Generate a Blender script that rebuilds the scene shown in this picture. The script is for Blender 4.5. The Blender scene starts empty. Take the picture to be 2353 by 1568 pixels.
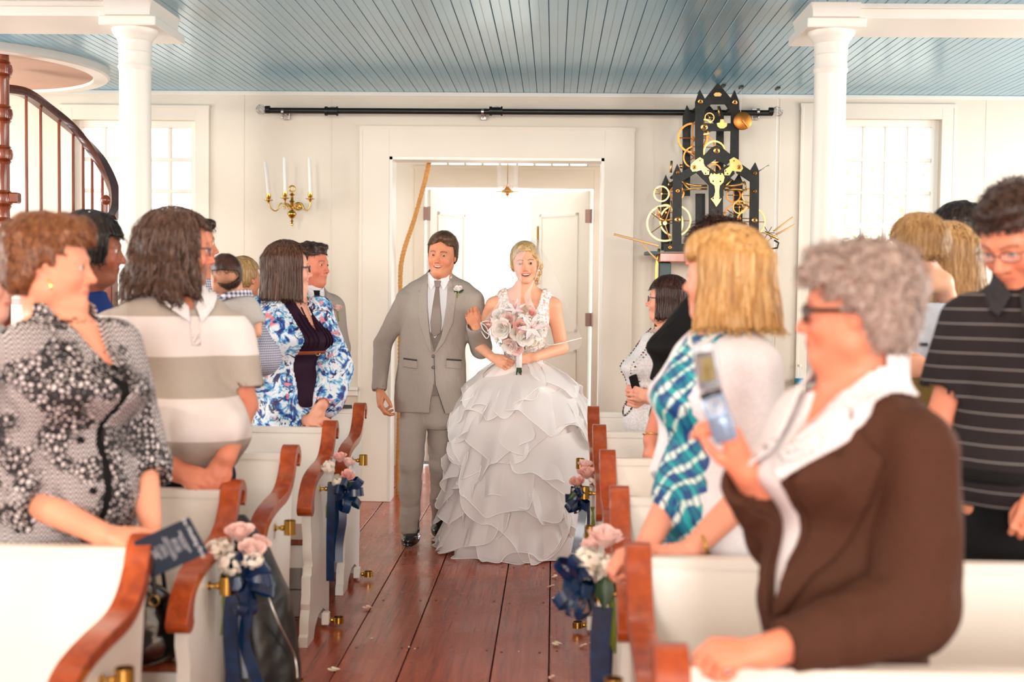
import bpy, bmesh, math, random
import numpy as np
from mathutils import Vector, Matrix, Euler
random.seed(7)
PI = math.pi
scene = bpy.context.scene
COL = scene.collection

# ------------------------------------------------------------------ camera
FPX, CX, CY = 2900.0, 1176.5, 784.0
EYE = Vector((0, 0, 1.515))
ROLL = 0.013
fwd = Vector(((1273-CX)/FPX, -(655-CY)/FPX, -1)).normalized()      # world +y seen from the camera
upv = Vector((math.sin(ROLL), math.cos(ROLL), 0)); upv = (upv - fwd*upv.dot(fwd)).normalized()
rgt = fwd.cross(upv)
W2C = Matrix((rgt, fwd, upv)).transposed()
C2W = W2C.transposed()
cam_d = bpy.data.cameras.new('camera'); cam = bpy.data.objects.new('camera', cam_d); COL.objects.link(cam)
cam_d.sensor_width = 36.0; cam_d.lens = FPX/2353*36.0; cam_d.clip_start = 0.05; cam_d.clip_end = 200
cam.matrix_world = Matrix.Translation(EYE) @ C2W.to_4x4()
cam_d.dof.use_dof = True; cam_d.dof.focus_distance = 7.15; cam_d.dof.aperture_fstop = 2.2
scene.camera = cam

def W(px, py, d):
    """a measured pixel at distance d down the aisle -> real position in the room (metres)"""
    v = C2W @ Vector(((px-CX)/FPX, -(py-CY)/FPX, -1))
    return EYE + v*(d/v.y)

# ------------------------------------------------------------------ world, lights, exposure
world = bpy.data.worlds.new('world'); scene.world = world; world.use_nodes = True
wn = world.node_tree; wn.nodes['Background'].inputs[0].default_value = (1.0, 0.985, 0.96, 1)
wn.nodes['Background'].inputs[1].default_value = 5.0
def lamp(name, kind, loc, energy, color=(1,1,1), size=1.0, sy=None, rot=None, target=None, spread=None):
    l = bpy.data.lights.new(name, kind); l.energy = energy; l.color = color
    o = bpy.data.objects.new(name, l); COL.objects.link(o); o.location = loc
    if kind == 'AREA':
        l.shape = 'RECTANGLE'; l.size = size; l.size_y = sy or size
        if spread: l.spread = spread
    if kind == 'SUN': l.angle = size
    if target is not None: o.rotation_euler = (Vector(target)-Vector(loc)).to_track_quat('-Z', 'Y').to_euler()
    return o
# low sun from the left rear of the church, through the big side windows
lamp('sun', 'SUN', (0, 0, 10), 1.3, (1.0, 0.86, 0.68), 0.01, target=(5.2, 2.6, 10-2.9))
for sx_, ex_ in ((-1.98, 1), (1.03, -1)):   # added fill lamps brightening the entry porch, set at made-up side windows
    lamp('porch_daylight', 'AREA', (sx_, 9.65, 1.9), 14, (1.0, 0.98, 0.95), 0.8, 1.4, target=(sx_+ex_, 9.65, 1.9))
# daylight through the tall windows of the nave (left, right and behind the camera)
for wx, sgn, en in ((-5.15, 1, 20), (4.45, -1, 24)):
    for wy in (-4.6, -1.6, 1.4):
        lamp('window_daylight', 'AREA', (wx, wy, 2.6), en, (1.0, 0.975, 0.94), 1.3, 2.6, target=(wx+sgn, wy, 2.55))
for wx, sgn, en in ((-5.15, 1, 150), (4.45, -1, 150)):   # lamps added to brighten the rear, at assumed low windows under the gallery
    lamp('window_daylight', 'AREA', (wx, 4.75, 1.9), en, (1.0, 0.97, 0.93), 1.2, 1.4, target=(wx+sgn, 4.75, 1.88))
    lamp('window_daylight', 'AREA', (wx, 7.2, 1.7), en*.8, (1.0, 0.97, 0.93), 1.2, 1.5, target=(wx+sgn, 7.2, 1.68))
for wx in (-2.6, 1.9):
    lamp('window_daylight', 'AREA', (wx, -12.05, 3.0), 1320, (1.0, 0.975, 0.94), 1.8, 3.2, target=(wx, -11, 2.95))
scene.view_settings.view_transform = 'Standard'; scene.view_settings.look = 'None'
scene.view_settings.gamma = 1.0; scene.view_settings.use_curve_mapping = False
scene.view_settings.exposure = -0.66
try: scene.cycles.max_bounces = 7; scene.cycles.diffuse_bounces = 4; scene.cycles.glossy_bounces = 3; scene.cycles.transmission_bounces = 6; scene.cycles.transparent_max_bounces = 12; scene.cycles.sample_clamp_indirect = 6.0; scene.cycles.caustics_reflective = False; scene.cycles.caustics_refractive = False
except Exception: pass

# ------------------------------------------------------------------ materials
def srgb(r, g, b):
    f = lambda c: (c/255/12.92) if c/255 <= 0.04045 else ((c/255+0.055)/1.055)**2.4
    return (f(r), f(g), f(b), 1)
class NT:
    def __init__(s, name):
        s.m = bpy.data.materials.new(name); s.m.use_nodes = True; s.t = s.m.node_tree; s.N = s.t.nodes; s.L = s.t.links
        s.b = s.N['Principled BSDF']
    def n(s, typ, **kw):
        x = s.N.new(typ)
        for k, v in kw.items():
            if k.startswith('i_'):
                key = k[2:]; key = int(key) if key.isdigit() else key.replace('_', ' ')
                x.inputs[key].default_value = v
            else: setattr(x, k, v)
        return x
    def l(s, a, b): s.L.new(a, b)
    def ramp(s, fac, stops, interp='LINEAR'):
        r = s.n('ShaderNodeValToRGB'); cr = r.color_ramp; cr.interpolation = interp
        while len(cr.elements) < len(stops): cr.elements.new(0.5)
        for e, (p, c) in zip(cr.elements, stops): e.position = p; e.color = c
        s.l(fac, r.inputs[0]); return r.outputs[0]
    def coord(s, kind='Object', scale=(1,1,1), rot=(0,0,0)):
        t = s.n('ShaderNodeTexCoord'); m = s.n('ShaderNodeMapping'); m.inputs['Scale'].default_value = scale; m.inputs['Rotation'].default_value = rot
        s.l(t.outputs[kind], m.inputs[0]); return m.outputs[0]
    def noise(s, vec, scale=5, detail=3, rough=0.5, dist=0):
        x = s.n('ShaderNodeTexNoise', i_Scale=scale, i_Detail=detail, i_Roughness=rough, i_Distortion=dist); s.l(vec, x.inputs['Vector']); return x.outputs[0]
    def bump(s, h, strength=0.3, dist=0.01):
        x = s.n('ShaderNodeBump', i_Strength=strength, i_Distance=dist); s.l(h, x.inputs['Height']); s.l(x.outputs[0], s.b.inputs['Normal'])
    def mix(s, fac, a, b, blend='MIX'):
        x = s.n('ShaderNodeMix', data_type='RGBA', blend_type=blend)
        for sock, v in ((x.inputs[0], fac), (x.inputs[6], a), (x.inputs[7], b)):
            if hasattr(v, 'links') or isinstance(v, bpy.types.NodeSocket): s.l(v, sock)
            else: sock.default_value = v
        return x.outputs[2]
    def math(s, op, a, b=0.0):
        x = s.n('ShaderNodeMath', operation=op)
        for sock, v in ((x.inputs[0], a), (x.inputs[1], b)):
            if isinstance(v, bpy.types.NodeSocket): s.l(v, sock)
            else: sock.default_value = v
        return x.outputs[0]
    def col(s, c):
        if isinstance(c, bpy.types.NodeSocket): s.l(c, s.b.inputs['Base Color'])
        else: s.b.inputs['Base Color'].default_value = c
    def set(s, **kw):
        for k, v in kw.items(): s.b.inputs[k.replace('_', ' ')].default_value = v
        return s
def simple(name, c, rough=0.5, metal=0.0, var=0.0, scale=8, bump=0.0, bscale=60, coat=0.0, **kw):
    t = NT(name); t.set(Roughness=rough, Metallic=metal, Coat_Weight=coat, **kw)
    v = t.coord()
    if var:
        n = t.noise(v, scale, 4); a = tuple(x*(1-var) for x in c[:3])+(1,); b = tuple(min(1, x*(1+var*0.6)) for x in c[:3])+(1,)
        t.col(t.ramp(n, [(0.3, a), (0.7, b)]))
    else: t.col(c)
    if bump: t.bump(t.noise(v, bscale, 3), bump, 0.004)
    return t.m
M = {}
M['wall'] = simple('painted_wall', srgb(222,211,194), 0.6, var=0.04, scale=1.3, bump=0.12, bscale=40)
M['casing'] = simple('casing_paint', srgb(228,218,202), 0.5, var=0.03, scale=2, bump=0.08, bscale=30)
M['white'] = simple('white_paint', srgb(232,228,218), 0.38, var=0.03, scale=3, bump=0.08, bscale=30)
M['pew_white'] = simple('pew_white_paint', srgb(234,230,220), 0.32, var=0.035, scale=4, bump=0.1, bscale=25)
def wood(name, c1, c2, rough=0.25, axis=1, scale=6, coat=0.3, stretch=10, grain=0.5):
    t = NT(name); sc = [stretch, stretch, stretch]; sc[axis] = 1.0
    v = t.coord('Object', tuple(sc)); n = t.noise(v, scale, 5, 0.6, 0.6); n2 = t.noise(v, scale*5, 3, 0.6)
    f = t.math('ADD', t.math('MULTIPLY', n, 1-grain*0.4), t.math('MULTIPLY', n2, grain*0.4))
    t.col(t.ramp(f, [(0.32, c2), (0.68, c1)])); t.set(Roughness=rough, Coat_Weight=coat, Coat_Roughness=0.12); t.bump(n2, 0.08, 0.002); return t.m
M['cherry'] = wood('orange_brown_varnished_wood', srgb(188,84,30), srgb(136,50,18), 0.28, axis=2, scale=3)
M['mahogany'] = wood('mahogany', srgb(150,72,40), srgb(96,38,20), 0.22, axis=2, scale=3)
M['darkwood'] = wood('dark_handrail_wood', srgb(88,44,34), srgb(60,28,22), 0.25, axis=2, scale=3)
M['brass'] = simple('aged_brass', srgb(200,160,80), 0.24, 1.0, var=0.15, scale=20)
M['brass_light'] = simple('polished_bronze', srgb(222,176,108), 0.34, 1.0, var=0.12, scale=14)
M['bronze'] = simple('dull_bronze', srgb(190,124,62), 0.36, 1.0, var=0.2, scale=14)
M['black_iron'] = simple('black_iron', srgb(26,24,20), 0.4, 0.3, var=0.2, scale=30, bump=0.2)
M['steel'] = simple('bare_steel', srgb(190,185,180), 0.3, 1.0)
M['candle'] = simple('candle_wax', srgb(240,238,232), 0.5)
M['petal_cream'] = simple('fallen_petal_cream', srgb(255,240,214), 0.6, var=.06); M['petal_pink'] = simple('fallen_petal_pink', srgb(250,206,190), 0.6, var=.08)

# floor: red stained old boards, glossy
t = NT('red_stained_floor_boards')
v = t.coord('Object', (1, 1, 1)); oi = t.n('ShaderNodeObjectInfo')
vv = t.coord('Object', (22, 0.7, 22)); off = t.n('ShaderNodeVectorMath', operation='ADD'); t.l(vv, off.inputs[0])
cmb = t.n('ShaderNodeCombineXYZ'); t.l(t.math('MULTIPLY', oi.outputs['Random'], 37.0), cmb.inputs[0]); t.l(cmb.outputs[0], off.inputs[1])
g1 = t.noise(off.outputs[0], 1.6, 5, 0.6, 0.35); g2 = t.noise(off.outputs[0], 6, 3, 0.55); wear = t.noise(v, 3.5, 5, 0.6)
f = t.math('ADD', t.math('MULTIPLY', g1, 0.7), t.math('MULTIPLY', g2, 0.3))
c = t.ramp(f, [(0.3, srgb(112,38,16)), (0.5, srgb(166,64,32)), (0.72, srgb(188,88,48))])
c = t.mix(t.ramp(wear, [(0.55, (0,0,0,1)), (0.75, (0.55,0.55,0.55,1))]), c, srgb(150,82,50))
t.col(c); t.l(t.ramp(wear, [(0.3, (0.16,0.16,0.16,1)), (0.7, (0.34,0.34,0.34,1))]), t.b.inputs['Roughness'])
t.set(Coat_Weight=0.18, Coat_Roughness=0.14, Specular_IOR_Level=0.4); t.bump(f, 0.16, 0.002); M['floor'] = t.m
# ceiling: blue satin paint
M['ceil'] = simple('blue_ceiling_paint', srgb(84,160,190), 0.30, var=0.06, scale=2.5, bump=0.12, bscale=9, coat=0.6, Coat_Roughness=0.16)
M['plaster'] = simple('stair_well_plaster', srgb(196,160,140), 0.7, var=0.08, scale=3)
gl = NT('window_glass'); gl.set(Roughness=0.0, Alpha=0.08); gl.col((1,1,1,1)); M['glass'] = gl.m
gl = NT('clear_glass'); gl.set(Roughness=0.03, Alpha=0.12, Specular_IOR_Level=0.3); gl.col((0.95,0.97,1,1)); M['clear'] = gl.m
M['outdoor'] = simple('pale_gravel', srgb(205,200,188), 0.9, var=0.1)

# ------------------------------------------------------------------ mesh helpers
def link(name, me, mat=None, parent=None, smooth=False):
    o = bpy.data.objects.new(name, me); COL.objects.link(o)
    if mat is not None:
        for m in (mat if isinstance(mat, (list, tuple)) else [mat]): me.materials.append(m)
    if parent is not None: o.parent = parent
    if smooth: me.polygons.foreach_set('use_smooth', [True]*len(me.polygons))
    return o
def mesh(name, verts, faces):
    me = bpy.data.meshes.new(name); me.from_pydata([tuple(v) for v in verts], [], faces); me.update(); return me
def tag(o, label=None, cat=None, group=None, kind=None):
    if label: o['label'] = label
    if cat: o['category'] = cat
    if group: o['group'] = group
    if kind: o['kind'] = kind
    return o
def empty(name, loc=(0,0,0), rz=0):
    o = bpy.data.objects.new(name, None); COL.objects.link(o); o.location = loc; o.rotation_euler = (0,0,rz); o.empty_display_size = 0.1; return o
class MB:
    """collects shapes in local coordinates, then links them as one mesh object"""
    def __init__(s): s.v = []; s.f = []
    def add(s, vs, fs):
        k = len(s.v); s.v += [tuple(v) for v in vs]; s.f += [tuple(i+k for i in f) for f in fs]; return s
    def box(s, lo, hi, bev=0.0):
        if bev > 0:
            bm = bmesh.new(); bmesh.ops.create_cube(bm, size=1)
            for v in bm.verts: v.co = Vector([lo[i]+(v.co[i]+0.5)*(hi[i]-lo[i]) for i in range(3)])
            bmesh.ops.bevel(bm, geom=list(bm.edges), offset=bev, segments=1, affect='EDGES', profile=0.5)
            bm.verts.index_update(); s.add([v.co for v in bm.verts], [[v.index for v in f.verts] for f in bm.faces]); bm.free(); return s
        x0,y0,z0 = lo; x1,y1,z1 = hi
        return s.add([(x0,y0,z0),(x1,y0,z0),(x1,y1,z0),(x0,y1,z0),(x0,y0,z1),(x1,y0,z1),(x1,y1,z1),(x0,y1,z1)],
                     [(3,2,1,0),(4,5,6,7),(0,1,5,4),(1,2,6,5),(2,3,7,6),(3,0,4,7)])
    def prism(s, poly, lo, hi, axis=0):
        """polygon (2-D, the two other axes in order) extruded along axis"""
        n = len(poly); mk = {0: lambda a, b, c: (c, a, b), 1: lambda a, b, c: (a, c, b), 2: lambda a, b, c: (a, b, c)}[axis]
        vs = [mk(a, b, lo) for a, b in poly]+[mk(a, b, hi) for a, b in poly]
        return s.add(vs, [tuple(range(n))[::-1], tuple(range(n, 2*n))]+[(i, (i+1) % n, n+(i+1) % n, n+i) for i in range(n)])
    def lathe(s, prof, c=(0,0,0), n=20, axis=Vector((0,0,1))):
        q = Vector((0,0,1)).rotation_difference(Vector(axis).normalized()); c = Vector(c); vs = []
        for r, z in prof:
            for i in range(n):
                a = 2*PI*i/n; vs.append(c + q @ Vector((r*math.cos(a), r*math.sin(a), z)))
        fs = [(j*n+i, j*n+(i+1) % n, (j+1)*n+(i+1) % n, (j+1)*n+i) for j in range(len(prof)-1) for i in range(n)]
        if prof[0][0] > 1e-6: fs.append(tuple(range(n))[::-1])
        if prof[-1][0] > 1e-6: fs.append(tuple(range((len(prof)-1)*n, len(prof)*n)))
        return s.add(vs, fs)
    def tube(s, pts, r, n=8, closed=False):
        pts = [Vector(p) for p in pts]; m = len(pts); rs = r if isinstance(r, (list, tuple)) else [r]*m; vs = []; up = None
        for i, p in enumerate(pts):
            a = pts[(i-1) % m] if (closed or i > 0) else p; b = pts[(i+1) % m] if (closed or i < m-1) else p
            t = (b-a).normalized() if (b-a).length > 1e-9 else Vector((0,0,1))
            if up is None: up = t.orthogonal().normalized()
            up = (up - t*up.dot(t)); up = up.normalized() if up.length > 1e-6 else t.orthogonal().normalized()
            w = t.cross(up)
            for k in range(n): an = 2*PI*k/n; vs.append(p + (up*math.cos(an)+w*math.sin(an))*rs[i])
        mm = m if closed else m-1
        fs = [(i*n+k, i*n+(k+1) % n, ((i+1) % m)*n+(k+1) % n, ((i+1) % m)*n+k) for i in range(mm) for k in range(n)]
        if not closed: fs += [tuple(range(n))[::-1], tuple(range((m-1)*n, m*n))]
        return s.add(vs, fs)
    def ball(s, c, r, n=12, m=8):
        r = Vector(r) if hasattr(r, '__len__') else Vector((r,r,r)); c = Vector(c)
        vs = [c+Vector((0,0,-r.z))]+[c+Vector((r.x*math.cos(2*PI*i/n)*math.cos(a), r.y*math.sin(2*PI*i/n)*math.cos(a), r.z*math.sin(a))) for a in [-PI/2+PI*j/m for j in range(1, m)] for i in range(n)]+[c+Vector((0,0,r.z))]
        L = len(vs)-1; fs = [(0, 1+(i+1) % n, 1+i) for i in range(n)]
        fs += [(1+j*n+i, 1+j*n+(i+1) % n, 1+(j+1)*n+(i+1) % n, 1+(j+1)*n+i) for j in range(m-2) for i in range(n)]
        fs += [(L, 1+(m-2)*n+i, 1+(m-2)*n+(i+1) % n) for i in range(n)]
        return s.add(vs, fs)
    def ring(s, c, R, r, axis=(0,1,0), n=28, k=6, a0=0, a1=2*PI):
        q = Vector((0,0,1)).rotation_difference(Vector(axis).normalized()); c = Vector(c); full = abs(a1-a0-2*PI) < 1e-6
        m = n if full else n+1
        return s.tube([c+q @ Vector((R*math.cos(a0+(a1-a0)*i/n), R*math.sin(a0+(a1-a0)*i/n), 0)) for i in range(m)], r, k, full)
    def build(s, name, mat, parent=None, smooth=False, xf=None):
        vs = s.v if xf is None else [xf @ Vector(v) for v in s.v]
        o = link(name, mesh(name, vs, s.f), mat, parent, smooth)
        return o
def smooth_by_angle(o, ang=0.7):
    me = o.data
    me.polygons.foreach_set('use_smooth', [True]*len(me.polygons))
    bm = bmesh.new(); bm.from_mesh(me)
    for e in bm.edges:
        if len(e.link_faces) == 2 and e.calc_face_angle(0) > ang: e.smooth = False
    bm.to_mesh(me); bm.free(); return o
def cr(pts, n=6, closed=False):
    """Catmull-Rom through points of any dimension"""
    P = [np.array(p, float) for p in pts]; out = []; m = len(P)
    for i in range(m if closed else m-1):
        if closed: a, b, c, d = P[i-1], P[i], P[(i+1) % m], P[(i+2) % m]
        else: a, b, c, d = P[max(i-1,0)], P[i], P[i+1], P[min(i+2, m-1)]
        for k in range(n):
            t = k/n; out.append(0.5*((2*b)+(c-a)*t+(2*a-5*b+4*c-d)*t*t+(3*b-a-3*c+d)*t**3))
    if not closed: out.append(P[-1])
    return [tuple(o) for o in out]
def dup(root, loc, rz=None):
    r = root.copy(); COL.objects.link(r); r.location = loc
    if rz is not None: r.rotation_euler = (0,0,rz)
    for ch in list(root.children):
        c = ch.copy(); COL.objects.link(c); c.parent = r
        for g in list(ch.children):
            d = g.copy(); COL.objects.link(d); d.parent = c
    return r
# ------------------------------------------------------------------ the room
YW = 8.66                      # the wall with the door
ZC = 2.82                      # underside of the gallery = blue boarded ceiling
XL, XR = -5.2, 4.5
YB = -12.1
# floor boards run down the aisle; measured seams first, then regular boards to both walls
seams = [-1.02, -0.782, -0.583, -0.385, -0.187, -0.008, 0.19]
fl = tag(MB().box((XL-0.2, YB-0.2, -0.08), (XR+0.2, 11.2, -0.021)).build('floor', simple('under_floor', srgb(20,12,10), 0.9)), kind='structure')
def seam_x(px, py): # floor seam position from a pixel on the floor
    v = C2W @ Vector(((px-CX)/FPX, -(py-CY)/FPX, -1)); k = -EYE.z/v.z; return (EYE+v*k).x
ms = [seam_x(820,1454), seam_x(909.5,1568), seam_x(1124.6,1568), seam_x(1261,1568)]
ms = [ms[0]-0.33] + ms + [ms[3]+0.21]
while ms[0] > XL: ms.insert(0, ms[0]-0.22-0.05*random.random())
while ms[-1] < XR: ms.append(ms[-1]+0.2+0.06*random.random())
for i in range(len(ms)-1):
    a, b = ms[i]+0.0028, ms[i+1]-0.0028
    z = random.uniform(-0.0008, 0.0008)
    MB().box((a, YB, -0.021), (b, 10.5, z), 0.0012).build('plank', M['floor'], fl)
nh = MB()
for i in range(len(ms)-1):
    if ms[i] < -1.1 or ms[i+1] > 0.4: continue
    for y in (3.6, 4.35, 5.15, 5.95, 6.7):
        for x in (ms[i]+0.035, ms[i+1]-0.035): nh.lathe([(0.0055, 0), (0.005, 0.0014), (0, 0.0016)], (x+random.uniform(-.006,.006), y+random.uniform(-.02,.02), 0.0005), 8)
tag(nh.build('nail_heads', M['black_iron'], fl), kind='stuff')

def wall_with_holes(name, axis, pos, thick, a0, a1, z0, z1, holes, mat, parent=None):
    """upright wall in the plane axis=pos, a = the other horizontal axis; holes: (a0,a1,z0,z1)"""
    mb = MB(); xs = sorted({a0, a1, *[h[0] for h in holes], *[h[1] for h in holes]})
    for i in range(len(xs)-1):
        u, v = xs[i], xs[i+1]; cur = z0; m = (u+v)/2
        for h in sorted([h for h in holes if h[0] < m < h[1]], key=lambda h: h[2]):
            if h[2] > cur: mb.box(*(((u,pos,cur),(v,pos+thick,h[2])) if axis == 1 else ((pos,u,cur),(pos+thick,v,h[2]))))
            cur = h[3]
        if cur < z1: mb.box(*(((u,pos,cur),(v,pos+thick,z1)) if axis == 1 else ((pos,u,cur),(pos+thick,v,z1))))
    return tag(mb.build(name, mat, parent), kind='structure')
def XZ(px, py, d=YW): p = W(px, py, d); return p.x, p.z
# openings measured on the photograph
dl, dr, dt = XZ(893,700)[0], XZ(1384,700)[0], XZ(1140,362)[1]
wl0, wl1, wlt = XZ(168,400)[0], XZ(449,400)[0], XZ(320,276)[1]
wr0, wr1, wrt = XZ(1870,400)[0], XZ(2160,400)[0], XZ(2040,274)[1]
WZ0 = 0.78
wall = wall_with_holes('wall_back', 1, YW, 0.2, XL, XR, 0, 3.3, [(wl0,wl1,WZ0,wlt), (dl,dr,0,dt), (wr0,wr1,WZ0,wrt)], M['wall'])
nave_w = [(-5.3,-3.9,1.2,4.1), (-2.3,-0.9,1.2,4.1), (0.7,2.1,1.2,4.1), (-9.8,-8.4,1.2,4.1), (4.1,5.3,1.2,2.6), (6.6,7.8,0.95,2.45)]  # the two low openings serve the added lamps under the gallery
wall_with_holes('wall_left', 0, XL-0.2, 0.2, YB, 11, 0, 6.0, nave_w, M['wall'])
wall_with_holes('wall_right', 0, XR, 0.2, YB, 11, 0, 6.0, nave_w, M['wall'])
wall_with_holes('wall_front', 1, YB-0.2, 0.2, XL, XR, 0, 6.0, [(-3.4,-1.8,1.4,4.6), (1.1,2.7,1.4,4.6)], M['wall'])
tag(MB().box((XL-0.2, YB-0.2, 6.0), (XR+0.2, 6.0, 6.1)).build('ceiling_nave', M['white']), kind='structure')
tag(MB().box((XL, 5.0, 3.3), (XR, 5.1, 6.0)).build('wall_gallery', M['white']), kind='structure')

# ceiling boards (beaded), run down the aisle like the floor
cl = tag(MB().box((XL, 5.05, ZC+0.012), (XR, YW, ZC+0.1)).build('ceiling', simple('ceiling_backing', srgb(30,60,72), 0.8)), kind='structure')
bw = 0.0905; x = XL; meA = None; k = 0
bp = [(0.0015,0.0),(0.0015,-0.009),(0.004,-0.0115),(0.041,-0.0115),(0.0425,-0.0095),(0.0445,-0.0095),(0.046,-0.0115),(0.0865,-0.0115),(0.089,-0.009),(0.089,0.0)]
while x < XR-0.01:
    if meA is None:
        mb = MB().prism(bp, 5.05, YW, 1)
        ob = mb.build('board', M['ceil'], cl); meA = ob.data
    else: ob = bpy.data.objects.new('board', meA); COL.objects.link(ob); ob.parent = cl
    ob.location = (x, 0, ZC+0.0115); x += bw; k += 1
# door casing, window casings and sashes
def casing(name, x0, x1, z0, z1, w, y, mat=M['casing'], sill=False, wt=None):
    mb = MB(); wt = wt or w; t = 0.014
    mb.box((x0-w, y-t, z0), (x0, y, z1+wt), 0.003); mb.box((x1, y-t, z0), (x1+w, y, z1+wt), 0.003); mb.box((x0-0.001, y-t+0.001, z1), (x1+0.001, y, z1+wt-0.001))
    e = 0.014
    mb.box((x0-w-e, y-t-0.003, z0), (x0-w+e*0.6, y, z1+wt+e), 0.003); mb.box((x1+w-e*0.6, y-t-0.003, z0), (x1+w+e, y, z1+wt+e), 0.003); mb.box((x0-w-e-0.001, y-t-0.004, z1+wt-e*0.6+0.001), (x1+w+e+0.001, y-0.001, z1+wt+e+0.002))
    if sill: mb.box((x0-w-0.03, y-0.06, z0-0.04), (x1+w+0.03, y+0.1, z0), 0.004)
    return tag(mb.build(name, mat), kind='structure')
cw = (893-829)*YW/FPX
casing('door_1_casing', dl, dr, 0, dt, cw, YW)
tag(MB().box((dl-0.004, YW-0.005, 0), (dl+0.02, YW+0.21, dt)).box((dr-0.02, YW-0.005, 0), (dr+0.004, YW+0.21, dt)).box((dl, YW-0.005, dt-0.02), (dr, YW+0.21, dt)).build('door_1_jamb', M['white']), kind='structure')
def sash(name, x0, x1, z0, z1, y, cols, rows, fw=0.045, mw=0.025, glass=True):
    fr = tag(MB().box((x0,y,z0),(x0+fw,y+0.05,z1)).box((x1-fw,y,z0),(x1,y+0.05,z1)).box((x0+fw,y,z0),(x1-fw,y+0.05,z0+fw)).box((x0+fw,y,z1-fw),(x1-fw,y+0.05,z1)).build(name, M['white']), kind='structure')
    X0, X1, Z0, Z1 = x0+fw, x1-fw, z0+fw, z1-fw
    for i in range(1, cols):
        xx = X0+(X1-X0)*i/cols; MB().box((xx-mw/2,y+0.008,Z0),(xx+mw/2,y+0.042,Z1), 0.004).build('muntin', M['white'], fr)
    for j in range(1, rows):
        zz = Z0+(Z1-Z0)*j/rows; h = mw/2*(1.6 if (j == 5 and rows == 8) else 1); MB().box((X0,y+0.007,zz-h),(X1,y+0.043,zz+h), 0.004).build('muntin', M['white'], fr)
    for i in range(cols):
        for j in range(rows):
            a, b = X0+(X1-X0)*i/cols, X0+(X1-X0)*(i+1)/cols; c, d = Z0+(Z1-Z0)*j/rows, Z0+(Z1-Z0)*(j+1)/rows
            MB().box((a,y+0.024,c),(b,y+0.026,d)).build('pane', M['glass'], fr)
    return fr
pr = (XZ(2040,284)[1]-XZ(2040,365)[1]) # pane height
casing('window_1_casing', wl0, wl1, WZ0, wlt, 0.085, YW, sill=True); sash('window_1', wl0, wl1, WZ0, wlt, YW+0.05, 5, 8)
casing('window_2_casing', wr0, wr1, WZ0, wrt, 0.085, YW, sill=True); sash('window_2', wr0, wr1, WZ0, wrt, YW+0.05, 5, 8)
for i, (a, b, c, d) in enumerate(nave_w):
    for s_, xx in ((0, XL), (1, XR)):
        mb = MB(); xa, xb = (xx-0.12, xx-0.08) if s_ == 0 else (xx+0.08, xx+0.12)
        for k in range(5): yy = a+(b-a)*k/4; mb.box((xa, yy-0.02, c), (xb, yy+0.02, d))
        for k in range(8): zz = c+(d-c)*k/7; mb.box((xa, a, zz-0.015), (xb, b, zz+0.015))
        tag(mb.build('window_%d' % (3+i*2+s_), M['white']), kind='structure')
# wainscot rail, base panel along the back wall, thin board joints
wz = XZ(800,893)[1]
tr = MB()
for a, b in ((XL, wl0-0.12), (wl1+0.12, dl-cw-0.015), (dr+cw+0.015, wr0-0.12), (wr1+0.12, XR)):
    tr.box((a, YW-0.035, wz-0.012), (b, YW, wz+0.014), 0.004); tr.box((a, YW-0.018, wz-0.05), (b, YW, wz-0.012), 0.003)
    tr.box((a, YW-0.02, 0), (b, YW, 0.16), 0.004); tr.box((a, YW-0.016, wz-0.17), (b, YW, wz-0.15), 0.003)
tag(tr.build('trim_1', M['white']), kind='structure')
tag(MB().box((XL, YW-0.012, ZC-0.03), (XR, YW, ZC), 0.003).build('trim_2', M['white']), kind='structure')
bat = MB()
for px in (1788, 1500, 560, 760, 2260): xx = XZ(px, 500)[0]; bat.box((xx-0.003, YW-0.002, wz), (xx+0.003, YW, ZC-0.03))
tag(bat.build('trim_3', M['wall']), kind='structure')
wy = [YW]
# vestibule beyond the door
VY = 10.4
vx0, vx1 = XZ(905,600)[0]-0.9, XZ(1384,600)[0]+0.75
vl, vr = W(974,600,VY).x, W(1362,600,VY).x
vt = W(1165,431,VY).z; tt = W(1165,382,VY).z
pw = [(9.25, 10.05, 1.2, 2.6)]  # made-up side openings, added to house the porch fill lamps
wall_with_holes('wall_vestibule_left', 0, vx0-0.1, 0.1, YW+0.2, VY, 0, 3, pw, M['white']); wall_with_holes('wall_vestibule_right', 0, vx1, 0.1, YW+0.2, VY, 0, 3, pw, M['white'])
for n_, xx in ((30, vx0-0.06), (31, vx1+0.04)):
    mb = MB()
    for k in range(4): yy = 9.25+0.8*k/3; mb.box((xx-0.015, yy-0.012, 1.2), (xx+0.015, yy+0.012, 2.6))
    for k in range(5): zz = 1.2+1.4*k/4; mb.box((xx-0.014, 9.25, zz-0.012), (xx+0.014, 10.05, zz+0.012))
    tag(mb.build('window_%d' % n_, M['white']), kind='structure')  # added window bars around the porch fill lamps
tag(MB().box((vx0,YW+0.2,2.75),(vx1,VY,2.85)).build('ceiling_vestibule', M['white']), kind='structure')
to0, to1 = W(985,377,VY).x, W(1352,377,VY).x
wall_with_holes('wall_vestibule_back', 1, VY, 0.12, vx0-0.1, vx1+0.1, 0, 3.0, [(vl,vr,0,vt),(to0,to1,tt,tt+0.36)], M['white'])
sash('window_20', to0, to1, tt, tt+0.36, VY+0.03, 9, 1, 0.012, 0.02)
casing('door_2_casing', vl, vr, 0, vt, 0.09, VY, wt=tt-vt-0.02)
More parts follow.
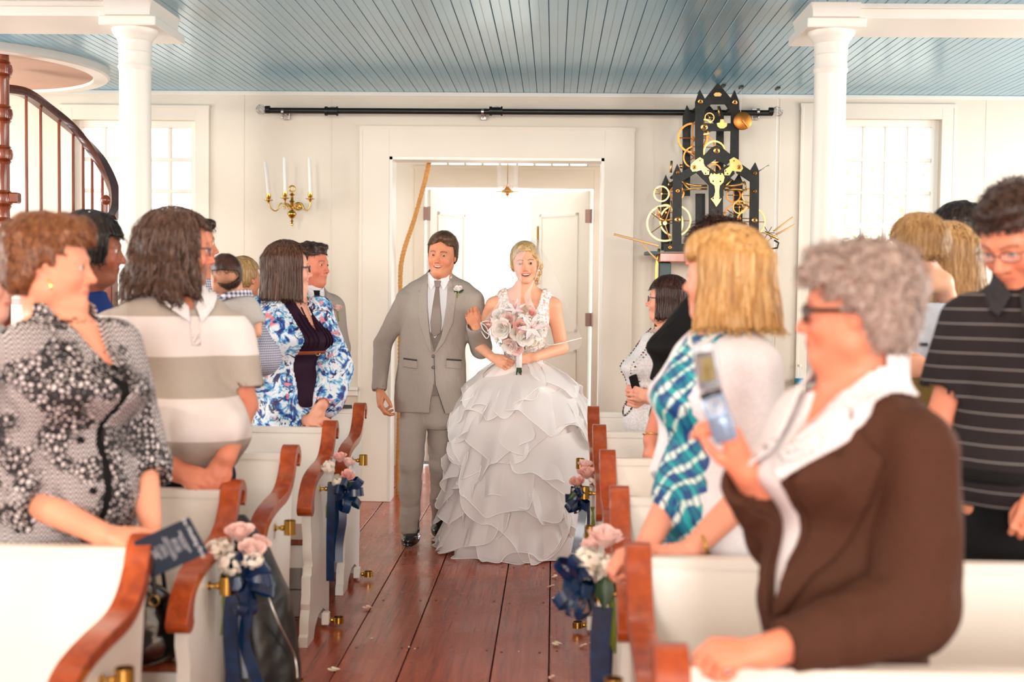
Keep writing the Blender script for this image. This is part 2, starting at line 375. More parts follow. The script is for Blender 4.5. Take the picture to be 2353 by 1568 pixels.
# the two outer leaves stand open outwards
def leaf(name, hx, side, ang, label):
    wd = (vr-vl)/2; r = empty(name, (hx, VY+0.13, 0.02), ang)
    tag(r, kind='structure')
    s = side; H = vt-0.03
    MB().box((min(0,s*wd),-0.02,0),(max(0,s*wd),0.02,H),0.003).build('slab', M['white'], r)
    for z0, z1 in ((0.25,0.95),(1.1,H-0.18)):
        for x0, x1 in ((0.12,wd-0.12),):
            a, b = sorted((s*x0, s*x1)); mo = MB()
            for yy in (-0.028, 0.018):
                mo.box((a,yy,z0),(b,yy+0.01,z0+0.025)); mo.box((a,yy,z1-0.025),(b,yy+0.01,z1)); mo.box((a,yy,z0),(a+0.025,yy+0.01,z1)); mo.box((b-0.025,yy,z0),(b,yy+0.01,z1))
            mo.build('panel_moulding', M['white'], r)
    return r
L = leaf('door_2', vl+0.02, 1, 1.12, '')
R = leaf('door_3', vr-0.02, -1, -0.78, '')
bo = MB().box((-0.597,-0.036,1.5),(-0.588,-0.022,2.0)).ball((-0.592,-0.04,1.5),0.012,8,6).build('bolt', M['brass'], R)
for px, py in ((980,491),(980,735),(1352,497),(1352,735)):
    p = W(px, py, VY-0.03)
    tag(MB().box((p.x-0.026,VY-0.034,p.z-0.055),(p.x+0.026,VY-0.0225,p.z+0.055),0.003).tube([(p.x+0.026,VY-0.036,p.z-0.058),(p.x+0.026,VY-0.036,p.z+0.058)],0.008).build('door_hinge', simple('hinge_brown', srgb(150,120,112), 0.45, 0.3) if 'hinge' not in M else M['hinge']),
        'brown butt hinge on the frame of the outer doors, %s %s' % ('upper' if py < 600 else 'lower', 'left' if px < 1100 else 'right'), 'hinge', 'hinges of the outer doors')
tag(MB().box((-12, 10.52, -0.3), (12, 40, -0.12)).build('ground_outside', M['outdoor']), kind='structure')
tag(MB().box((-12, 8.9, -0.35), (12, 11.0, -0.125)).build('ground_porch', M['outdoor']), kind='structure')

# gallery front beams, brackets and columns
def column(px, side, label):
    d = 6.02; c = W(px, 400, d); c.z = 0
    r = empty('column', c); tag(r, label, 'column', 'white round columns under the gallery')
    zt = W(px, 55 if side < 0 else 60, d).z   # top of the capital
    s = 0.074
    prof = [(s*1.32,0.0),(s*1.32,0.07),(s*1.22,0.085),(s*1.25,0.11),(s*1.09,0.13),(s*1.09,0.9),(s*1.07,1.4),(s*1.0,zt-0.38),(s*1.0,zt-0.22)]
    o = MB().lathe(prof, n=40).build('shaft', M['white'], r); smooth_by_angle(o)
    cp = [(s*1.0,zt-0.225),(s*1.06,zt-0.215),(s*1.1,zt-0.205),(s*1.04,zt-0.195),(s*1.02,zt-0.19),(s*1.02,zt-0.14),(s*1.08,zt-0.135),(s*1.06,zt-0.13),(s*1.05,zt-0.085),(s*1.13,zt-0.08),(s*1.15,zt-0.072),(s*1.32,zt-0.058),(s*1.45,zt-0.04),(s*1.45,zt-0.028)]
    smooth_by_angle(MB().lathe(cp, n=40).build('capital', M['white'], r))
    MB().box((-s*1.55-0.02,-s*1.6,zt-0.028),(s*1.55+0.02,s*1.6+0.24,zt+0.016),0.004).build('abacus', M['white'], r)
    return c, zt
cL, ztL = column(311, -1, 'white column left of the aisle, before the staircase')
cR, ztR = column(1903, 1, 'white column right of the aisle, before the right window')
def beam(x0, x1, c, zt, name):
    # front edge of the gallery: flat soffit just above the capital, fascia and moulding
    y = c.y
    mb = MB().box((x0, y-0.1, zt+0.016), (x1, y+0.34, ZC+0.06))
    mb.box((x0, y-0.125, zt+0.058), (x1, y-0.1, zt+0.082), 0.004).box((x0, y-0.14, zt+0.082), (x1, y-0.1, zt+0.094), 0.003)
    mb.box((x0, y-0.1, ZC+0.06), (x1, y-0.06, 3.3))
    return tag(mb.build(name, M['white']), kind='structure')
beam(XL, cL.x-0.02, cL, ztL, 'trim_4'); beam(cR.x+0.02, XR, cR, ztR, 'trim_5')
def bracket(c, zt, s, name):
    # a cove bracket: square block over the column sweeping up towards the middle of the aisle
    R0 = 0.17; n = 14; mb = MB(); y0, y1 = c.y-0.14, c.y+0.30
    pts = [(c.x-s*0.10, zt+0.016)]+[(c.x+s*(0.115+R0*(1-math.cos(a))), zt+0.016+R0*math.sin(a)) for a in [PI/2*i/n for i in range(n+1)]]
    pts += [(c.x+s*(0.115+R0+0.02), zt+0.016+R0+0.2), (c.x-s*0.1, zt+0.016+R0+0.2)]
    if s < 0: pts = pts[::-1]
    mb.prism(pts, y0, y1, 1)
    # the curve also comes forward
    rc = [(y0, zt+0.016)]+[(y0-R0*(1-math.cos(a)), zt+0.016+R0*math.sin(a)) for a in [PI/2*i/n for i in range(n+1)]]+[(y0, zt+0.016+R0)]
    mb.prism(rc, *sorted((c.x-s*0.1, c.x+s*0.115)), 0)
    for i in range(8):   # rounded corner between the two coves
        a0, a1 = PI/2*i/8, PI/2*(i+1)/8; q = []
        for k in range(n+1): b = PI/2*k/n; rr_ = R0*(1-math.cos(b)); q.append((rr_, zt+0.016+R0*math.sin(b)))
        vs = []
        for rr_, z_ in q: vs += [(c.x+s*(0.115+rr_*math.sin(a0)), y0-rr_*math.cos(a0), z_), (c.x+s*(0.115+rr_*math.sin(a1)), y0-rr_*math.cos(a1), z_)]
        mb.add(vs, [(2*k, 2*k+1, 2*k+3, 2*k+2) for k in range(n)])
    o = mb.build(name, M['white']); smooth_by_angle(o, 0.5); return tag(o, kind='structure')
bracket(cL, ztL, 1, 'trim_6'); bracket(cR, ztR, -1, 'trim_7')
# gallery front over the aisle: arch far above the frame, carried by the two brackets
tag(MB().box((cL.x+0.2, cL.y-0.38, ZC+0.02), (cR.x-0.2, cL.y-0.34, 3.4)).build('trim_8', M['white']), kind='structure')

# round stair well: white ring, plaster dome inside
rc_ = Vector(( -3.70, 7.62, 0)); RO, RI = 0.94, 0.83
o = MB().lathe([(RI,ZC-0.012),(RI+0.015,ZC-0.05),(RO-0.012,ZC-0.05),(RO,ZC-0.04),(RO,ZC)], rc_, 72).build('trim_9', M['white']); smooth_by_angle(o, .5); tag(o, kind='structure')
o = MB().lathe([(RI+0.01,ZC-0.035),(RI-0.005,ZC-0.018),(RI-0.03,ZC-0.014),(0.4,ZC-0.013),(0.0,ZC-0.013)], rc_, 72).build('trim_10', M['plaster']); smooth_by_angle(o, .5); tag(o, kind='structure')

# spiral stair: turned central post, curved handrail, balusters, newel
sc_ = Vector((W(2,300,7.1).x, 7.1, 0))
st = empty('spiral_staircase', sc_); tag(st, 'mahogany spiral staircase at the left edge, curved dark handrail and thin balusters', 'staircase')
prof = [(0.05,0),(0.05,0.3)]
z = 0.3; 
for zz in (W(0,520,7.1).z, W(0,458,7.1).z, W(0,355,7.1).z, W(0,262,7.1).z, W(0,160,7.1).z):
    prof += [(0.047,zz-0.06),(0.052,zz-0.045),(0.058,zz-0.04),(0.05,zz-0.035),(0.062,zz-0.025),(0.066,zz),(0.062,zz+0.025),(0.05,zz+0.035),(0.056,zz+0.04),(0.047,zz+0.05)]
prof += [(0.045, ZC-0.02)]
smooth_by_angle(MB().lathe(prof, n=28).build('central_post', M['mahogany'], st), .5)
kn = MB().box((0.05,-0.03,W(0,455,7.1).z-0.03),(0.105,0.03,W(0,455,7.1).z+0.03),0.008).build('peg', M['mahogany'], st)
rail_px = [(12,205,7.6),(60,215,7.75),(110,250,7.95),(160,290,8.1),(205,337,8.15),(240,385,8.1),(262,435,7.95),(266,480,7.75),(255,505,7.6)]
rp = [W(*q)-sc_ for q in rail_px]; rp = [Vector(p) for p in cr([tuple(p) for p in rp], 6)]
rb = MB(); prev = None; rv = []; 
for i, p in enumerate(rp):
    t_ = (rp[min(i+1,len(rp)-1)]-rp[max(i-1,0)]).normalized(); sd = Vector((0,0,1)).cross(t_).normalized(); u_ = t_.cross(sd)
    for a, b in ((-.03,-.025),(.03,-.025),(.036,.0),(.025,.028),(-.025,.028),(-.036,.0)): rv.append(p+sd*a+u_*b)
rf = [(i*6+k, i*6+(k+1)%6, (i+1)*6+(k+1)%6, (i+1)*6+k) for i in range(len(rp)-1) for k in range(6)]
rb.add(rv, rf+[(0,1,2,3,4,5),tuple(range(len(rv)-6,len(rv)))[::-1]]); smooth_by_angle(rb.build('handrail', M['darkwood'], st), .9)
for px, d in ((57,7.72),(95,7.88),(130,8.0),(163,8.08),(190,8.13),(212,8.14),(232,8.1),(249,8.02)):
    best = min(rp, key=lambda p: abs((p+sc_).x-W(px,400,d).x)); x_, y_ = best.x, best.y
    MB().lathe([(0.011,0.6),(0.013,0.9),(0.011,1.3),(0.009,best.z-0.01)], (x_,y_,0), 10).build('baluster', M['mahogany'], st)
npz = W(243,460,7.5); nx = npz-sc_
smooth_by_angle(MB().box((nx.x-0.055,nx.y-0.055,0),(nx.x+0.055,nx.y+0.055,W(243,505,7.5).z),0.006).lathe([(0.03,W(243,505,7.5).z),(0.038,W(243,500,7.5).z),(0.012,W(243,492,7.5).z),(0.012,npz.z-0.02)],(nx.x,nx.y,0),16).ball((nx.x,nx.y,npz.z),0.031,16,10).build('newel', M['mahogany'], st), .6)
pan = simple('stair_panel', srgb(214,160,130), 0.5, var=0.05)
for i in range(9):
    a = math.radians(140-i*24); a2 = math.radians(140-(i+1)*24); z = 0.2+i*0.2
    r1 = 0.62
    q = [(0.04*math.cos(a),0.04*math.sin(a)),(r1*math.cos(a),r1*math.sin(a)),(r1*math.cos(a2),r1*math.sin(a2)),(0.04*math.cos(a2),0.04*math.sin(a2))]
    if z < 1.5: MB().prism(q[::-1], z-0.03, z, 2).build('tread', M['mahogany'], st)

# a tree outside, seen pale through the right window
tv = MB(); rr = random.Random(3)
tro = empty('tree', (5.5, 17.0, -0.12)); tag(tro, 'sunlit green tree outside the right window', 'tree')
MB().tube([(0,0,0),(0.05,0,1.6),(0,0.1,3.0)], [0.16,0.12,0.06]).build('trunk', simple('bark', srgb(120,100,80), .9), tro)
for i in range(2600):
    a = rr.uniform(0, 2*PI); e = math.acos(rr.uniform(-1,1)); r_ = 1.6*rr.random()**0.4
    c = Vector((r_*1.7*math.sin(e)*math.cos(a), r_*math.sin(e)*math.sin(a), 2.3+r_*0.8*math.cos(e)))
    u_ = Vector([rr.gauss(0,1) for _ in range(3)]).normalized(); w_ = u_.orthogonal().normalized(); s_ = rr.uniform(0.04,0.07)
    tv.add([c-u_*s_, c+w_*s_*0.5, c+u_*s_, c-w_*s_*0.5], [(0,1,2,3)])
tag(tv.build('foliage', simple('pale_leaves', srgb(190,200,140), 0.6), tro), kind='stuff')
# ------------------------------------------------------------------ pews (they face the camera side)
XLa, XRa = -0.99, 0.185         # aisle faces of the left and right pew ends
ROWS = [6.63, 5.746, 4.862, 3.978, 3.094, 2.21]
# side profile, y relative to the top of the back, z up
cap_mid = cr([(0.045,0.795),(0.062,0.822),(0.05,0.85),(0.02,0.862),(-0.012,0.845),(-0.035,0.80),(-0.075,0.755),(-0.13,0.722),(-0.2,0.706),(-0.3,0.70),(-0.4,0.69),(-0.48,0.672),(-0.535,0.635),(-0.558,0.59),(-0.562,0.575)], 5)
def cap_shape():
    P = cap_mid; n = len(P); up, lo = [], []
    for i, p in enumerate(P):
        a, b = P[max(i-1,0)], P[min(i+1,n-1)]; tx, tz = b[0]-a[0], b[1]-a[1]; L_ = math.hypot(tx, tz) or 1; nx_, nz_ = -tz/L_, tx/L_
        f = i/(n-1); h = 0.017 if f > 0.16 else 0.010+0.007*f/0.16
        if f > 0.84: h = 0.017+0.021*((f-0.84)/0.16)
        up.append((p[0]-nx_*h, p[1]-nz_*h)); lo.append((p[0]+nx_*h, p[1]+nz_*h))
    end = P[-1]; arc = []
    a0 = math.atan2(up[-1][1]-end[1], up[-1][0]-end[0]); a1 = math.atan2(lo[-1][1]-end[1], lo[-1][0]-end[0])
    if a1 < a0: a1 += 2*PI
    for k in range(1, 8): a = a0+(a1-a0)*k/8; arc.append((end[0]+0.038*math.cos(a), end[1]+0.034*math.sin(a)))
    return up, lo, arc
cu, cl_, ca = cap_shape()
panel = [(-0.03,0.83),(-0.05,0.77),(-0.1,0.72),(-0.18,0.70),(-0.3,0.69),(-0.42,0.68),(-0.5,0.65),(-0.535,0.60),(-0.545,0.56),
         (-0.548,0.50),(-0.525,0.44),(-0.53,0.40),(-0.515,0.345),(-0.50,0.32),(-0.525,0.315),(-0.525,0.285),(-0.548,0.28),
         (-0.55,0.20),(-0.565,0.17),(-0.56,0.145),(-0.585,0.11),(-0.59,0.05),(-0.605,0.04),(-0.61,0.0),
         (-0.47,0.0),(-0.44,0.04),(-0.36,0.075),(-0.25,0.075),(-0.17,0.04),(-0.145,0.0),
         (-0.105,0.0),(-0.105,0.17),(-0.09,0.18),(-0.085,0.21),(-0.098,0.225),(-0.085,0.4),(-0.04,0.7),(0.012,0.83)]
back_poly = [(-0.02,0.845),(0.012,0.845),(-0.075,0.36),(-0.075,0.12),(-0.1,0.12),(-0.105,0.36)]
def make_pew(side):
    """local x: 0 at the aisle face, growing away from the aisle; side=-1 left pews, +1 right pews"""
    L = 3.6 if side < 0 else 3.9
    r = empty('pew'); S = side
    X = lambda a, b: sorted((S*a, S*b))
    def pr(name, poly, a, b, mat, par=r, sm=0.6):
        lo, hi = X(a, b); o = MB().prism(poly, lo, hi, 0).build(name, mat, par)
        bm = bmesh.new(); bm.from_mesh(o.data); bmesh.ops.recalc_face_normals(bm, faces=list(bm.faces)); bm.to_mesh(o.data); bm.free()
        if sm: smooth_by_angle(o, sm)
        return o
    o = pr('end_panel', panel, 0.012, 0.05, M['pew_white'])
    up, lo, arc = cu, cl_, ca; poly = up+arc+lo[::-1]
    n = len(up); vs = []; lo_x, hi_x = X(0.0, 0.062); mb = MB()
    strip = []
    for i in range(n): strip.append((up[i], lo[i]))
    vs = []; 
    for (u, l) in strip: vs += [(lo_x,*u),(hi_x,*u),(hi_x,*l),(lo_x,*l)]
    fs = [(i*4+k,(i+1)*4+k,(i+1)*4+(k+1)%4,i*4+(k+1)%4) for i in range(n-1) for k in range(4)]+[(0,1,2,3)]
    mb.add(vs, fs); last = [up[-1]]+arc+[lo[-1]]; m = len(last)
    mb.add([(lo_x,*p) for p in last]+[(hi_x,*p) for p in last], [tuple(range(m)), tuple(range(2*m-1,m-1,-1))]+[(i,i+1,m+i+1,m+i) for i in range(m-1)])
    o = mb.build('end_cap', M['cherry'], r); bm = bmesh.new(); bm.from_mesh(o.data); bmesh.ops.remove_doubles(bm, verts=bm.verts, dist=1e-5); bmesh.ops.recalc_face_normals(bm, faces=list(bm.faces)); bm.to_mesh(o.data); bm.free(); smooth_by_angle(o, 0.6)
    bv = o.modifiers.new('b', 'BEVEL'); bv.width = 0.003; bv.segments = 2; bv.limit_method = 'ANGLE'; bv.angle_limit = 0.9
    pr('backrest', back_poly, 0.05, L, M['pew_white'], sm=0)
    pr('top_rail', [(-0.026,0.85),(0.018,0.85),(0.016,0.825),(-0.028,0.825)], 0.05, L, M['pew_white'], sm=0)
    lo, hi = X(0.03, L); seat = MB().box((lo,-0.45,0.392),(hi,-0.08,0.418),0.007).build('seat', M['mahogany'], r)
    lo, hi = X(0.05, L); MB().box((lo,-0.43,0.29),(hi,-0.405,0.392),0.003).box((lo,-0.13,0.0),(hi,-0.11,0.12),0.003).build('seat_apron', M['pew_white'], r)
    for k in (1.25, 2.5): lo, hi = X(k, k+0.035); MB().prism([(-0.42,0.0),(-0.12,0.0),(-0.1,0.39),(-0.42,0.39)], lo, hi, 0).build('seat_support', M['pew_white'], r)
    def cup(name, y, z, R, h, off):
        c = MB().lathe([(R*0.86,0.002),(R,0),(R,h),(R*0.9,h),(R*0.88,h*0.12),(0,h*0.12)], (-S*off, y, z), 22)
        c.tube([(S*0.014,y,z+h*0.45),(-S*(off-R*0.95),y,z+h*0.45)],0.0065,10).lathe([(0.013,0),(0.013,0.004),(0.008,0.007)],(S*0.013,y,z+h*0.45),12,(-S,0,0)).ball((-S*(off-R-0.006),y,z+h*0.45),0.0105,10,6)
        return smooth_by_angle(c.build(name, M['brass'], r), .6)
    cup('candle_cup', -0.34, 0.597, 0.0215, 0.052, 0.042)
    MB().box((*[min(-S*0.022,S*0.012)],-0.30,0.01),(max(-S*0.022,S*0.012),-0.26,0.065),0.004).build('foot_block', M['pew_white'], r)
    cup('candle_ring', -0.28, 0.018, 0.023, 0.026, 0.062)
    return r
protoL, protoR = make_pew(-1), make_pew(1)
ordL = ['farthest left pew, nearest the back wall', 'left pew with a pink rose bunch, second from the back wall', 'left pew third from the back wall, without flowers', 'left pew with a flower bunch and black garment bag, fourth from the back wall', 'nearest visible left pew at the bottom left corner, white back and orange arm', 'left pew nearest the camera']
ordR = ['farthest right pew, nearest the back wall', 'right pew behind the smaller rose bunch, second from the back wall', 'right pew third from the back wall', 'right pew behind the big rose bunch, fourth from the back wall', 'right pew behind the woman in the brown blazer', 'nearest right pew along the bottom edge, before the brown blazer']
for i, d in enumerate(ROWS):
    if i < 5:
        p = protoL if i == 0 else dup(protoL, (0,0,0)); p.location = (XLa, d, 0); tag(p, ordL[i], 'pew', 'white pews with wooden end caps, left of the aisle')
    p = protoR if i == 0 else dup(protoR, (0,0,0)); p.location = (XRa, d, 0); tag(p, ordR[i], 'pew', 'white pews with wooden end caps, right of the aisle')
# ------------------------------------------------------------------ flowers, bows, ribbons
def petal_mat(name, c1, c2):
    t = NT(name); t.set(Roughness=0.55, Sheen_Weight=0.2); n = t.noise(t.coord(), 18, 2); c = t.ramp(n, [(0.3, c1), (0.7, c2)]); t.col(c)
    tr_ = t.n('ShaderNodeBsdfTranslucent'); t.l(c, tr_.inputs[0]); m_ = t.n('ShaderNodeMixShader', i_0=0.12); t.l(t.b.outputs[0], m_.inputs[1]); t.l(tr_.outputs[0], m_.inputs[2]); t.l(m_.outputs[0], t.N['Material Output'].inputs[0]); return t.m
M['rose'] = petal_mat('rose_petals', srgb(250,204,196), srgb(255,226,216))
M['rose2'] = petal_mat('pink_rose_petals', srgb(248,178,168), srgb(252,208,194))
M['cream'] = petal_mat('cream_petals', srgb(255,245,234), srgb(255,251,246))
M['blossom'] = petal_mat('stock_blossoms', srgb(255,242,224), srgb(255,252,244))
M['leaf'] = simple('dark_leaf', srgb(34,62,30), 0.45, var=0.25, scale=20)
M['stem'] = simple('stem_green', srgb(130,150,52), 0.5, var=0.2)
t = NT('navy_satin'); t.set(Roughness=0.25, Specular_IOR_Level=0.55); n = t.noise(t.coord(), 30, 2); t.col(t.ramp(n, [(0.3, srgb(4,26,56)), (0.7, srgb(8,42,82))])); M['satin'] = t.m
M['blk_ribbon'] = simple('dark_navy_satin_back', srgb(8,18,34), 0.35)
def cup_petal(mb, c, ax, R, h, ang, w, open_, R0=0.35, curl=0.2):
    """one cupped rose petal round axis ax"""
    q = Vector((0,0,1)).rotation_difference(ax); n, m = 5, 4; vs = []
    for j in range(m+1):
        v = j/m
        for i in range(n+1):
            u = (i/n-0.5)*2; a = ang+u*w*(0.55+0.45*math.sin(PI*min(1,v*0.9+0.1)))
            rad = R*(R0+(1-R0)*math.sin(v*PI*0.55))*(1+open_*v*v)+(R*curl*v**4)
            z = h*(v-0.10*u*u*v-(0.10*v**5 if open_ > .1 else 0))
            vs.append(c+q @ Vector((rad*math.cos(a), rad*math.sin(a), z)))
    mb.add(vs, [(j*(n+1)+i, j*(n+1)+i+1, (j+1)*(n+1)+i+1, (j+1)*(n+1)+i) for j in range(m) for i in range(n)])
def rose(parent, c, ax, R, mat, name='rose', seed=0):
    rr = random.Random(seed); ax = Vector(ax).normalized(); c = Vector(c); mb = MB()
    for k in range(3): cup_petal(mb, c, ax, R*0.36, R*1.75, k*2.1+rr.random(), 1.3, -0.35, 0.8)
    for k in range(4): cup_petal(mb, c, ax, R*0.62, R*1.68, k*1.57+rr.random(), 1.15, -0.12, 0.6)
    for k in range(5): cup_petal(mb, c, ax, R*0.92, R*1.6, k*1.257+rr.random(), 0.95, 0.05+0.1*rr.random(), 0.35, 0.18)
    for k in range(5): cup_petal(mb, c-ax*R*0.05, ax, R*1.05, R*1.4, k*1.257+0.6+rr.random()*.4, 0.85, 0.12+0.15*rr.random(), 0.3, 0.3)
    o = mb.build(name, mat, parent, True)
    return o
def blossoms(parent, c, R, n, mat, r=0.011, seed=1, name='blossom_cluster', flat=1.0):
    """a cluster of small ruffled florets"""
    rr = random.Random(seed); mb = MB(); c = Vector(c)
    for k in range(n):
        d = Vector([rr.gauss(0,1) for _ in range(3)]).normalized(); p = c+Vector((d.x*R[0], d.y*R[1], d.z*R[2]))*rr.uniform(0.75,1.0)
        q = Vector((0,0,1)).rotation_difference(d); s = r*rr.uniform(0.7,1.25)
        for ly in range(2):
            m_ = 5; off = rr.random()*PI; vs = [p+d*s*(0.1+0.35*ly)]
            for i in range(m_*2):
                a = off+PI*i/m_; ra = s*(1.0 if i % 2 == 0 else 0.72)*(1-0.35*ly); vs.append(p+q @ Vector((ra*math.cos(a), ra*math.sin(a), s*(0.25+0.5*ly if i % 2 == 0 else 0.05+.4*ly))))
            mb.add(vs, [(0, 1+i, 1+(i+1) % (m_*2)) for i in range(m_*2)])
    return mb.build(name, mat, parent, True)
def leaf_obj(parent, base, tip, w, up=(0,0,1), name='leaf', mat=None, wave=0.12):
    base, tip = Vector(base), Vector(tip); ax = tip-base; L_ = ax.length; side = ax.cross(Vector(up)).normalized(); nn = side.cross(ax).normalized(); vs = []; n = 7
    for i in range(n+1):
        v = i/n; ww = w*math.sin(PI*min(1,v*1.0)**0.8)*(1.05-0.5*v)
        for u in (-1,-0.5,0,0.5,1): vs.append(base+ax*v+side*ww*u+nn*(abs(u)*w*0.25-wave*L_*math.sin(v*PI)*-0.5+0.02*L_*math.sin(v*9+u*3)))
    return MB().add(vs, [(i*5+k, i*5+k+1, (i+1)*5+k+1, (i+1)*5+k) for i in range(n) for k in range(4)]).build(name, mat or M['leaf'], parent, True)
def ribbon(mb, pts, w, side):
    """flat ribbon along pts, width along side vectors (single or per-point)"""
    P = [Vector(p) for p in cr([tuple(p) for p in pts], 5)]; n = len(P); vs = []
    for i, p in enumerate(P):
        s = Vector(side) if not isinstance(side, list) else Vector(side[0]).lerp(Vector(side[1]), i/(n-1))
        t_ = (P[min(i+1,n-1)]-P[max(i-1,0)]).normalized(); s = (s-t_*s.dot(t_)).normalized(); nn = s.cross(t_)*0.0006
        vs += [p-s*w/2+nn, p+s*w/2+nn, p+s*w/2-nn, p-s*w/2-nn]
    mb.add(vs, [(i*4+k,(i+1)*4+k,(i+1)*4+(k+1)%4,i*4+(k+1)%4) for i in range(n-1) for k in range(4)]+[(3,2,1,0),tuple(range(4*n-4,4*n))])
def bow(parent, c, s, rr, out, loops=9, w=0.038):
    c = Vector(c); out = Vector(out).normalized()
    for k in range(loops):
        a = 2*PI*k/loops+rr.uniform(-.25,.25); q = out.orthogonal().normalized(); q2 = out.cross(q); d = (q*math.cos(a)+q2*math.sin(a)+out*rr.uniform(0.1,1.0)).normalized()
        sd = d.cross(out).normalized(); L_ = s*rr.uniform(0.8,1.15); nrm = sd.cross(d)
        mb = MB(); ribbon(mb, [c, c+d*L_*0.55+nrm*L_*0.22, c+d*L_+nrm*L_*0.05, c+d*L_*0.62-nrm*L_*0.2, c+out*0.01], w, sd+out*rr.uniform(-.4,.4)); smooth_by_angle(mb.build('bow_loop', M['satin'], parent), .8)
    MB().ball(c+out*0.01, 0.018, 10, 8).build('knot', M['satin'], parent, True)
def pew_flowers(name_label, base, side, seed, roses, clusters, tails, stems, bowc, bows, leaves, group='rose bunches tied to the pew ends'):
    rr = random.Random(seed); r = empty('flower_bunch', base); tag(r, name_label, 'flowers', group)
    B = Vector(base); loc = lambda p: Vector(p)-B
    for k, (p, ax, R, m) in enumerate(roses): rose(r, loc(p)+Vector((0,.015,0)), ax, R*.86, M[m], 'rose', seed*10+k)
    for k, (p, R, n, s) in enumerate(clusters): blossoms(r, loc(p)-Vector((0,.03,0)), R, int(n*1.4), M['blossom'], s, seed*20+k)
    bow(r, loc(bowc), bows, rr, (-side*0.9, -0.55, 0.1))
    for pts, w, sd in tails: mb = MB(); ribbon(mb, [loc(p) for p in pts], w, sd); smooth_by_angle(mb.build('ribbon_tail', M['satin'], r), .8)
    for a, b in stems:
        a, b = loc(a), loc(b); m_ = (a+b)/2+Vector((rr.uniform(-.01,.01),0,0)); MB().tube([a,m_,b], [0.003,0.0034,0.004], 6).build('stem', M['stem'], r, True)
    for a, b, w in leaves: leaf_obj(r, loc(a), loc(b), w, (0,-1,0.3))
    return r
# left bunch on the fourth pew (pixel measurements at the distance of that pew end)
d = 3.72; w_ = lambda x, y, dd=0.0: W(x, y, d+dd)
pew_flowers('white blossoms and pale pink roses with navy bow, by the black leather bag', w_(545,1270,.02), -1, 3,
    [(w_(548,1244,-.02),(0.02,-.25,1),0.035,'rose'),(w_(572,1278,-.06),(.3,-.5,1),0.031,'rose'),(w_(590,1262,0.02),(.6,-.1,1),0.026,'rose')],
    [(w_(505,1262),(.035,.04,.03),46,.0105),(w_(538,1290,-.03),(.04,.045,.034),60,.0105),(w_(585,1282,-.04),(.03,.03,.022),30,.009),(w_(525,1250),(.025,.03,.022),26,.009)],
    [([w_(540,1335,-.06),w_(530,1400,-.07),w_(528,1470,-.07),w_(540,1600,-.08)],0.042,(1,0,0)),([w_(560,1335,-.05),w_(568,1400,-.05),w_(562,1480,-.05),w_(600,1590,-.1)],0.036,(1,-.2,0)),([w_(550,1335,.02),w_(552,1420,.02),w_(556,1560,.0)],0.034,(1,.2,0))],
    [(w_(510+i*9,1330,-.03),w_(508+i*7,1400+rr_,-.05)) for i, rr_ in enumerate((60,35,70,45))],
    w_(556,1338,-.03), 0.095, [(w_(540,1315,-.06),w_(545,1360,-.1),.02),(w_(525,1310,-.02),w_(510,1345,-.05),.018)])
d = 5.42
pew_flowers('three pink roses with navy bow, farther of the two left bunches', w_(780,1080,.02), -1, 5,
    [(w_(780,1062,-.02),(-.1,-.2,1),0.026,'rose2'),(w_(797,1072,.0),(.35,-.2,1),0.024,'rose'),(w_(797,1100,-.05),(.3,-.6,.8),0.023,'rose2')],
    [(w_(758,1072),(.03,.03,.028),40,.0095),(w_(778,1102,-.03),(.022,.03,.022),26,.0085),(w_(808,1088,0),(.02,.02,.018),16,.0075)],
    [([w_(762,1112,-.04),w_(760,1180,-.05),w_(759,1260,-.05),w_(759,1336,-.05)],0.036,(1,0,0)),([w_(785,1125,-.03),w_(788,1190,-.03),w_(780,1250,-.02),w_(779,1293,-.02)],0.034,(1,.2,0)),([w_(775,1120,.0),w_(776,1200,.0),w_(775,1290,0)],0.03,(1,.4,0))],
    [(w_(756,1140,-.02),w_(750,1190,-.02)),(w_(758,1140,-.02),w_(753,1200,-.02))],
    w_(790,1132,-.02), 0.085, [(w_(785,1118,-.05),w_(815,1112,-.06),.018)])
# right bunches
d = 5.48
pew_flowers('small bunch of pink roses with navy bow, beside the wedding dress', w_(1342,1095,.02), 1, 8,
    [(w_(1348,1100,-.03),(.05,-.35,1),0.033,'rose2'),(w_(1328,1118,-.04),(-.2,-.5,1),0.027,'rose2'),(w_(1345,1078,.02),(0,-.2,1),0.026,'rose')],
    [(w_(1362,1105,.0),(.02,.02,.024),22,.0075),(w_(1326,1125,-.03),(.018,.02,.015),14,.007),(w_(1345,1128,-.03),(.018,.02,.01),12,.007)],
    [([w_(1340,1165,-.03),w_(1336,1200,-.03),w_(1328,1240,-.04),w_(1322,1272,-.04)],0.036,(1,-.1,0)),([w_(1352,1165,-.0),w_(1352,1200,.0),w_(1350,1240,-.0)],0.014,(1,.1,0))],
    [(w_(1358,1165,-.02),w_(1360,1205,-.02)),(w_(1362,1165,-.02),w_(1366,1208,-.02)),(w_(1365,1165,-.02),w_(1362,1212,-.02))],
    w_(1338,1148,-.03), 0.085, [(w_(1325,1130,-.05),w_(1303,1150,-.05),.016)])
d = 3.70
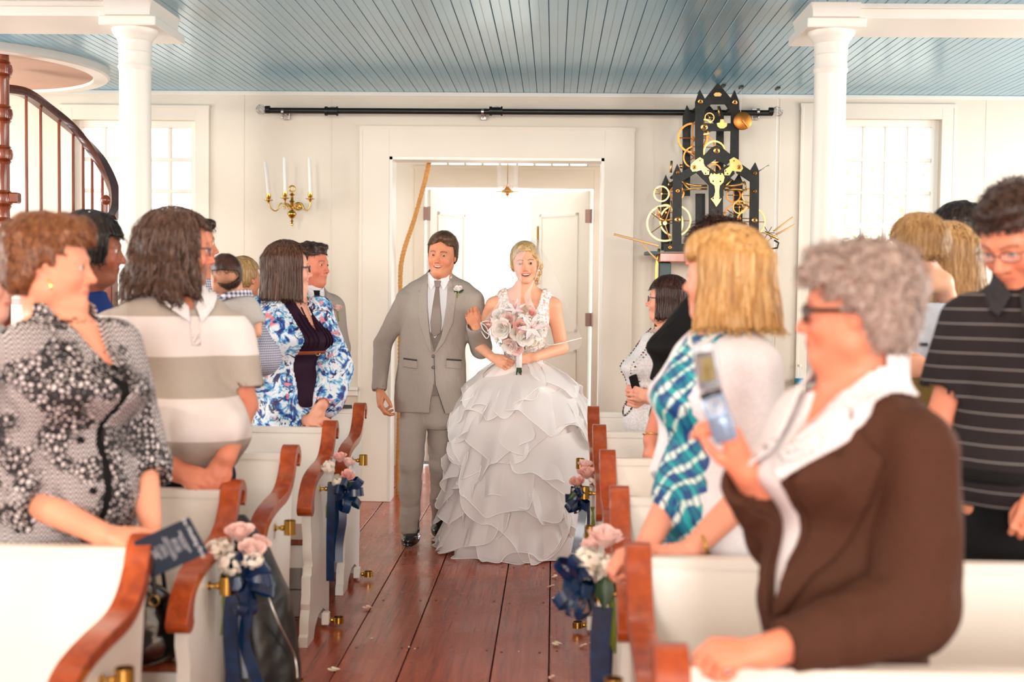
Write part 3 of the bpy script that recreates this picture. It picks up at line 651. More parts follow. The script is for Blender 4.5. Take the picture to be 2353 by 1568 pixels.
pew_flowers('large blossom bunch with one big pink rose and green leaf, nearest on the right', w_(1378,1270,.02), 1, 11,
    [(w_(1388,1258,-.02),(.15,-.2,1),0.040,'rose'),(w_(1366,1268,.02),(-.2,-.1,1),0.028,'rose')],
    [(w_(1352,1283,-.03),(.04,.04,.034),60,.0115),(w_(1385,1292,-.03),(.036,.04,.03),44,.011),(w_(1345,1312,-.03),(.03,.03,.02),26,.0105),(w_(1404,1302,0),(.014,.02,.03),14,.009)],
    [([w_(1385,1395,-.05),w_(1380,1450,-.05),w_(1378,1500,-.05),w_(1380,1620,-.05)],0.058,(1,0,0)),([w_(1392,1400,-.0),w_(1398,1470,-.0),w_(1392,1620,-.0)],0.03,(1,.2,0))],
    [(w_(1388+i*6,1310,-.04),w_(1398+i*5,1475+i*9,-.02)) for i in range(4)],
    w_(1352,1345,-.03), 0.115, [(w_(1388,1325,-.08),w_(1388,1405,-.1),.034),(w_(1402,1330,-.0),w_(1408,1385,-.0),.022)])
# petals on the floor
def floor_pt(px, py):
    v = C2W @ Vector(((px-CX)/FPX, -(py-CY)/FPX, -1)); k = -EYE.z/v.z; return EYE+v*k
fp = [(841,1402,.034,1,'pink petal on the left plank seam'),(853,1470,.014,0,'tiny cream petal in the aisle left of the long seams'),(763,1545,.032,0,'curled cream petals at the bottom left of the aisle'),(1272,1329,.026,0,'white petal farthest of the right petals, near the dress hem'),(1262,1352,.028,1,'pink petal clump just below the farthest white petal'),(1272,1379,.022,0,'cream petal curled below the pink clump'),(1276,1485,.03,0,'white triangular petal on the right of the aisle'),(1336,1489,.026,1,'pink star-shaped petal beside the right brass ring'),(1356,1481,.016,1,'pink petal half hidden by the right ribbon'),(1264,1562,.022,1,'pink petal at the bottom edge of the picture'),(940,1490,.01,0,'small yellow petal crumb in the middle of the aisle'),(953,1494,.008,0,'smallest yellow petal crumb in the middle of the aisle'),(1192,1500,.007,0,'dry petal crumb right of the middle of the aisle')]
for k, (px, py, s, pk, lab) in enumerate(fp):
    rr = random.Random(k); c = floor_pt(px, py); mb = MB()
    for q in range(2 if s > .02 else 1):
        a = rr.uniform(0, PI); n = 8; vs = []
        for i in range(n+1):
            for j in range(5):
                u, v = i/n*2-1, j/2-1; ww = math.sqrt(max(0,1-u*u))*(0.75+.25*u)
                x_, y_ = u*s*0.62, v*ww*s*0.45
                z_ = 0.003+s*(0.28*u*u*(1 if u > 0 else .4)+0.22*v*v*ww)+0.004*q
                vs.append((x_*math.cos(a)-y_*math.sin(a)+q*s*.4, x_*math.sin(a)+y_*math.cos(a)+q*s*.2, z_))
        mb.add(vs, [(i*5+j,(i+1)*5+j,(i+1)*5+j+1,i*5+j+1) for i in range(n) for j in range(4)])
    o = mb.build('flower_petal', M['petal_pink'] if pk else M['petal_cream'], None, True); o.location = c; tag(o, lab, 'petal', 'fallen petals on the aisle floor')

# ------------------------------------------------------------------ iron rod over the door
d = 8.52; a, b = W(612,254,d), W(1775,260,d); r = empty('iron_rod', a); tag(r, 'long black iron rod on brackets above the doorway', 'rod')
mb = MB().tube([(0,0,0), b-a], 0.0195, 16); smooth_by_angle(mb.build('rod', M['black_iron'], r), .9)
for px in (763, 1141):
    p = W(px, 255.5, d)-a
    smooth_by_angle(MB().tube([p-Vector((.04,0,0)),p+Vector((.035,0,0))],0.026,16).tube([p+Vector((-.048,0,0)),p+Vector((-.03,0,0))],0.031,14).tube([p+Vector((.03,0,0)),p+Vector((.04,0,0))],0.032,14).build('sleeve', M['black_iron'], r), .6)
    MB().ring(p+Vector((0.0,0.0,-.006)),0.037,0.0035,(0,1,0),28,6,PI,2*PI).build('wire_clip', M['steel'], r, True)
for px in (650, 1109, 1742):
    p = W(px, 257, d)-a
    smooth_by_angle(MB().tube([p-Vector((.008,0,0)),p+Vector((.008,0,0))],0.023,14).box((p.x-.008,p.y,p.z-.008),(p.x+.008,p.y+0.14,p.z+.008)).box((p.x-.02,p.y+.12,p.z-.04),(p.x+.02,p.y+.139,p.z+.04),.003).ball(p+Vector((0,-.0,-.036)),0.009,8,6).build('bracket', M['steel'], r), .6)
for px, s in ((600,-1),(1787,1)):
    p = W(px, 252 if s < 0 else 256, d)-a; mb = MB()
    for k in range(6):
        ax = Vector((math.sin(k*1.1), math.cos(k*1.7), math.cos(k*.8))).normalized(); mb.ring(p, 0.034, 0.0018, ax, 18, 5)
    mb.build('wire_cage', M['clear'] if False else M['steel'], r, True)
    MB().ball(p, 0.02, 10, 8).build('bulb', M['clear'], r, True)
    smooth_by_angle(MB().tube([p+Vector((-s*.03,0,0)),p+Vector((-s*.06,0,0))],0.026,12).build('end_collar', M['black_iron'], r), .6)

# ------------------------------------------------------------------ brass candle sconce
d = 8.45; c0 = W(671,470,d); r = empty('candle_sconce', c0); tag(r, 'brass three-armed candle sconce on the wall left of the doorway', 'sconce')
P = lambda x, y, dd=0.0: W(x, y, d+dd)-c0; s_ = d/FPX
smooth_by_angle(MB().lathe([(0,-.145),(.007,-.14),(.009,-.13),(.006,-.124),(.004,-.12),(.012,-.112),(.006,-.105),(.005,-.096),(.016,-.09),(.03,-.07),(.031,-.06),(.022,-.045),(.008,-.036),(.012,-.028),(.012,.01),(.02,.02),(.011,.03),(.009,.055),(.019,.065),(.008,.075),(.007,.085)],(0,0,0),20).build('stem', M['brass'], r), .7)
MB().ring((0,0,0.105),0.019,0.0055).build('hanging_ring', M['brass'], r, True)
smooth_by_angle(MB().tube([(0,0,0.0),(0,0.17,0.0)],0.012,10).lathe([(0.03,0),(0.027,0.01),(0.012,0.016)],(0,0.2,0),20,(0,-1,0)).build('wall_plate', M['brass'], r), .6)
for (cxp, cyp, armpts, tpx, tpy, dd) in ((617,458,[(668,480),(655,470),(645,468),(640,480),(632,485),(622,478),(617,465)],609,370,-.02),(655,453,[(668,478),(664,470),(656,468),(655,460)],653,361,-.12),(713,455,[(674,480),(686,470),(693,468),(699,480),(706,484),(711,475),(713,462)],710,362,-.02)):
    pts = [P(x, y, dd*min(1, i/3)) for i, (x, y) in enumerate(armpts)]
    MB().tube(cr([tuple(p) for p in pts], 5), 0.0045, 7).build('arm', M['brass'], r, True)
    q = P(cxp, cyp, dd)
    smooth_by_angle(MB().lathe([(0,-.03),(.004,-.03),(.006,-.022),(.011,-.02),(.006,-.016),(.03,-.008),(.031,-.004),(.012,-.004),(.012,.003),(.0155,.008),(.0155,.035),(.013,.035),(.012,.01),(0,.01)], q, 20).build('cup', M['brass'], r), .7)
    t_ = W(tpx, tpy, d+dd)-c0; base = q+Vector((0,0,.012)); h = t_.z-base.z
    cnd = MB().tube([base, base.lerp(t_, .97), t_], [0.0095,0.009,0.004], 12).build('candle', M['candle'], None, False); smooth_by_angle(cnd, .7)
    cnd.location = c0; tag(cnd, 'slim white candle in the %s arm of the brass sconce' % ('left' if cxp < 640 else 'middle' if cxp < 700 else 'right'), 'candle', 'white candles of the wall sconce')
for s in (-1, 1):
    mb = MB()
    for k, (x0, z0, R) in enumerate(((.02,-.02,.012),(.035,-.008,.014),(.05,-.022,.009))): mb.ring((s*x0,-.01,z0),R,.0028,(0,1,0),16,5,0.5,5.2)
    mb.build('scroll', M['brass'], r, True)

# ------------------------------------------------------------------ bell rope, porch lantern
d = 8.98; rp_ = [W(x, y, dd) for x, y, dd in ((1000,245,9.0),(990,330,9.0),(985,378,9.0),(970,440,9.0),(950,510,9.0),(933,560,8.98),(923,600,8.98),(920,640,8.97),(919,760,8.97),(918,900,8.97),(916,1000,8.97),(914,1080,8.97),(914,1140,8.97))]
r = empty('bell_rope', rp_[-1]); tag(r, 'thick twisted tan bell rope hanging in the doorway left of the man in grey', 'rope')
core = [Vector(p)-rp_[-1] for p in cr([tuple(p) for p in rp_], 16)]
rm = simple('manila_rope', srgb(214,158,92), 0.8, var=0.15, scale=60, bump=.3, bscale=200)
acc = 0; 
for k in range(3):
    pts = []; acc = 0
    for i, p in enumerate(core):
        if i: acc += (p-core[i-1]).length
        a = acc/0.075*2*PI+k*2*PI/3; t_ = (core[min(i+1,len(core)-1)]-core[max(i-1,0)]).normalized(); u_ = t_.cross(Vector((0,1,0))).normalized(); v_ = t_.cross(u_)
        pts.append(p+(u_*math.cos(a)+v_*math.sin(a))*0.0085)
    dense = pts; MB().tube(dense, 0.0098, 7).build('strand', rm, r, True)
d = 9.6; top = W(1166,372,d); bt = W(1166,440,d)
r = empty('lantern', bt); tag(r, 'hanging glass lantern with brass base in the entry porch', 'lantern')
h = top.z-bt.z
smooth_by_angle(MB().lathe([(0.082,0.03),(0.082,h-0.01),(0.08,h-0.01),(0.08,0.03)],(0,0,0),32).build('glass_cylinder', M['clear'], r), .7)
smooth_by_angle(MB().lathe([(0,-.045),(.006,-.042),(.008,-.03),(.015,-.025),(.012,-.018),(.042,-.01),(.046,-.004),(.044,.006),(.02,.02),(.01,.032),(.008,.04),(0,.04)],(0,0,0),22).build('base', M['brass_light'], r), .7)
MB().tube([(0,0,.035),(0,0,2.75-bt.z)],0.004,8).build('rod', M['brass'], r, True)
MB().tube([(-.085,0,-.002),(.085,0,-.002)],0.004,6).ring((-.02,0,.035),.012,.003).ring((.03,0,.03),.01,.003).build('cross_arm', M['brass_light'], r, True)
# small bottle on the right window sill
p = W(1836,905,8.6); 
r = empty('water_bottle', (p.x, 8.6, WZ0)); tag(r, 'clear plastic water bottle with blue label on the right window sill', 'bottle')
smooth_by_angle(MB().lathe([(0,0),(.03,0),(.032,.01),(.03,.06),(.032,.07),(.032,.13),(.028,.15),(.012,.185),(.012,.2),(0,.2)],(0,0,0),18).build('body', M['clear'], r), .7)
MB().lathe([(.0328,.075),(.0328,.12)],(0,0,0),18).build('paper_label', simple('blue_label', srgb(60,150,180), .5), r, True)
MB().lathe([(0,.2),(.013,.2),(.013,.215),(0,.215)],(0,0,0),12).build('cap', M['white'], r)
# ------------------------------------------------------------------ the old tower-clock movement on the wall
def clock():
    K = 3.4844; D0 = 8.22
    C3 = lambda X, Y, d=D0: W(1400+X/K, 170+Y/K, d)
    base = C3(860, 1360); r = empty('tower_clock_movement', base); tag(r, 'antique tower clock movement, black gothic frame with brass gears, right of the doorway', 'clock')
    s1 = D0/FPX/K
    P = lambda X, Y, dd=0.0: C3(X, Y, D0+dd)-base
    t = NT('black_painted_cast_iron'); n = t.noise(t.coord(), 26, 4); t.col(t.ramp(n, [(.35, srgb(12,13,10)), (.65, srgb(26,28,22))])); t.set(Roughness=.5, Specular_IOR_Level=.35); t.bump(n, .5, .006); iron = t.m
    edge = simple('worn_gilt_edge', srgb(120,104,64), .4, .6)
    def plate(name, pts, d0, th, mat, par=r, bev=.002):
        q = [P(x, y) for x, y in pts]; mb = MB().prism([(v.x, v.z) for v in q][::-1], base.y*0+(d0), d0+th, 1)
        bm = bmesh.new(); me = mesh('tmp', mb.v, mb.f); bm.from_mesh(me); bpy.data.meshes.remove(me); bmesh.ops.recalc_face_normals(bm, faces=list(bm.faces)); bmesh.ops.triangulate(bm, faces=[f for f in bm.faces if len(f.verts) > 4])
        me = bpy.data.meshes.new(name); bm.to_mesh(me); bm.free(); o = link(name, me, mat, par); return o
    top = [(690,220),(725,125),(765,200),(870,70),(975,195),(1005,130),(1040,220),(1040,305),(975,305),(930,240),(820,240),(762,290),(757,330),(690,330)]
    F_ = [top, [(690,325),(757,325),(752,668),(690,690)], [(978,300),(1040,300),(1037,715),(970,662)], [(752,395),(978,395),(975,455),(755,455)],
          [(857,572),(905,590),(985,655),(970,700),(940,730),(857,680),(780,735),(745,700),(745,665),(812,595)], [(857,790),(940,730),(990,740),(1005,800),(912,888),(800,888),(700,790),(735,735),(780,735)],
          [(800,880),(912,880),(908,1365),(798,1365)], [(690,700),(700,790),(580,862),(512,862),(512,800),(545,720),(575,790),(650,742)], [(1035,705),(1130,772),(1170,708),(1200,780),(1200,862),(1130,862),(1020,790)],
          [(510,855),(582,855),(578,1365),(506,1365)], [(1130,855),(1200,855),(1196,1365),(1122,1365)], [(440,1360),(1260,1360),(1260,1422),(440,1422)]]
    for i, f in enumerate(F_): plate('frame_plate', f, -0.0006*(i % 4), .03, iron); plate('frame_rim', [(x+(2 if x < 860 else -2), y-3) for x, y in f], .006, .018, edge) if i in (0, 4) else None
    # back frame
    sh = lambda f, dx=-66, dy=80: [(x*.97+dx+20, y*.97+dy) for x, y in f]
    for i, f in enumerate((top, [(690,325),(757,325),(752,900),(690,900)], [(978,300),(1040,300),(1037,900),(970,900)], F_[7], F_[8], [(510,855),(582,855),(578,1365),(506,1365)], [(1130,855),(1200,855),(1196,1365),(1122,1365)], [(800,880),(880,880),(880,1365),(800,1365)])): plate('back_frame_plate', sh(f), .27+.0006*(i % 4), .025, iron)
    for X, Y in ((725,250),(1005,250),(545,800),(1165,800),(545,1340),(1165,1340),(857,1340)): a = P(X, Y); MB().tube([a+Vector((0,.02,0)), a+Vector((-.01,.29,0))], .012, 8).build('pillar', iron, r)
    def gear(X, Y, R, wd, dd, mat, spokes=5, teeth=60, th=.012, hub=.2, ph=0.0):
        c = P(X, Y); c.y = dd; R_ = R*s1; w_ = wd*s1; mb = MB(); n = teeth*2; vs = []; hh = th/2
        for i in range(n):
            a = 2*PI*i/n; Ro = R_*(1.0 if i % 2 else .972) if teeth else R_
            for rr_, y_ in ((Ro,-hh),(Ro,hh),(R_-w_,hh),(R_-w_,-hh)): vs.append((c.x+rr_*math.cos(a), c.y+y_, c.z+rr_*math.sin(a)))
        mb.add(vs, [(i*4+k, i*4+(k+1)%4, ((i+1)%n)*4+(k+1)%4, ((i+1)%n)*4+k) for i in range(n) for k in range(4)])
        for k in range(spokes):
            a = ph+2*PI*k/spokes; u = Vector((math.cos(a),0,math.sin(a))); mb.tube([c+u*R_*hub*.5, c+u*(R_-w_*.6)], w_*.30, 6)
        mb.tube([c-Vector((0,hh*2.5,0)), c+Vector((0,hh*2.5,0))], R_*hub*.55, 14)
        return smooth_by_angle(mb.build('gear', mat, r), .6)
    B, Z = M['brass_light'], M['bronze']
    for a in ((690,490,125,17,.16,Z,4,50),(775,410,66,14,.10,B,4,36),(857,612,92,14,.10,B,0,48),(857,612,62,30,.08,B,0,0),(780,560,100,12,.20,Z,5,44),(700,650,92,12,.14,Z,5,40),(455,1190,150,15,.10,B,5,72),(545,1167,130,14,.14,B,4,60),(545,1167,100,13,.06,B,0,0),(545,1167,74,46,.08,B,0,0),(430,950,66,12,.12,B,4,36),(560,940,62,12,.16,Z,4,36),(1020,960,60,12,.14,Z,4,36),(1150,960,62,12,.16,B,4,36),(1060,1150,130,13,.12,Z,5,60),(1150,1180,118,13,.08,B,4,60),(1160,1170,88,12,.06,B,0,0),(1160,1170,64,30,.05,B,0,0),(1060,1060,55,10,.1,B,4,36),(470,1100,70,10,.15,Z,3,36),(860,760,55,12,.12,Z,4,30),(820,330,40,8,.12,B,3,24),(380,1120,46,8,.12,B,3,0)): gear(*a)
    c = P(1058,385,0); c.y = -.05; smooth_by_angle(MB().lathe([(0,-.012),(.052,-.012),(.058,-.008),(.058,.008),(.054,.012),(0,.012)], c, 40, (0,1,0)).lathe([(0,-.02),(.008,-.02),(.01,-.01)], c, 12, (0,1,0)).build('weight_drum', M['bronze'], r), .6)
    MB().tube([c+Vector((.0,-.02,0)), c+Vector((.035,-.022,-.045))], .003, 5).build('hand', B, r)
    MB().tube([c, c+Vector((0,.2,0))], .012, 8).build('arbor', Z, r)
    LP = [(690,690),(725,668),(752,685),(757,735),(800,768),(797,808),(760,808),(735,770),(700,780),(665,783),(648,757),(655,725)]
    plate('brass_plate', LP, -.008, .010, B); plate('brass_plate', [(1035,690),(995,668),(962,688),(965,738),(920,772),(922,812),(962,812),(985,775),(1015,780),(1052,785),(1070,757),(1060,728)], -.008, .010, B)
    plate('brass_plate', [(797,830),(812,798),(835,795),(858,806),(885,795),(908,798),(922,830),(912,868),(884,895),(878,940),(880,985),(898,1000),(882,1030),(856,1064),(835,1030),(812,1000),(838,982),(848,940),(842,895),(808,868)], -.008, .010, B)
    plate('brass_plate', [(860,395),(885,390),(890,365),(915,365),(918,390),(944,395),(940,420),(915,437),(885,437),(865,420)], -.008, .010, B); plate('brass_plate', [(835,165),(850,150),(885,150),(900,165),(890,180),(845,180)], -.006, .008, B)
    for X, Y, R in ((728,222,20),(1003,228,20),(758,427,28),(857,615,25),(547,790,14),(547,938,17),(545,1167,24),(1165,796,14),(1165,941,14),(1160,1172,22),(485,1390,16),(680,748,17),(1038,748,17),(725,695,5),(997,697,5),(790,775,6),(770,797,6),(930,778,6),(945,800,6),(828,800,7),(888,803,7),(830,860,7),(888,862,7),(830,997,7),(884,997,7)):
        c = P(X, Y); c.y = -.014 if R < 10 else -.008; R_ = R*s1; m_ = M['black_iron'] if R < 10 else B
        smooth_by_angle(MB().lathe([(0,.0),(R_*.35,.0),(R_*.4,-.006),(R_*.75,-.011),(R_,-.007),(R_,.006)][::-1] if R >= 10 else [(0,-.002),(R_,-.001),(R_,.005)][::-1], c, 16, (0,1,0)).build('boss', m_, r), .6)
        if R >= 14: MB().lathe([(0,-.001),(R_*.33,0)], c+Vector((0,-.0015,0)), 10, (0,1,0)).build('arbor_end', M['black_iron'], r)
    def rod(pts, rad, mat, name='lever', dd=.05): return MB().tube([P(x, y)+Vector((0,dd,0)) for x, y in pts], rad, 8).build(name, mat, r, True)
    for pts, rad in (([(590,855),(640,880),(700,890),(790,892)],.008),([(595,925),(660,915),(790,918)],.007),([(600,860),(625,900),(655,925)],.006),([(918,920),(985,838)],.007),([(925,895),(1010,890),(1060,880),(1095,860)],.008),([(930,925),(1030,920),(1110,928)],.007),([(1095,860),(1108,930)],.006),([(505,690),(498,785)],.008),([(585,720),(580,750)],.013),([(490,860),(480,885),(500,880)],.006),([(375,920),(430,945)],.005),([(500,1010),(520,1160)],.005),([(1030,1040),(1120,1045)],.006),([(1075,1020),(1080,1085)],.006),([(400,1060),(420,1150)],.007),([(880,250),(890,330)],.006)): rod(pts, rad, B)
    wd = simple('lance_wood', srgb(222,176,120), .4); 
    for pts, rad in (([(35,1285),(240,1338),(392,1378)],.0075),([(255,1350),(330,1440),(385,1495)],.0055),([(1310,1262),(1465,1150)],.006),([(1330,1288),(1480,1210)],.006),([(1210,1390),(1330,1288)],.005)): rod(pts, rad, wd, 'wooden_rod', -.02)
    rod([(1205,775),(1300,720)], .004, M['steel'], 'steel_rod', .1)
    gear(1265,1275,62,9,-.03,M['black_iron'],6,0,.012,.2); rod([(1235,1270),(1345,1325)], .008, B, 'crank', -.05); rod([(1310,1335),(1345,1355),(1335,1395),(1275,1405)], .006, M['black_iron'], 'crank_handle', -.05)
    # timber shelf and post that carry it, brass conduit beside
    a, b = P(405,1435), P(1280,1515)
    MB().box((a.x,-.03,b.z),(P(600,1500).x,.40,a.z),.004).build('shelf_beam', M['cherry'], r); MB().box((P(600,1500).x,-.0,b.z),(b.x,.40,a.z),.004).build('shelf_beam', M['cherry'], r)
    teal = simple('dark_green_paint', srgb(24,60,52), .4, var=.1); q0, q1 = P(305,1420), P(395,1446); MB().box((q0.x,-.02,q1.z),(q1.x,.30,q0.z)).build('green_bracket', simple('teal_paint', srgb(16,74,88), .5), r)
    MB().box((P(415,1500).x,.10,-base.z),(P(508,1500).x,.26,b.z),.006).build('green_post', teal, r); MB().box((P(392,1500).x,.14,-base.z),(P(415,1500).x,.22,b.z),.003).build('timber_post', M['cherry'], r)
    MB().box((P(1150,1500).x,.16,-base.z),(P(1240,1500).x,.26,b.z),.006).build('green_post', teal, r)
    MB().tube([P(400,1400), P(385,1480), P(378,1540), P(376,1700), P(372,2100), P(368,2600)], .010, 10).build('brass_conduit', M['brass'], r, True)
    for Y in (1700, 2000): q = P(376, Y); MB().tube([q-Vector((0,0,.02)), q+Vector((0,0,.02))], .014, 10).build('coupling', M['brass'], r, True)
    # cords through slots in the ceiling
    for px, py, dd in ((1703,200,8.35),(1787,203,8.35),(1662,197,8.35)):
        v = C2W @ Vector(((px-CX)/FPX, -(py-CY)/FPX, -1)); k = (ZC-.001-EYE.z)/v.z; q = EYE+v*k
        sl = MB().box((-.010,-.05,-.004),(.010,.05,.006)).build('ceiling_slot', M['black_iron'], r); sl.location = q-base-Vector((0,0,.003))
        if px > 1700: MB().tube([(q.x-base.x,q.y-base.y,q.z-base.z),(q.x-base.x,q.y-base.y,-base.z+1.0 if px > 1750 else P(1058,385).z)], .0016, 5).build('cord', M['steel'], r)
clock()
# ------------------------------------------------------------------ implicit surfaces -> meshes (sparse surface nets)
F = np.float32
def V3(*a): return np.array(a, F)
def mesh_field(f, lo, hi, h, pad=1.25, slack=0.0):
    """quads of the zero set of f inside the box lo..hi with cell size h"""
    lo = np.array(lo, F); hi = np.array(hi, F); lv = 3; H = h*2**lv
    n = np.maximum(1, np.ceil((hi-lo)/H).astype(int))
    ii = np.stack(np.meshgrid(*[np.arange(k) for k in n], indexing='ij'), -1).reshape(-1, 3)
    for L_ in range(lv, -1, -1):
        s = h*2**L_; c = lo+(ii+0.5)*s; d = f(c.astype(F)); keep = np.abs(d) < 0.87*s*pad+slack
        ii = ii[keep]
        if L_: ii = (ii[:, None, :]*2+np.array([[a, b, c_] for a in (0,1) for b in (0,1) for c_ in (0,1)])).reshape(-1, 3)
    if len(ii) == 0: return np.zeros((0,3), F), np.zeros((0,4), int)
    N = (n*2**lv+2).astype(np.int64); key = lambda q: (q[..., 0].astype(np.int64)*N[1]+q[..., 1])*N[2]+q[..., 2]
    corners = np.array([[a, b, c_] for a in (0,1) for b in (0,1) for c_ in (0,1)]); cc = ii[:, None, :]+corners
    ck = key(cc); uk, inv = np.unique(ck.ravel(), return_inverse=True); inv = inv.reshape(ck.shape)
    ui = np.stack([uk//(N[1]*N[2]), (uk//N[2]) % N[1], uk % N[2]], -1); val = f((lo+ui*h).astype(F)); vals = val[inv]
    sg = vals < 0; act = sg.any(1) & ~sg.all(1); ii = ii[act]; vals = vals[act]; sg = sg[act]
    acc = np.zeros((len(ii), 3)); cnt = np.zeros(len(ii))
    for a in range(8):
        for ax in range(3):
            b = a | (4 >> ax)
            if b == a: continue
            cr_ = sg[:, a] != sg[:, b]; t = np.zeros(len(ii)); t[cr_] = vals[cr_, a]/(vals[cr_, a]-vals[cr_, b])
            p = corners[a][None, :]+0.0*acc; p = p+0; p[:, ax] = corners[a][ax]+t; acc[cr_] += p[cr_]; cnt += cr_
    vert = lo+(ii+acc/np.maximum(cnt, 1)[:, None])*h
    k = key(ii); order = np.argsort(k); ks = k[order]
    faces = []
    for ax in range(3):
        o1, o2 = [(1,2),(2,0),(0,1)][ax]; e = np.zeros(3, int); e[ax] = 1
        a_, b_ = 0, (4 >> ax); cr_ = np.where(sg[:, a_] != sg[:, b_])[0]
        if len(cr_) == 0: continue
        base = ii[cr_]; q = []; ok = np.ones(len(cr_), bool)
        for d1, d2 in ((0,0),(-1,0),(-1,-1),(0,-1)):
            c = base.copy(); c[:, o1] += d1; c[:, o2] += d2; neg = (c < 0).any(1); kk = key(np.maximum(c, 0)); pos = np.searchsorted(ks, kk); pos[pos >= len(ks)] = 0
            ok &= (ks[pos] == kk) & ~neg; q.append(order[pos])
        q = np.stack(q, -1); flip = sg[cr_, a_]; q[~flip] = q[~flip][:, ::-1]; faces.append(q[ok])
    return vert.astype(F), (np.concatenate(faces) if faces else np.zeros((0,4), int))
def np_mesh(name, V_, Q, mat=None, parent=None, colors=None, uv=None):
    me = bpy.data.meshes.new(name); me.vertices.add(len(V_)); me.vertices.foreach_set('co', np.ascontiguousarray(V_, F).ravel())
    me.loops.add(len(Q)*4); me.loops.foreach_set('vertex_index', np.ascontiguousarray(Q, np.int32).ravel())
    me.polygons.add(len(Q)); me.polygons.foreach_set('loop_start', np.arange(0, len(Q)*4, 4, dtype=np.int32)); me.polygons.foreach_set('loop_total', np.full(len(Q), 4, np.int32))
    me.polygons.foreach_set('use_smooth', np.ones(len(Q), bool)); me.update(calc_edges=True); me.validate()
    if colors is not None:
        ca_ = me.color_attributes.new('paint', 'FLOAT_COLOR', 'POINT'); c4 = np.ones((len(V_), 4), F); c4[:, :3] = colors; ca_.data.foreach_set('color', c4.ravel())
    return link(name, me, mat, parent)
# primitives
def sm(a, b, k): # smooth union
    h = np.clip(0.5+0.5*(b-a)/k, 0, 1); return b+(a-b)*h-k*h*(1-h)
def smx(a, b, k): return -sm(-a, -b, k)     # smooth intersection
def cone(p, a, b, ra, rb):
    a = np.asarray(a, F); b = np.asarray(b, F); ba = b-a; pa = p-a; t = np.clip(pa@ba/max(1e-9, float(ba@ba)), 0, 1)
    return np.linalg.norm(pa-t[:, None]*ba, axis=1)-(ra+(rb-ra)*t)
def chain(p, pts, rs, k=0.0):
    d = None
    for i in range(len(pts)-1):
        e = cone(p, pts[i], pts[i+1], rs[i], rs[i+1]); d = e if d is None else (sm(d, e, k) if k else np.minimum(d, e))
    return d
def ell(p, c, r, R=None):
    q = p-np.asarray(c, F)
    if R is not None: q = q@R
    r = np.asarray(r, F); k0 = np.linalg.norm(q/r, axis=1); k1 = np.linalg.norm(q/(r*r), axis=1); return np.where(k0 < 1e-5, -r.min(), k0*(k0-1)/np.maximum(k1, 1e-6))
def rotm(x=0, y=0, z=0): return np.array(Euler((x, y, z)).to_matrix(), F)
def loft(p, S, zlo=None, zhi=None, pw=2.0):
    """upright body section: rows (z, half width, half depth, forward offset[, side offset])"""
    S = np.array([list(s)+[0]*(5-len(s)) for s in S], F); S = S[np.argsort(S[:, 0])]; z = p[:, 2]
    zz = np.array(cr([tuple(s) for s in S], 5), F)
    w, d, o, sx = (np.interp(z, zz[:, 0], zz[:, i]) for i in (1, 2, 3, 4))
    x = np.abs((p[:, 0]-sx)/w); y = np.abs((p[:, 1]-o)/d); k = (x**pw+y**pw)**(1/pw); r = (k-1)*np.minimum(w, d)
    r = np.maximum(r, (S[0, 0] if zlo is None else zlo)-z); return np.maximum(r, z-(S[-1, 0] if zhi is None else zhi))
def snoise(p, f=(1,1,1), seed=0):
    r = np.random.RandomState(seed); q = p*np.asarray(f, F); o = np.zeros(len(p), F); a = 1.0
    for k in range(3):
        A = r.normal(size=(3,3)).astype(F)*0.8; ph = r.uniform(0, 6.28, 3).astype(F); s = np.sin(q@A+ph); o += a*(s[:, 0]*s[:, 1]+0.6*s[:, 2]*s[:, 0]); q = q*1.9+s*0.5; a *= 0.55
    return o
def ridge(p, f, seed=0): return 1-np.abs(np.clip(snoise(p, f, seed), -1, 1))
# ------------------------------------------------------------------ materials that read painted vertices
def skin_mat(name, rough=0.46):
    t = NT(name); a = t.n('ShaderNodeAttribute', attribute_name='paint'); v = t.coord(); n = t.noise(v, 55, 4); n2 = t.noise(v, 9, 3)
    c = t.mix(t.ramp(n2, [(0.35, (0.0,)*3+(1,)), (0.7, (0.10,)*3+(1,))]), a.outputs[0], srgb(220,120,96)); t.col(c); t.set(Roughness=rough, Specular_IOR_Level=0.35); t.bump(n, 0.06, 0.002); return t.m
M['skin'] = skin_mat('skin')
def hair_mat(name, c_dark, c_mid, c_light, scale=(70,70,5), rough=0.38):
    t = NT(name); v = t.coord('Object', scale); n = t.noise(v, 1.6, 4, 0.6, 0.3); n2 = t.noise(v, 6, 2)
    f = t.math('ADD', t.math('MULTIPLY', n, 0.7), t.math('MULTIPLY', n2, 0.3)); t.col(t.ramp(f, [(0.3, c_dark), (0.5, c_mid), (0.7, c_light)])); t.set(Roughness=rough, Specular_IOR_Level=0.4); t.bump(f, 0.5, 0.004); return t.m
M['eye'] = None
def cloth(name, c, rough=0.8, weave=0.15, var=0.05, scale=350, c2=None):
    t = NT(name); v = t.coord(); n = t.noise(v, scale, 2); b = c2 or tuple(x*(1-var*3) for x in c[:3])+(1,); t.col(t.ramp(n, [(0.3, b), (0.65, c)])); t.set(Roughness=rough, Specular_IOR_Level=0.2); t.bump(n, weave, 0.001); return t.m

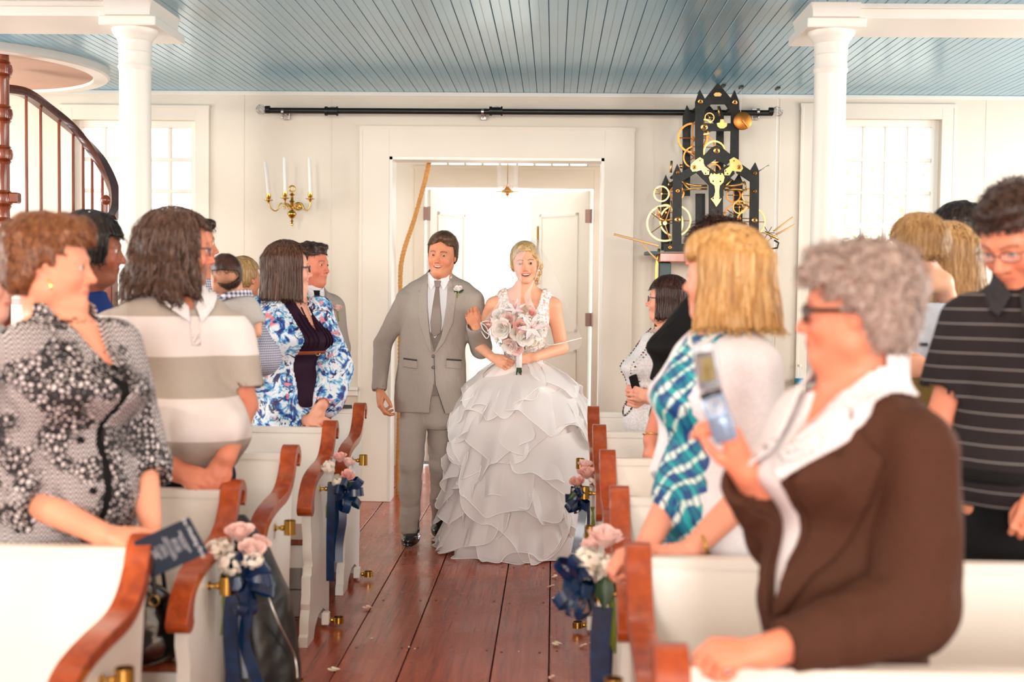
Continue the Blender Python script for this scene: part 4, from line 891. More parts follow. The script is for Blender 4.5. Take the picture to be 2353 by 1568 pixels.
# ------------------------------------------------------------------ the head
def head_field(p, o):
    """head in its own frame (metres for a 0.235 m head): +y face, z up, origin in the middle; p local"""
    fat = o.get('fat', 0.0); fem = o.get('fem', 0.0); kid = o.get('kid', 0.0)
    q = p.copy(); q[:, 0] = np.abs(q[:, 0])
    d = ell(q, (0, -0.014, 0.032), (0.0755, 0.097, 0.085))
    d = sm(d, ell(q, (0, 0.018, -0.02), (0.063+fat*.012, 0.072, 0.086)), 0.03)
    jr = 0.032+fat*0.022-fem*.003
    d = sm(d, cone(q, (0.036+fat*.014-fem*.005, 0.006, -0.060), (0.012, 0.067-fem*.002, -0.094+fem*.003), jr-0.006, 0.021-fem*.003), 0.02)
    d = sm(d, ell(q, (0, 0.069, -0.096), (0.022-fem*.003, 0.02, 0.018)), 0.02)                    # chin
    if fat: d = sm(d, ell(q, (0, 0.03, -0.105), (0.05, 0.045, 0.028+0.015*fat)), 0.02)
    d = sm(d, ell(q, (0.036, 0.056, -0.032), (0.028, 0.026, 0.028)), 0.018)                    # cheek
    d = sm(d, cone(q, (0.012, 0.083, 0.020), (0.045, 0.066, 0.018), 0.011-fem*.002, 0.009), 0.012)  # brow
    d = -sm(-d, ell(q, (0.031, 0.094, -0.001), (0.021, 0.015, 0.012)), 0.011)                   # socket
    # nose
    ns = o.get('nose', 1.0)
    n = cone(q, (0, 0.083, 0.008), (0, 0.1005+0.004*ns, -0.031), 0.0085, 0.0095*ns); n = sm(n, ell(q, (0, 0.1018+.003*ns, -0.033), (0.0115*ns, 0.011, 0.009)), 0.006); n = sm(n, ell(q, (0.0125*ns, 0.093, -0.037), (0.0078, 0.009, 0.0078)), 0.006)
    n = np.maximum(n, -ell(q, (0.0065*ns, 0.0995, -0.0448), (0.0035, 0.005, 0.0045))); d = sm(d, n, 0.010)
    # mouth (in a space bent upwards at the corners when smiling)
    sml = o.get('smile', 0.0); op = o.get('open', 0.0)
    wd = 0.0235+0.0085*sml; d = sm(d, ell(q, (0, 0.076, -0.063), (0.03+.004*sml, 0.018, 0.022)), 0.014)
    qm = q.copy(); qm[:, 2] -= 0.0095*sml*np.clip(q[:, 0]/wd, 0, 1.2)**2-0.001*sml
    d = -sm(-d, cone(qm, (0, 0.100, -0.0655), (wd+.001, 0.0815, -0.0645), 0.0022+0.003*op, 0.0014), 0.004)
    zt = -0.0590+0.0012*op; zb = -0.0705-0.0055*op
    d = sm(d, cone(qm, (0.003, 0.0925-.002*sml, zt), (wd, 0.0785, -0.0640), 0.0052-.0008*sml, 0.0020), 0.004)
    d = sm(d, cone(qm, (0.0, 0.0895-.001*op, zb), (wd*.92, 0.0775, -0.0655), 0.0062-.0008*sml, 0.0022), 0.004)
    if op: d = np.maximum(d, -ell(qm, (0, 0.093, -0.0645-0.001*op), (wd*0.93, 0.014, 0.0042+0.0034*op)))
    if sml: # smile folds
        d = sm(d, ell(q, (0.036, 0.066, -0.040), (0.017, 0.013, 0.013)), 0.012); d = d+0.0016*sml*np.exp(-((q[:, 0]-0.030-0.12*np.maximum(0, -0.045-q[:, 2]))**2)/0.000016)*np.exp(-((q[:, 2]+0.052)/0.018)**2)*(q[:, 1] > 0.03)
    if o.get('old', 0):
        a = o['old']; d = d-0.0009*a*ridge(p, (25,25,120), 5)*((q[:, 2] > 0.03) & (q[:, 1] > 0.03))+0.0012*a*np.exp(-((q[:, 0]-0.027-0.2*np.maximum(0, -0.045-q[:, 2]))**2)/0.000014)*np.exp(-((q[:, 2]+0.056)/0.02)**2)*(q[:, 1] > 0.03)
    # ears
    Re = rotm(0.12, 0, -0.22); e = ell(q, (0.0745+fat*.004, -0.008, -0.008), (0.0075, 0.0165, 0.029), Re); e = np.maximum(e, -ell(q, (0.0815+fat*.004, -0.003, -0.001), (0.006, 0.010, 0.018), Re)); e = sm(e, ell(q, (0.076+fat*.004, 0.004, -0.012), (0.003, 0.004, 0.006)), .004)
    d = sm(d, e, 0.006)
    return d
def lids(p, o):
    q = p.copy(); q[:, 0] = np.abs(q[:, 0]); op = o.get('eye', 0.72)
    c = np.array((0.0315, 0.0745, 0.0005), F); l = np.linalg.norm(q-c, axis=1)-0.0140
    s = np.abs(q[:, 2]-c[2]-0.0006)-(0.0052*op)*np.sqrt(np.clip(1-((q[:, 0]-c[0])/0.0125)**2, 0, 1)); l = np.maximum(l, -np.maximum(s, 0.080-q[:, 1])); return l
def head_colors(P, o, base):
    """paint: lips, brows, cheeks, lids, beard"""
    q = P.copy(); x = np.abs(q[:, 0]); y, z = q[:, 1], q[:, 2]; C_ = np.tile(np.array(base[:3], F), (len(P), 1))
    def mixc(m, c): C_[:] = C_*(1-m[:, None])+np.array(c[:3], F)*m[:, None]
    fem = o.get('fem', 0); sml = o.get('smile', 0); op = o.get('open', 0)
    mixc(0.28*np.exp(-((x-0.042)/0.02)**2-((z+0.035)/0.022)**2)*(y > 0.02), srgb(224,92,72))
    mixc(0.25*np.exp(-(x/0.014)**2-((z+0.036)/0.014)**2)*(y > 0.09), srgb(214,88,66))
    mixc(0.4*np.exp(-((x-0.084)/0.008)**2-((y+0.008)/0.018)**2-((z+.008)/0.03)**2), srgb(222,104,80))
    wd = 0.0245+0.0085*sml; cz = -0.0655+0.0095*sml*np.clip(x/wd,0,1.2)**2; hh = (0.0080+0.005*op)*np.sqrt(np.clip(1-(x/(wd+.002))**2, 0, 1))
    m = np.clip(1.5-np.abs(z-cz)/np.maximum(hh, 1e-4)*1.0, 0, 1)*(y > 0.07)*(x < wd+.002); mixc(m*(0.75 if fem else 0.45), o.get('lip', srgb(196,84,78)))
    if op: mixc(((np.linalg.norm((q-np.array([0,.087,-.063]))/np.array([1,.6,1]), axis=1) < 0.02)*(y < 0.086)*(y > .05)*(np.abs(z-cz) < .006)).astype(F), srgb(70,20,18))
    bz = 0.0195+0.004*np.sin(np.clip((x-0.012)/0.036, 0, 1)*PI)-0.12*np.maximum(0, x-0.042); m = np.clip(1.6-np.abs(z-bz)/(0.0038 if not fem else 0.0026), 0, 1)*((x > 0.012) & (x < 0.050) & (y > 0.05)); mixc(m*o.get('brow', 0.7), o.get('browc', srgb(90,60,40)))
    m = np.exp(-((x-0.0315)/0.015)**2-((z-0.002)/0.009)**2)*(y > 0.06); mixc(0.22*m*(1 if fem else .5), srgb(150,84,64))
    l = np.linalg.norm(np.stack([x-0.0315, y-0.0745, z-0.0005], 1), axis=1); m = ((l < 0.0147) & (np.abs(z-0.0011) < 0.0066*o.get('eye', 0.72)) & (y > 0.08)).astype(F); mixc(m*(0.75 if fem else 0.4), srgb(52,32,26))
    if o.get('beard', 0):
        edge = -0.048+0.35*np.maximum(0, x-0.03)+0.004*np.sin(x*300)
        m = np.clip((edge-z)*180, 0, 1)*((y > -0.01)).astype(F); m *= 1-np.clip(1.4-np.abs(z+0.066)/0.006, 0, 1)*(x < 0.02); mixc(m*o['beard'], o.get('beardc', srgb(90,64,48)))
    return C_
class Head:
    def __init__(s, c, yaw=0, pitch=0, roll=0, scale=1.0, **o):
        s.c = np.array(c, F); s.o = o; s.s = scale
        s.R = np.array((Matrix.Rotation(math.radians(yaw), 3, 'Z') @ Matrix.Rotation(math.radians(pitch), 3, 'X') @ Matrix.Rotation(math.radians(roll), 3, 'Y')), F)
    def loc(s, p): return ((p-s.c)@s.R)/s.s
    def wld(s, q): return (np.asarray(q, F)*s.s)@s.R.T+s.c
    def f(s, p): q = s.loc(p); return np.minimum(head_field(q, s.o), lids(q, s.o))*s.s
    def mw(s): return Matrix.Translation(Vector([float(v) for v in s.c])) @ Matrix([[float(v) for v in r] for r in s.R]).to_4x4() @ Matrix.Scale(s.s, 4)
def iris_mats(c):
    t = NT('iris'); t.col(c); t.set(Roughness=0.3, Specular_IOR_Level=.3); return t.m
M['sclera'] = simple('eye_white', srgb(214,206,200), 0.3)
M['pupil'] = simple('pupil_black', srgb(8,8,8), 0.1, coat=1.0)
M['teeth'] = simple('teeth', srgb(240,232,218), 0.2, coat=0.5)
IRIS = {}
def add_eyes(H, parent, col, look=(0, 0)):
    key_ = tuple(round(c, 3) for c in col)
    if key_ not in IRIS: IRIS[key_] = iris_mats(col)
    for sx in (-1, 1):
        mb = MB().ball((0,0,0), 0.0128, 16, 12); m = H.mw() @ Matrix.Translation((sx*0.0315, 0.0745, 0.0005)) @ Euler((look[1], 0, look[0])).to_matrix().to_4x4()
        e = mb.build('eye', M['sclera'], parent, True, m)
        MB().lathe([(0.0,0.0135),(0.003,0.01335),(0.0068,0.0114),(0.0071,0.0102)], (0,0,0), 14, (0,1,0)).build('iris', IRIS[key_], e, True, m)
        MB().lathe([(0.0,0.01385),(0.0027,0.01365),(0.003,0.0125)], (0,0,0), 10, (0,1,0)).build('pupil', M['pupil'], e, True, m)
def add_teeth(H, parent):
    sml = H.o.get('smile', 0); o = H.o.get('open', 0); mb = MB(); wd = (0.0235+0.0085*sml)*0.9; n = 10
    for i in range(-n//2, n//2+1):
        x = wd*i/(n/2)*0.9; y = 0.0868-0.012*(x/wd)**2; z = -0.0625+0.0078*sml*(x/wd)**2
        mb.ball((x, y, z), (wd/(n/2)*0.62, 0.003, 0.0055), 10, 6)
    mb.build('teeth', M['teeth'], parent, True, H.mw())
# ------------------------------------------------------------------ hands
def hand_field(p, wrist, d, back, side, curl=(0.5,0.6,0.7,0.8), thumb=(0.5, 0.4), s=1.0, spread=0.06):
    """wrist point, d = wrist to knuckles, back = normal of the back of the hand, side=+1 thumb on the +x side"""
    y = np.array(d, float); y /= np.linalg.norm(y); z = np.array(back, float); z -= y*(z@y); z /= np.linalg.norm(z); x = np.cross(y, z)*side
    R = np.stack([x, y, z], 1).astype(F); q = ((p-np.asarray(wrist, F))@R)/s
    k = [(0.030,0.088,0.0),(0.010,0.093,0.003),(-0.0105,0.089,0.002),(-0.029,0.080,-0.002)]; Ls = [(0.042,0.026,0.020),(0.046,0.030,0.021),(0.042,0.028,0.020),(0.033,0.021,0.018)]; rs = [0.0092,0.0096,0.009,0.008]
    d_ = ell(q, (0.002, 0.055, -0.004), (0.037, 0.048, 0.0155)); d_ = sm(d_, cone(q, (0,0,0), (0.0,0.045,-0.002), 0.0235, 0.026), 0.016); d_ = sm(d_, ell(q, (0.024, 0.035, -0.012), (0.016, 0.03, 0.014)), 0.012)
    d_ = np.maximum(d_, np.abs(q[:, 2]+0.003)-0.0185)
    for i in range(4):
        cl = curl[i]; a = 0.0; P0 = np.array(k[i]); sp = spread*(1.5-i); pts = [P0-np.array([0,0.03,0.001])*1.0, P0]; th = 0
        for j, (L_, w) in enumerate(zip(Ls[i], (1.0, 1.15, 0.8))):
            th += cl*w*1.3; v = np.array([math.sin(sp)*math.cos(th), math.cos(th)*math.cos(sp), -math.sin(th)]); pts.append(pts[-1]+v*L_)
        f_ = chain(q, pts, [rs[i]*1.05, rs[i]*1.1, rs[i], rs[i]*0.93, rs[i]*0.78], 0.002); f_ = sm(f_, np.linalg.norm(q-np.array(pts[2], F), axis=1)-rs[i]*1.08, 0.003)
        d_ = np.where(q[:, 1] < k[i][1]-0.006, sm(d_, f_, 0.009), np.minimum(sm(d_, f_, 0.004), 9))
    o_, c_ = thumb; P0 = np.array([0.02, 0.022, -0.008]); a0 = 0.95*o_+0.15; v1 = np.array([math.sin(a0), math.cos(a0), -0.35-0.9*c_]); v1 /= np.linalg.norm(v1); P1 = P0+v1*0.042
    v2 = np.array([math.sin(a0-0.3-0.4*c_), math.cos(a0-0.3-.4*c_), -0.3-1.2*c_]); v2 /= np.linalg.norm(v2); P2 = P1+v2*0.032; v3 = np.array([math.sin(a0-0.6-.7*c_), math.cos(a0-0.6-.7*c_), -0.25-1.1*c_]); v3 /= np.linalg.norm(v3); P3 = P2+v3*0.024
    d_ = sm(d_, chain(q, [P0, P1, P2, P3], [0.0145, 0.0115, 0.0102, 0.0085], 0.003), 0.008)
    return d_*s
# ------------------------------------------------------------------ figures
def poly2(x, z, P):
    """signed distance to a polygon in 2-D, negative inside"""
    P = np.array(P, F); d = np.full(len(x), 1e9, F); s = np.ones(len(x), F); n = len(P); j = n-1
    for i in range(n):
        e = P[j]-P[i]; wx, wz = x-P[i, 0], z-P[i, 1]; t = np.clip((wx*e[0]+wz*e[1])/max(1e-12, float(e@e)), 0, 1); bx, bz = wx-e[0]*t, wz-e[1]*t; d = np.minimum(d, bx*bx+bz*bz)
        c1, c2, c3 = z >= P[i, 1], z < P[j, 1], e[0]*wz > e[1]*wx; flip = (c1 & c2 & c3) | (~c1 & ~c2 & ~c3); s = np.where(flip, -s, s); j = i
    return s*np.sqrt(d)
BIG = {'print_jacket','striped_polo','plum_dress','floral_kimono','jacket','top','gingham_shirt','lace_top','black_cardigan','plaid_dress','white_cardigan','brown_blazer','white_blouse','dark_polo','bodice','baby_shirt','blue_shirt','trousers','black_top','shirt'}
class Fig:
    def __init__(s, label, x, y, yaw, H=1.72, sw=0.17, group=None, cat='person', skin=srgb(224,160,130), z0=0.0):
        s.base = Vector((x, y, z0)); s.a = math.radians(yaw); s.H = H; s.sw = sw; s.sk = skin
        s.R = np.array(Matrix.Rotation(s.a, 3, 'Z'), F); s.b = np.array((x, y, z0), F)
        s.r = empty('person', s.base); tag(s.r, label, cat, group)
    def L(s, p): return (np.asarray(p, F)-s.b)@s.R
    def Wd(s, q): return np.asarray(q, F)@s.R.T+s.b
    def put(s, o): o.location = -s.base; return o
    def box(s, lo, hi):
        c = np.array([[a, b, c_] for a in (lo[0], hi[0]) for b in (lo[1], hi[1]) for c_ in (lo[2], hi[2])]); w = s.Wd(c); return w.min(0), w.max(0)
    def mesh(s, name, f, boxes, h, mat, colors=None, parent=None, local=True, simplify=False):
        """f takes local points when local; boxes are local"""
        VV, QQ, k = [], [], 0
        fw = (lambda p: f(s.L(p))) if local else f
        for bx in boxes:
            lo, hi = (s.box(*bx[:2]) if local else bx[:2]); V_, Q_ = mesh_field(fw, lo, hi, bx[2] if len(bx) > 2 else h, 1.9 if name in BIG else 1.3)
            VV.append(V_); QQ.append(Q_+k); k += len(V_)
        V_ = np.concatenate(VV); Q_ = np.concatenate(QQ)
        o = np_mesh(name, V_, Q_, mat, parent or s.r, colors(V_) if colors else None)
        if parent is None: s.put(o)
        return o
    def body(s, head, arms=(), hands=(), chest=None, neck=None, h=0.003, hh=0.0024, nr=0.052, legs=(), extra=None, hb=None, nb=None):
        """one continuous skin mesh: head, neck, chest, arms and hands. arms: ((shoulder, elbow, wrist), (r..)) world"""
        nb = s.Wd((0, -0.01, s.H*0.845)) if nb is None else np.array(nb, F); hc = head.wld((0, -0.018, -0.055))
        def f(p):
            d = head.f(p); d = sm(d, cone(p, hc, nb, nr*head.s, nr*head.s*1.08), 0.018)
            if chest is not None: d = sm(d, chest(s.L(p)), 0.035)
            for (pts, rs) in arms:
                d = sm(d, chain(p, pts, rs, 0.01), 0.03)
                if len(pts) == 3: d = sm(d, cone(p, nb-V3(0,0,.035), pts[0], .036, min(.042, rs[0])), 0.02)
            for hd in hands: d = sm(d, hand_field(p, **hd), 0.012)
            if extra: d = extra(p, d)
            return d
        def bb(pts, r): pts = np.array(pts); return pts.min(0)-r, pts.max(0)+r
        boxes = [(*bb([head.c], 0.155*head.s), hh)]; low = boxes[0][0][2]
        lo, hi = bb([nb], 0.0); lo = nb-np.array([0.26, 0.26, 0.22 if chest else 0.03]); hi = nb+np.array([0.26, 0.26, 0]); hi[2] = low+1e-5
        VV, QQ, k = [], [], 0
        def addbox(f_, lo, hi, h_):
            nonlocal k
            V_, Q_ = mesh_field(f_, lo, hi, h_); VV.append(V_); QQ.append(Q_+k); k += len(V_)
        # one field meshed as a whole: a coarser grid would split it, so use the same cell size throughout
        pts = [head.c+0.15*head.s, head.c-0.15*head.s, nb-np.array([0.2, 0.2, 0.2 if chest is not None else 0.04]), nb+np.array([0.2, 0.2, 0])]
        for (pp, rs) in arms: pts += [np.array(q)+0.06 for q in pp]+[np.array(q)-0.06 for q in pp]
        for hd in hands: pts += [np.array(hd['wrist'])+0.21*hd.get('s', 1), np.array(hd['wrist'])-0.21*hd.get('s', 1)]
        lo, hi = np.min(pts, 0), np.max(pts, 0)
        V_, Q_ = mesh_field(f, lo, hi, hh)
        col = head_colors(head.loc(V_), head.o, s.sk); far = np.linalg.norm(V_-head.c, axis=1) > 0.17*head.s; col[far] = np.array(s.sk[:3])
        for hd in hands:
            m = np.exp(-(np.linalg.norm(V_-np.array(hd['wrist'])-0.12*np.array(hd['d'])/np.linalg.norm(hd['d']), axis=1)/0.06)**2)[:, None]*0.12; col = col*(1-m)+np.array(srgb(214,112,88)[:3])*m
        o = np_mesh('body', V_, Q_, M['skin'], s.r, col); s.put(o); s.bodyo = o; s.head = head; return o
    def app(s, name, field, poly, off, th, mat, h=0.003, ymin=0.0, back=False, parent=None, yrange=0.4):
        """a flat cloth piece lying on the front of a garment: shell of its field cut to an (x,z) outline"""
        P = np.array(poly); 
        def f(q):
            d = np.abs(field(q)-off)-th/2; d = np.maximum(d, poly2(q[:, 0], q[:, 2], poly)); return np.maximum(d, (q[:, 1]-ymin) if back else (ymin-q[:, 1]))
        y0, y1 = (-yrange, ymin) if back else (ymin, yrange)
        return s.mesh(name, f, [((P[:, 0].min()-.01, y0, P[:, 1].min()-.01), (P[:, 0].max()+.01, y1, P[:, 1].max()+.01))], h, mat, parent=parent)
    def on(s, field, x, z, off=0.0, front=True):
        """local point on the front surface at (x,z)"""
        ys = np.linspace(0.45, -0.1, 400) if front else np.linspace(-0.45, 0.1, 400); q = np.stack([np.full(400, x), ys, np.full(400, z)], 1).astype(F); v = field(q); i = int(np.argmax(v < 0)) if (v < 0).any() else int(np.argmin(v)); return np.array((x, ys[i]+(off if front else -off), z), F)
def strands(head_or_none, field, V_, mat, parent, n=1500, L=0.06, w=0.0016, seg=6, lift=0.003, crown=(0,-0.03,0.11), wave=0.0, seed=0, grav=0.6, loc=None, wld=None, dirs=None, put=None):
    """thin hair strips that follow the surface of a hair field (all in world coordinates)"""
    rs = np.random.RandomState(seed); idx = rs.randint(0, len(V_), n); p = V_[idx].astype(F); H = head_or_none
    def grad(p): e = 0.002; g = np.stack([field(p+V3(e,0,0))-field(p-V3(e,0,0)), field(p+V3(0,e,0))-field(p-V3(0,e,0)), field(p+V3(0,0,e))-field(p-V3(0,0,e))], 1); return g/np.maximum(1e-6, np.linalg.norm(g, axis=1))[:, None]
    cr_ = H.wld(crown); ln = L*rs.uniform(0.5, 1.1, n).astype(F); jit = rs.normal(0, 0.12, (n, 3)).astype(F); ph = rs.uniform(0, 6.28, n)
    P = [p.copy()]; Ns = []
    for k in range(seg):
        g = grad(p)
        if dirs is None: fl = p-cr_; fl /= np.maximum(1e-5, np.linalg.norm(fl, axis=1))[:, None]; fl = fl+V3(0,0,-grav)
        else: fl = dirs(p)
        fl = fl+jit; fl = fl-g*(fl*g).sum(1)[:, None]; fl /= np.maximum(1e-5, np.linalg.norm(fl, axis=1))[:, None]
        if wave: sd = np.cross(fl, g); fl = fl+sd*(wave*np.sin(ph+k*1.6))[:, None]
        Ns.append(g); p = p+fl*(ln/seg)[:, None]; v = field(p); tgt = lift*(k+1)/seg*(1+0.8*np.abs(jit[:, 0])*6); p = p-grad(p)*np.clip(v-tgt, -0.01, 0.004)[:, None]; P.append(p.copy())
    P = np.stack(P, 1); g = Ns[-1]; T = P[:, -1]-P[:, 0]; S = np.cross(T, g); S /= np.maximum(1e-6, np.linalg.norm(S, axis=1))[:, None]
    ww = (w*np.sin(np.linspace(0.5, PI-0.15, seg+1)))[None, :, None]; A = P-S[:, None]*ww/2; B = P+S[:, None]*ww/2
    V2 = np.stack([A, B], 2).reshape(-1, 3); base = (np.arange(n)*(seg+1)*2)[:, None]; k = np.arange(seg)*2
    Q = np.stack([base+k, base+k+1, base+k+3, base+k+2], -1).reshape(-1, 4); return V2, Q
def short_cap(q, t=0.010, line=0.052, side=0.022, nape=-0.055, burn=-0.012, part=0.0, top=0.0, earx=0.0):
    """short hair: thick cap minus face, ears and neck. q head-local"""
    x = np.abs(q[:, 0]); y, z = q[:, 1], q[:, 2]
    d = ell(q, (0, -0.016, 0.034+top*0.5), (0.0765+t, 0.098+t, 0.086+t+top*0.5))
    d = sm(d, ell(q, (0, -0.035, -0.01), (0.068+t, 0.075+t, 0.07)), 0.02)
    hl = line-0.35*np.maximum(0, x-0.03)+0.0*y
    d = smx(d, -np.maximum(0.030-y+0.25*(z-line), z-hl), 0.006)                      # forehead
    d = smx(d, -np.maximum(side-y, z-line+0.01), 0.006)                               # temples
    d = smx(d, -np.maximum(-0.024-y, z-burn), 0.005)                                  # ears, cheeks
    d = smx(d, nape-z, 0.006); return d
def hair_obj(fig, H, fld, h, mat, lo=(-0.13,-0.16,-0.2), hi=(0.13,0.14,0.17), name='hair', st=None):
    """fld in head-local coordinates -> mesh plus loose strands, one object"""
    fw = lambda p: fld(H.loc(p))*H.s
    c = np.array([[a, b, c_] for a in (lo[0], hi[0]) for b in (lo[1], hi[1]) for c_ in (lo[2], hi[2])]); w = H.wld(c)
    V_, Q_ = mesh_field(fw, w.min(0), w.max(0), h)
    if st:
        for s_ in (st if isinstance(st, list) else [st]): V2, Q2 = strands(H, fw, V_ if not 'sub' in s_ else V_, mat, None, **{k: v for k, v in s_.items() if k != 'sub'}); Q_ = np.concatenate([Q_, Q2+len(V_)]); V_ = np.concatenate([V_, V2]) if True else V_
    o = np_mesh(name, V_, Q_, mat, fig.r); fig.put(o); return o
def glasses(fig, H, mat, w=0.026, hgt=0.016, th=0.0022, shade=False, y=0.098, full=True, z=-0.002):
    """spectacles: two rims, bridge, temples, lenses"""
    m = H.mw(); mb = MB()
    for s in (-1, 1):
        c = (s*0.033, y, z)
        pts = [Vector((c[0]+w*np.sign(math.cos(a))*abs(math.cos(a))**0.75, c[1]-0.010*(abs(c[0]+w*math.cos(a))/0.06)**2, c[2]+hgt*np.sign(math.sin(a))*abs(math.sin(a))**0.75)) for a in [2*PI*i/24 for i in range(24)]]
        mb.tube(pts if full else pts[0:13], th, 6, full); mb.tube([(s*0.058, y-0.010, z+0.008), (s*0.072, y-0.02, z+0.008), (s*0.0815, 0.03, z+0.006), (s*0.083, -0.01, z+0.004), (s*0.080, -0.03, z-0.012)], th*1.15, 6)
    mb.tube([(-0.009, y, z+0.004), (0, y+0.004, z+0.007), (0.009, y, z+0.004)], th, 6)
    g = mb.build('glasses', mat, fig.r, True, m); fig.put(g)
    for s in (-1, 1):
        ln = MB().prism([(s*0.033+w*math.cos(a)*.97, z+hgt*math.sin(a)*.97) for a in [2*PI*i/20 for i in range(20)]], y-0.003, y-0.002, 1).build('lens', M['clear'], g, False, m)
    return g
def shoe(fig, toe, heel, mat, w=0.048, name='shoe'):
    """leather shoe on the floor, world points of toe tip and heel at ground level"""
    toe = np.array(toe, F); heel = np.array(heel, F); y = toe-heel; L_ = np.linalg.norm(y[:2]); y = y/np.linalg.norm(y); x = np.cross(y, (0,0,1)); x /= np.linalg.norm(x); z = np.cross(x, y); R = np.stack([x, y, z], 1).astype(F)
    def f(p):
        q = (p-heel)@R; d = ell(q, (0, L_*0.30, 0.035), (w*0.82, L_*0.34, 0.045)); d = sm(d, ell(q, (0, L_*0.70, 0.028), (w, L_*0.32, 0.034)), 0.03); d = sm(d, cone(q, (0, L_*0.18, 0.05), (0, L_*0.14, 0.095), 0.036, 0.038), 0.02); s_ = np.maximum(np.abs(q[:, 2]-0.008)-0.008, ell(q*V3(1,1,0), (0, L_*0.5, 0), (w*1.05, L_*0.53, 1)))
        return np.maximum(np.minimum(d, s_), -q[:, 2])
    lo = np.minimum(toe, heel)-0.09; hi = np.maximum(toe, heel)+0.12; V_, Q_ = mesh_field(f, lo, hi, 0.004 if mat is M['shoe'] and w >= .05 else 0.010); o = np_mesh(name, V_, Q_, mat, fig.r); fig.put(o); return o
M['shoe'] = simple('polished_black_leather', srgb(14,13,13), 0.16, coat=0.8)
M['shoe_brown'] = simple('brown_leather', srgb(70,44,30), 0.35)
M['shirt'] = cloth('white_shirt', srgb(236,235,238), 0.7, .1, var=.012)
def L_(fig, q): return tuple(float(v) for v in fig.Wd(q))
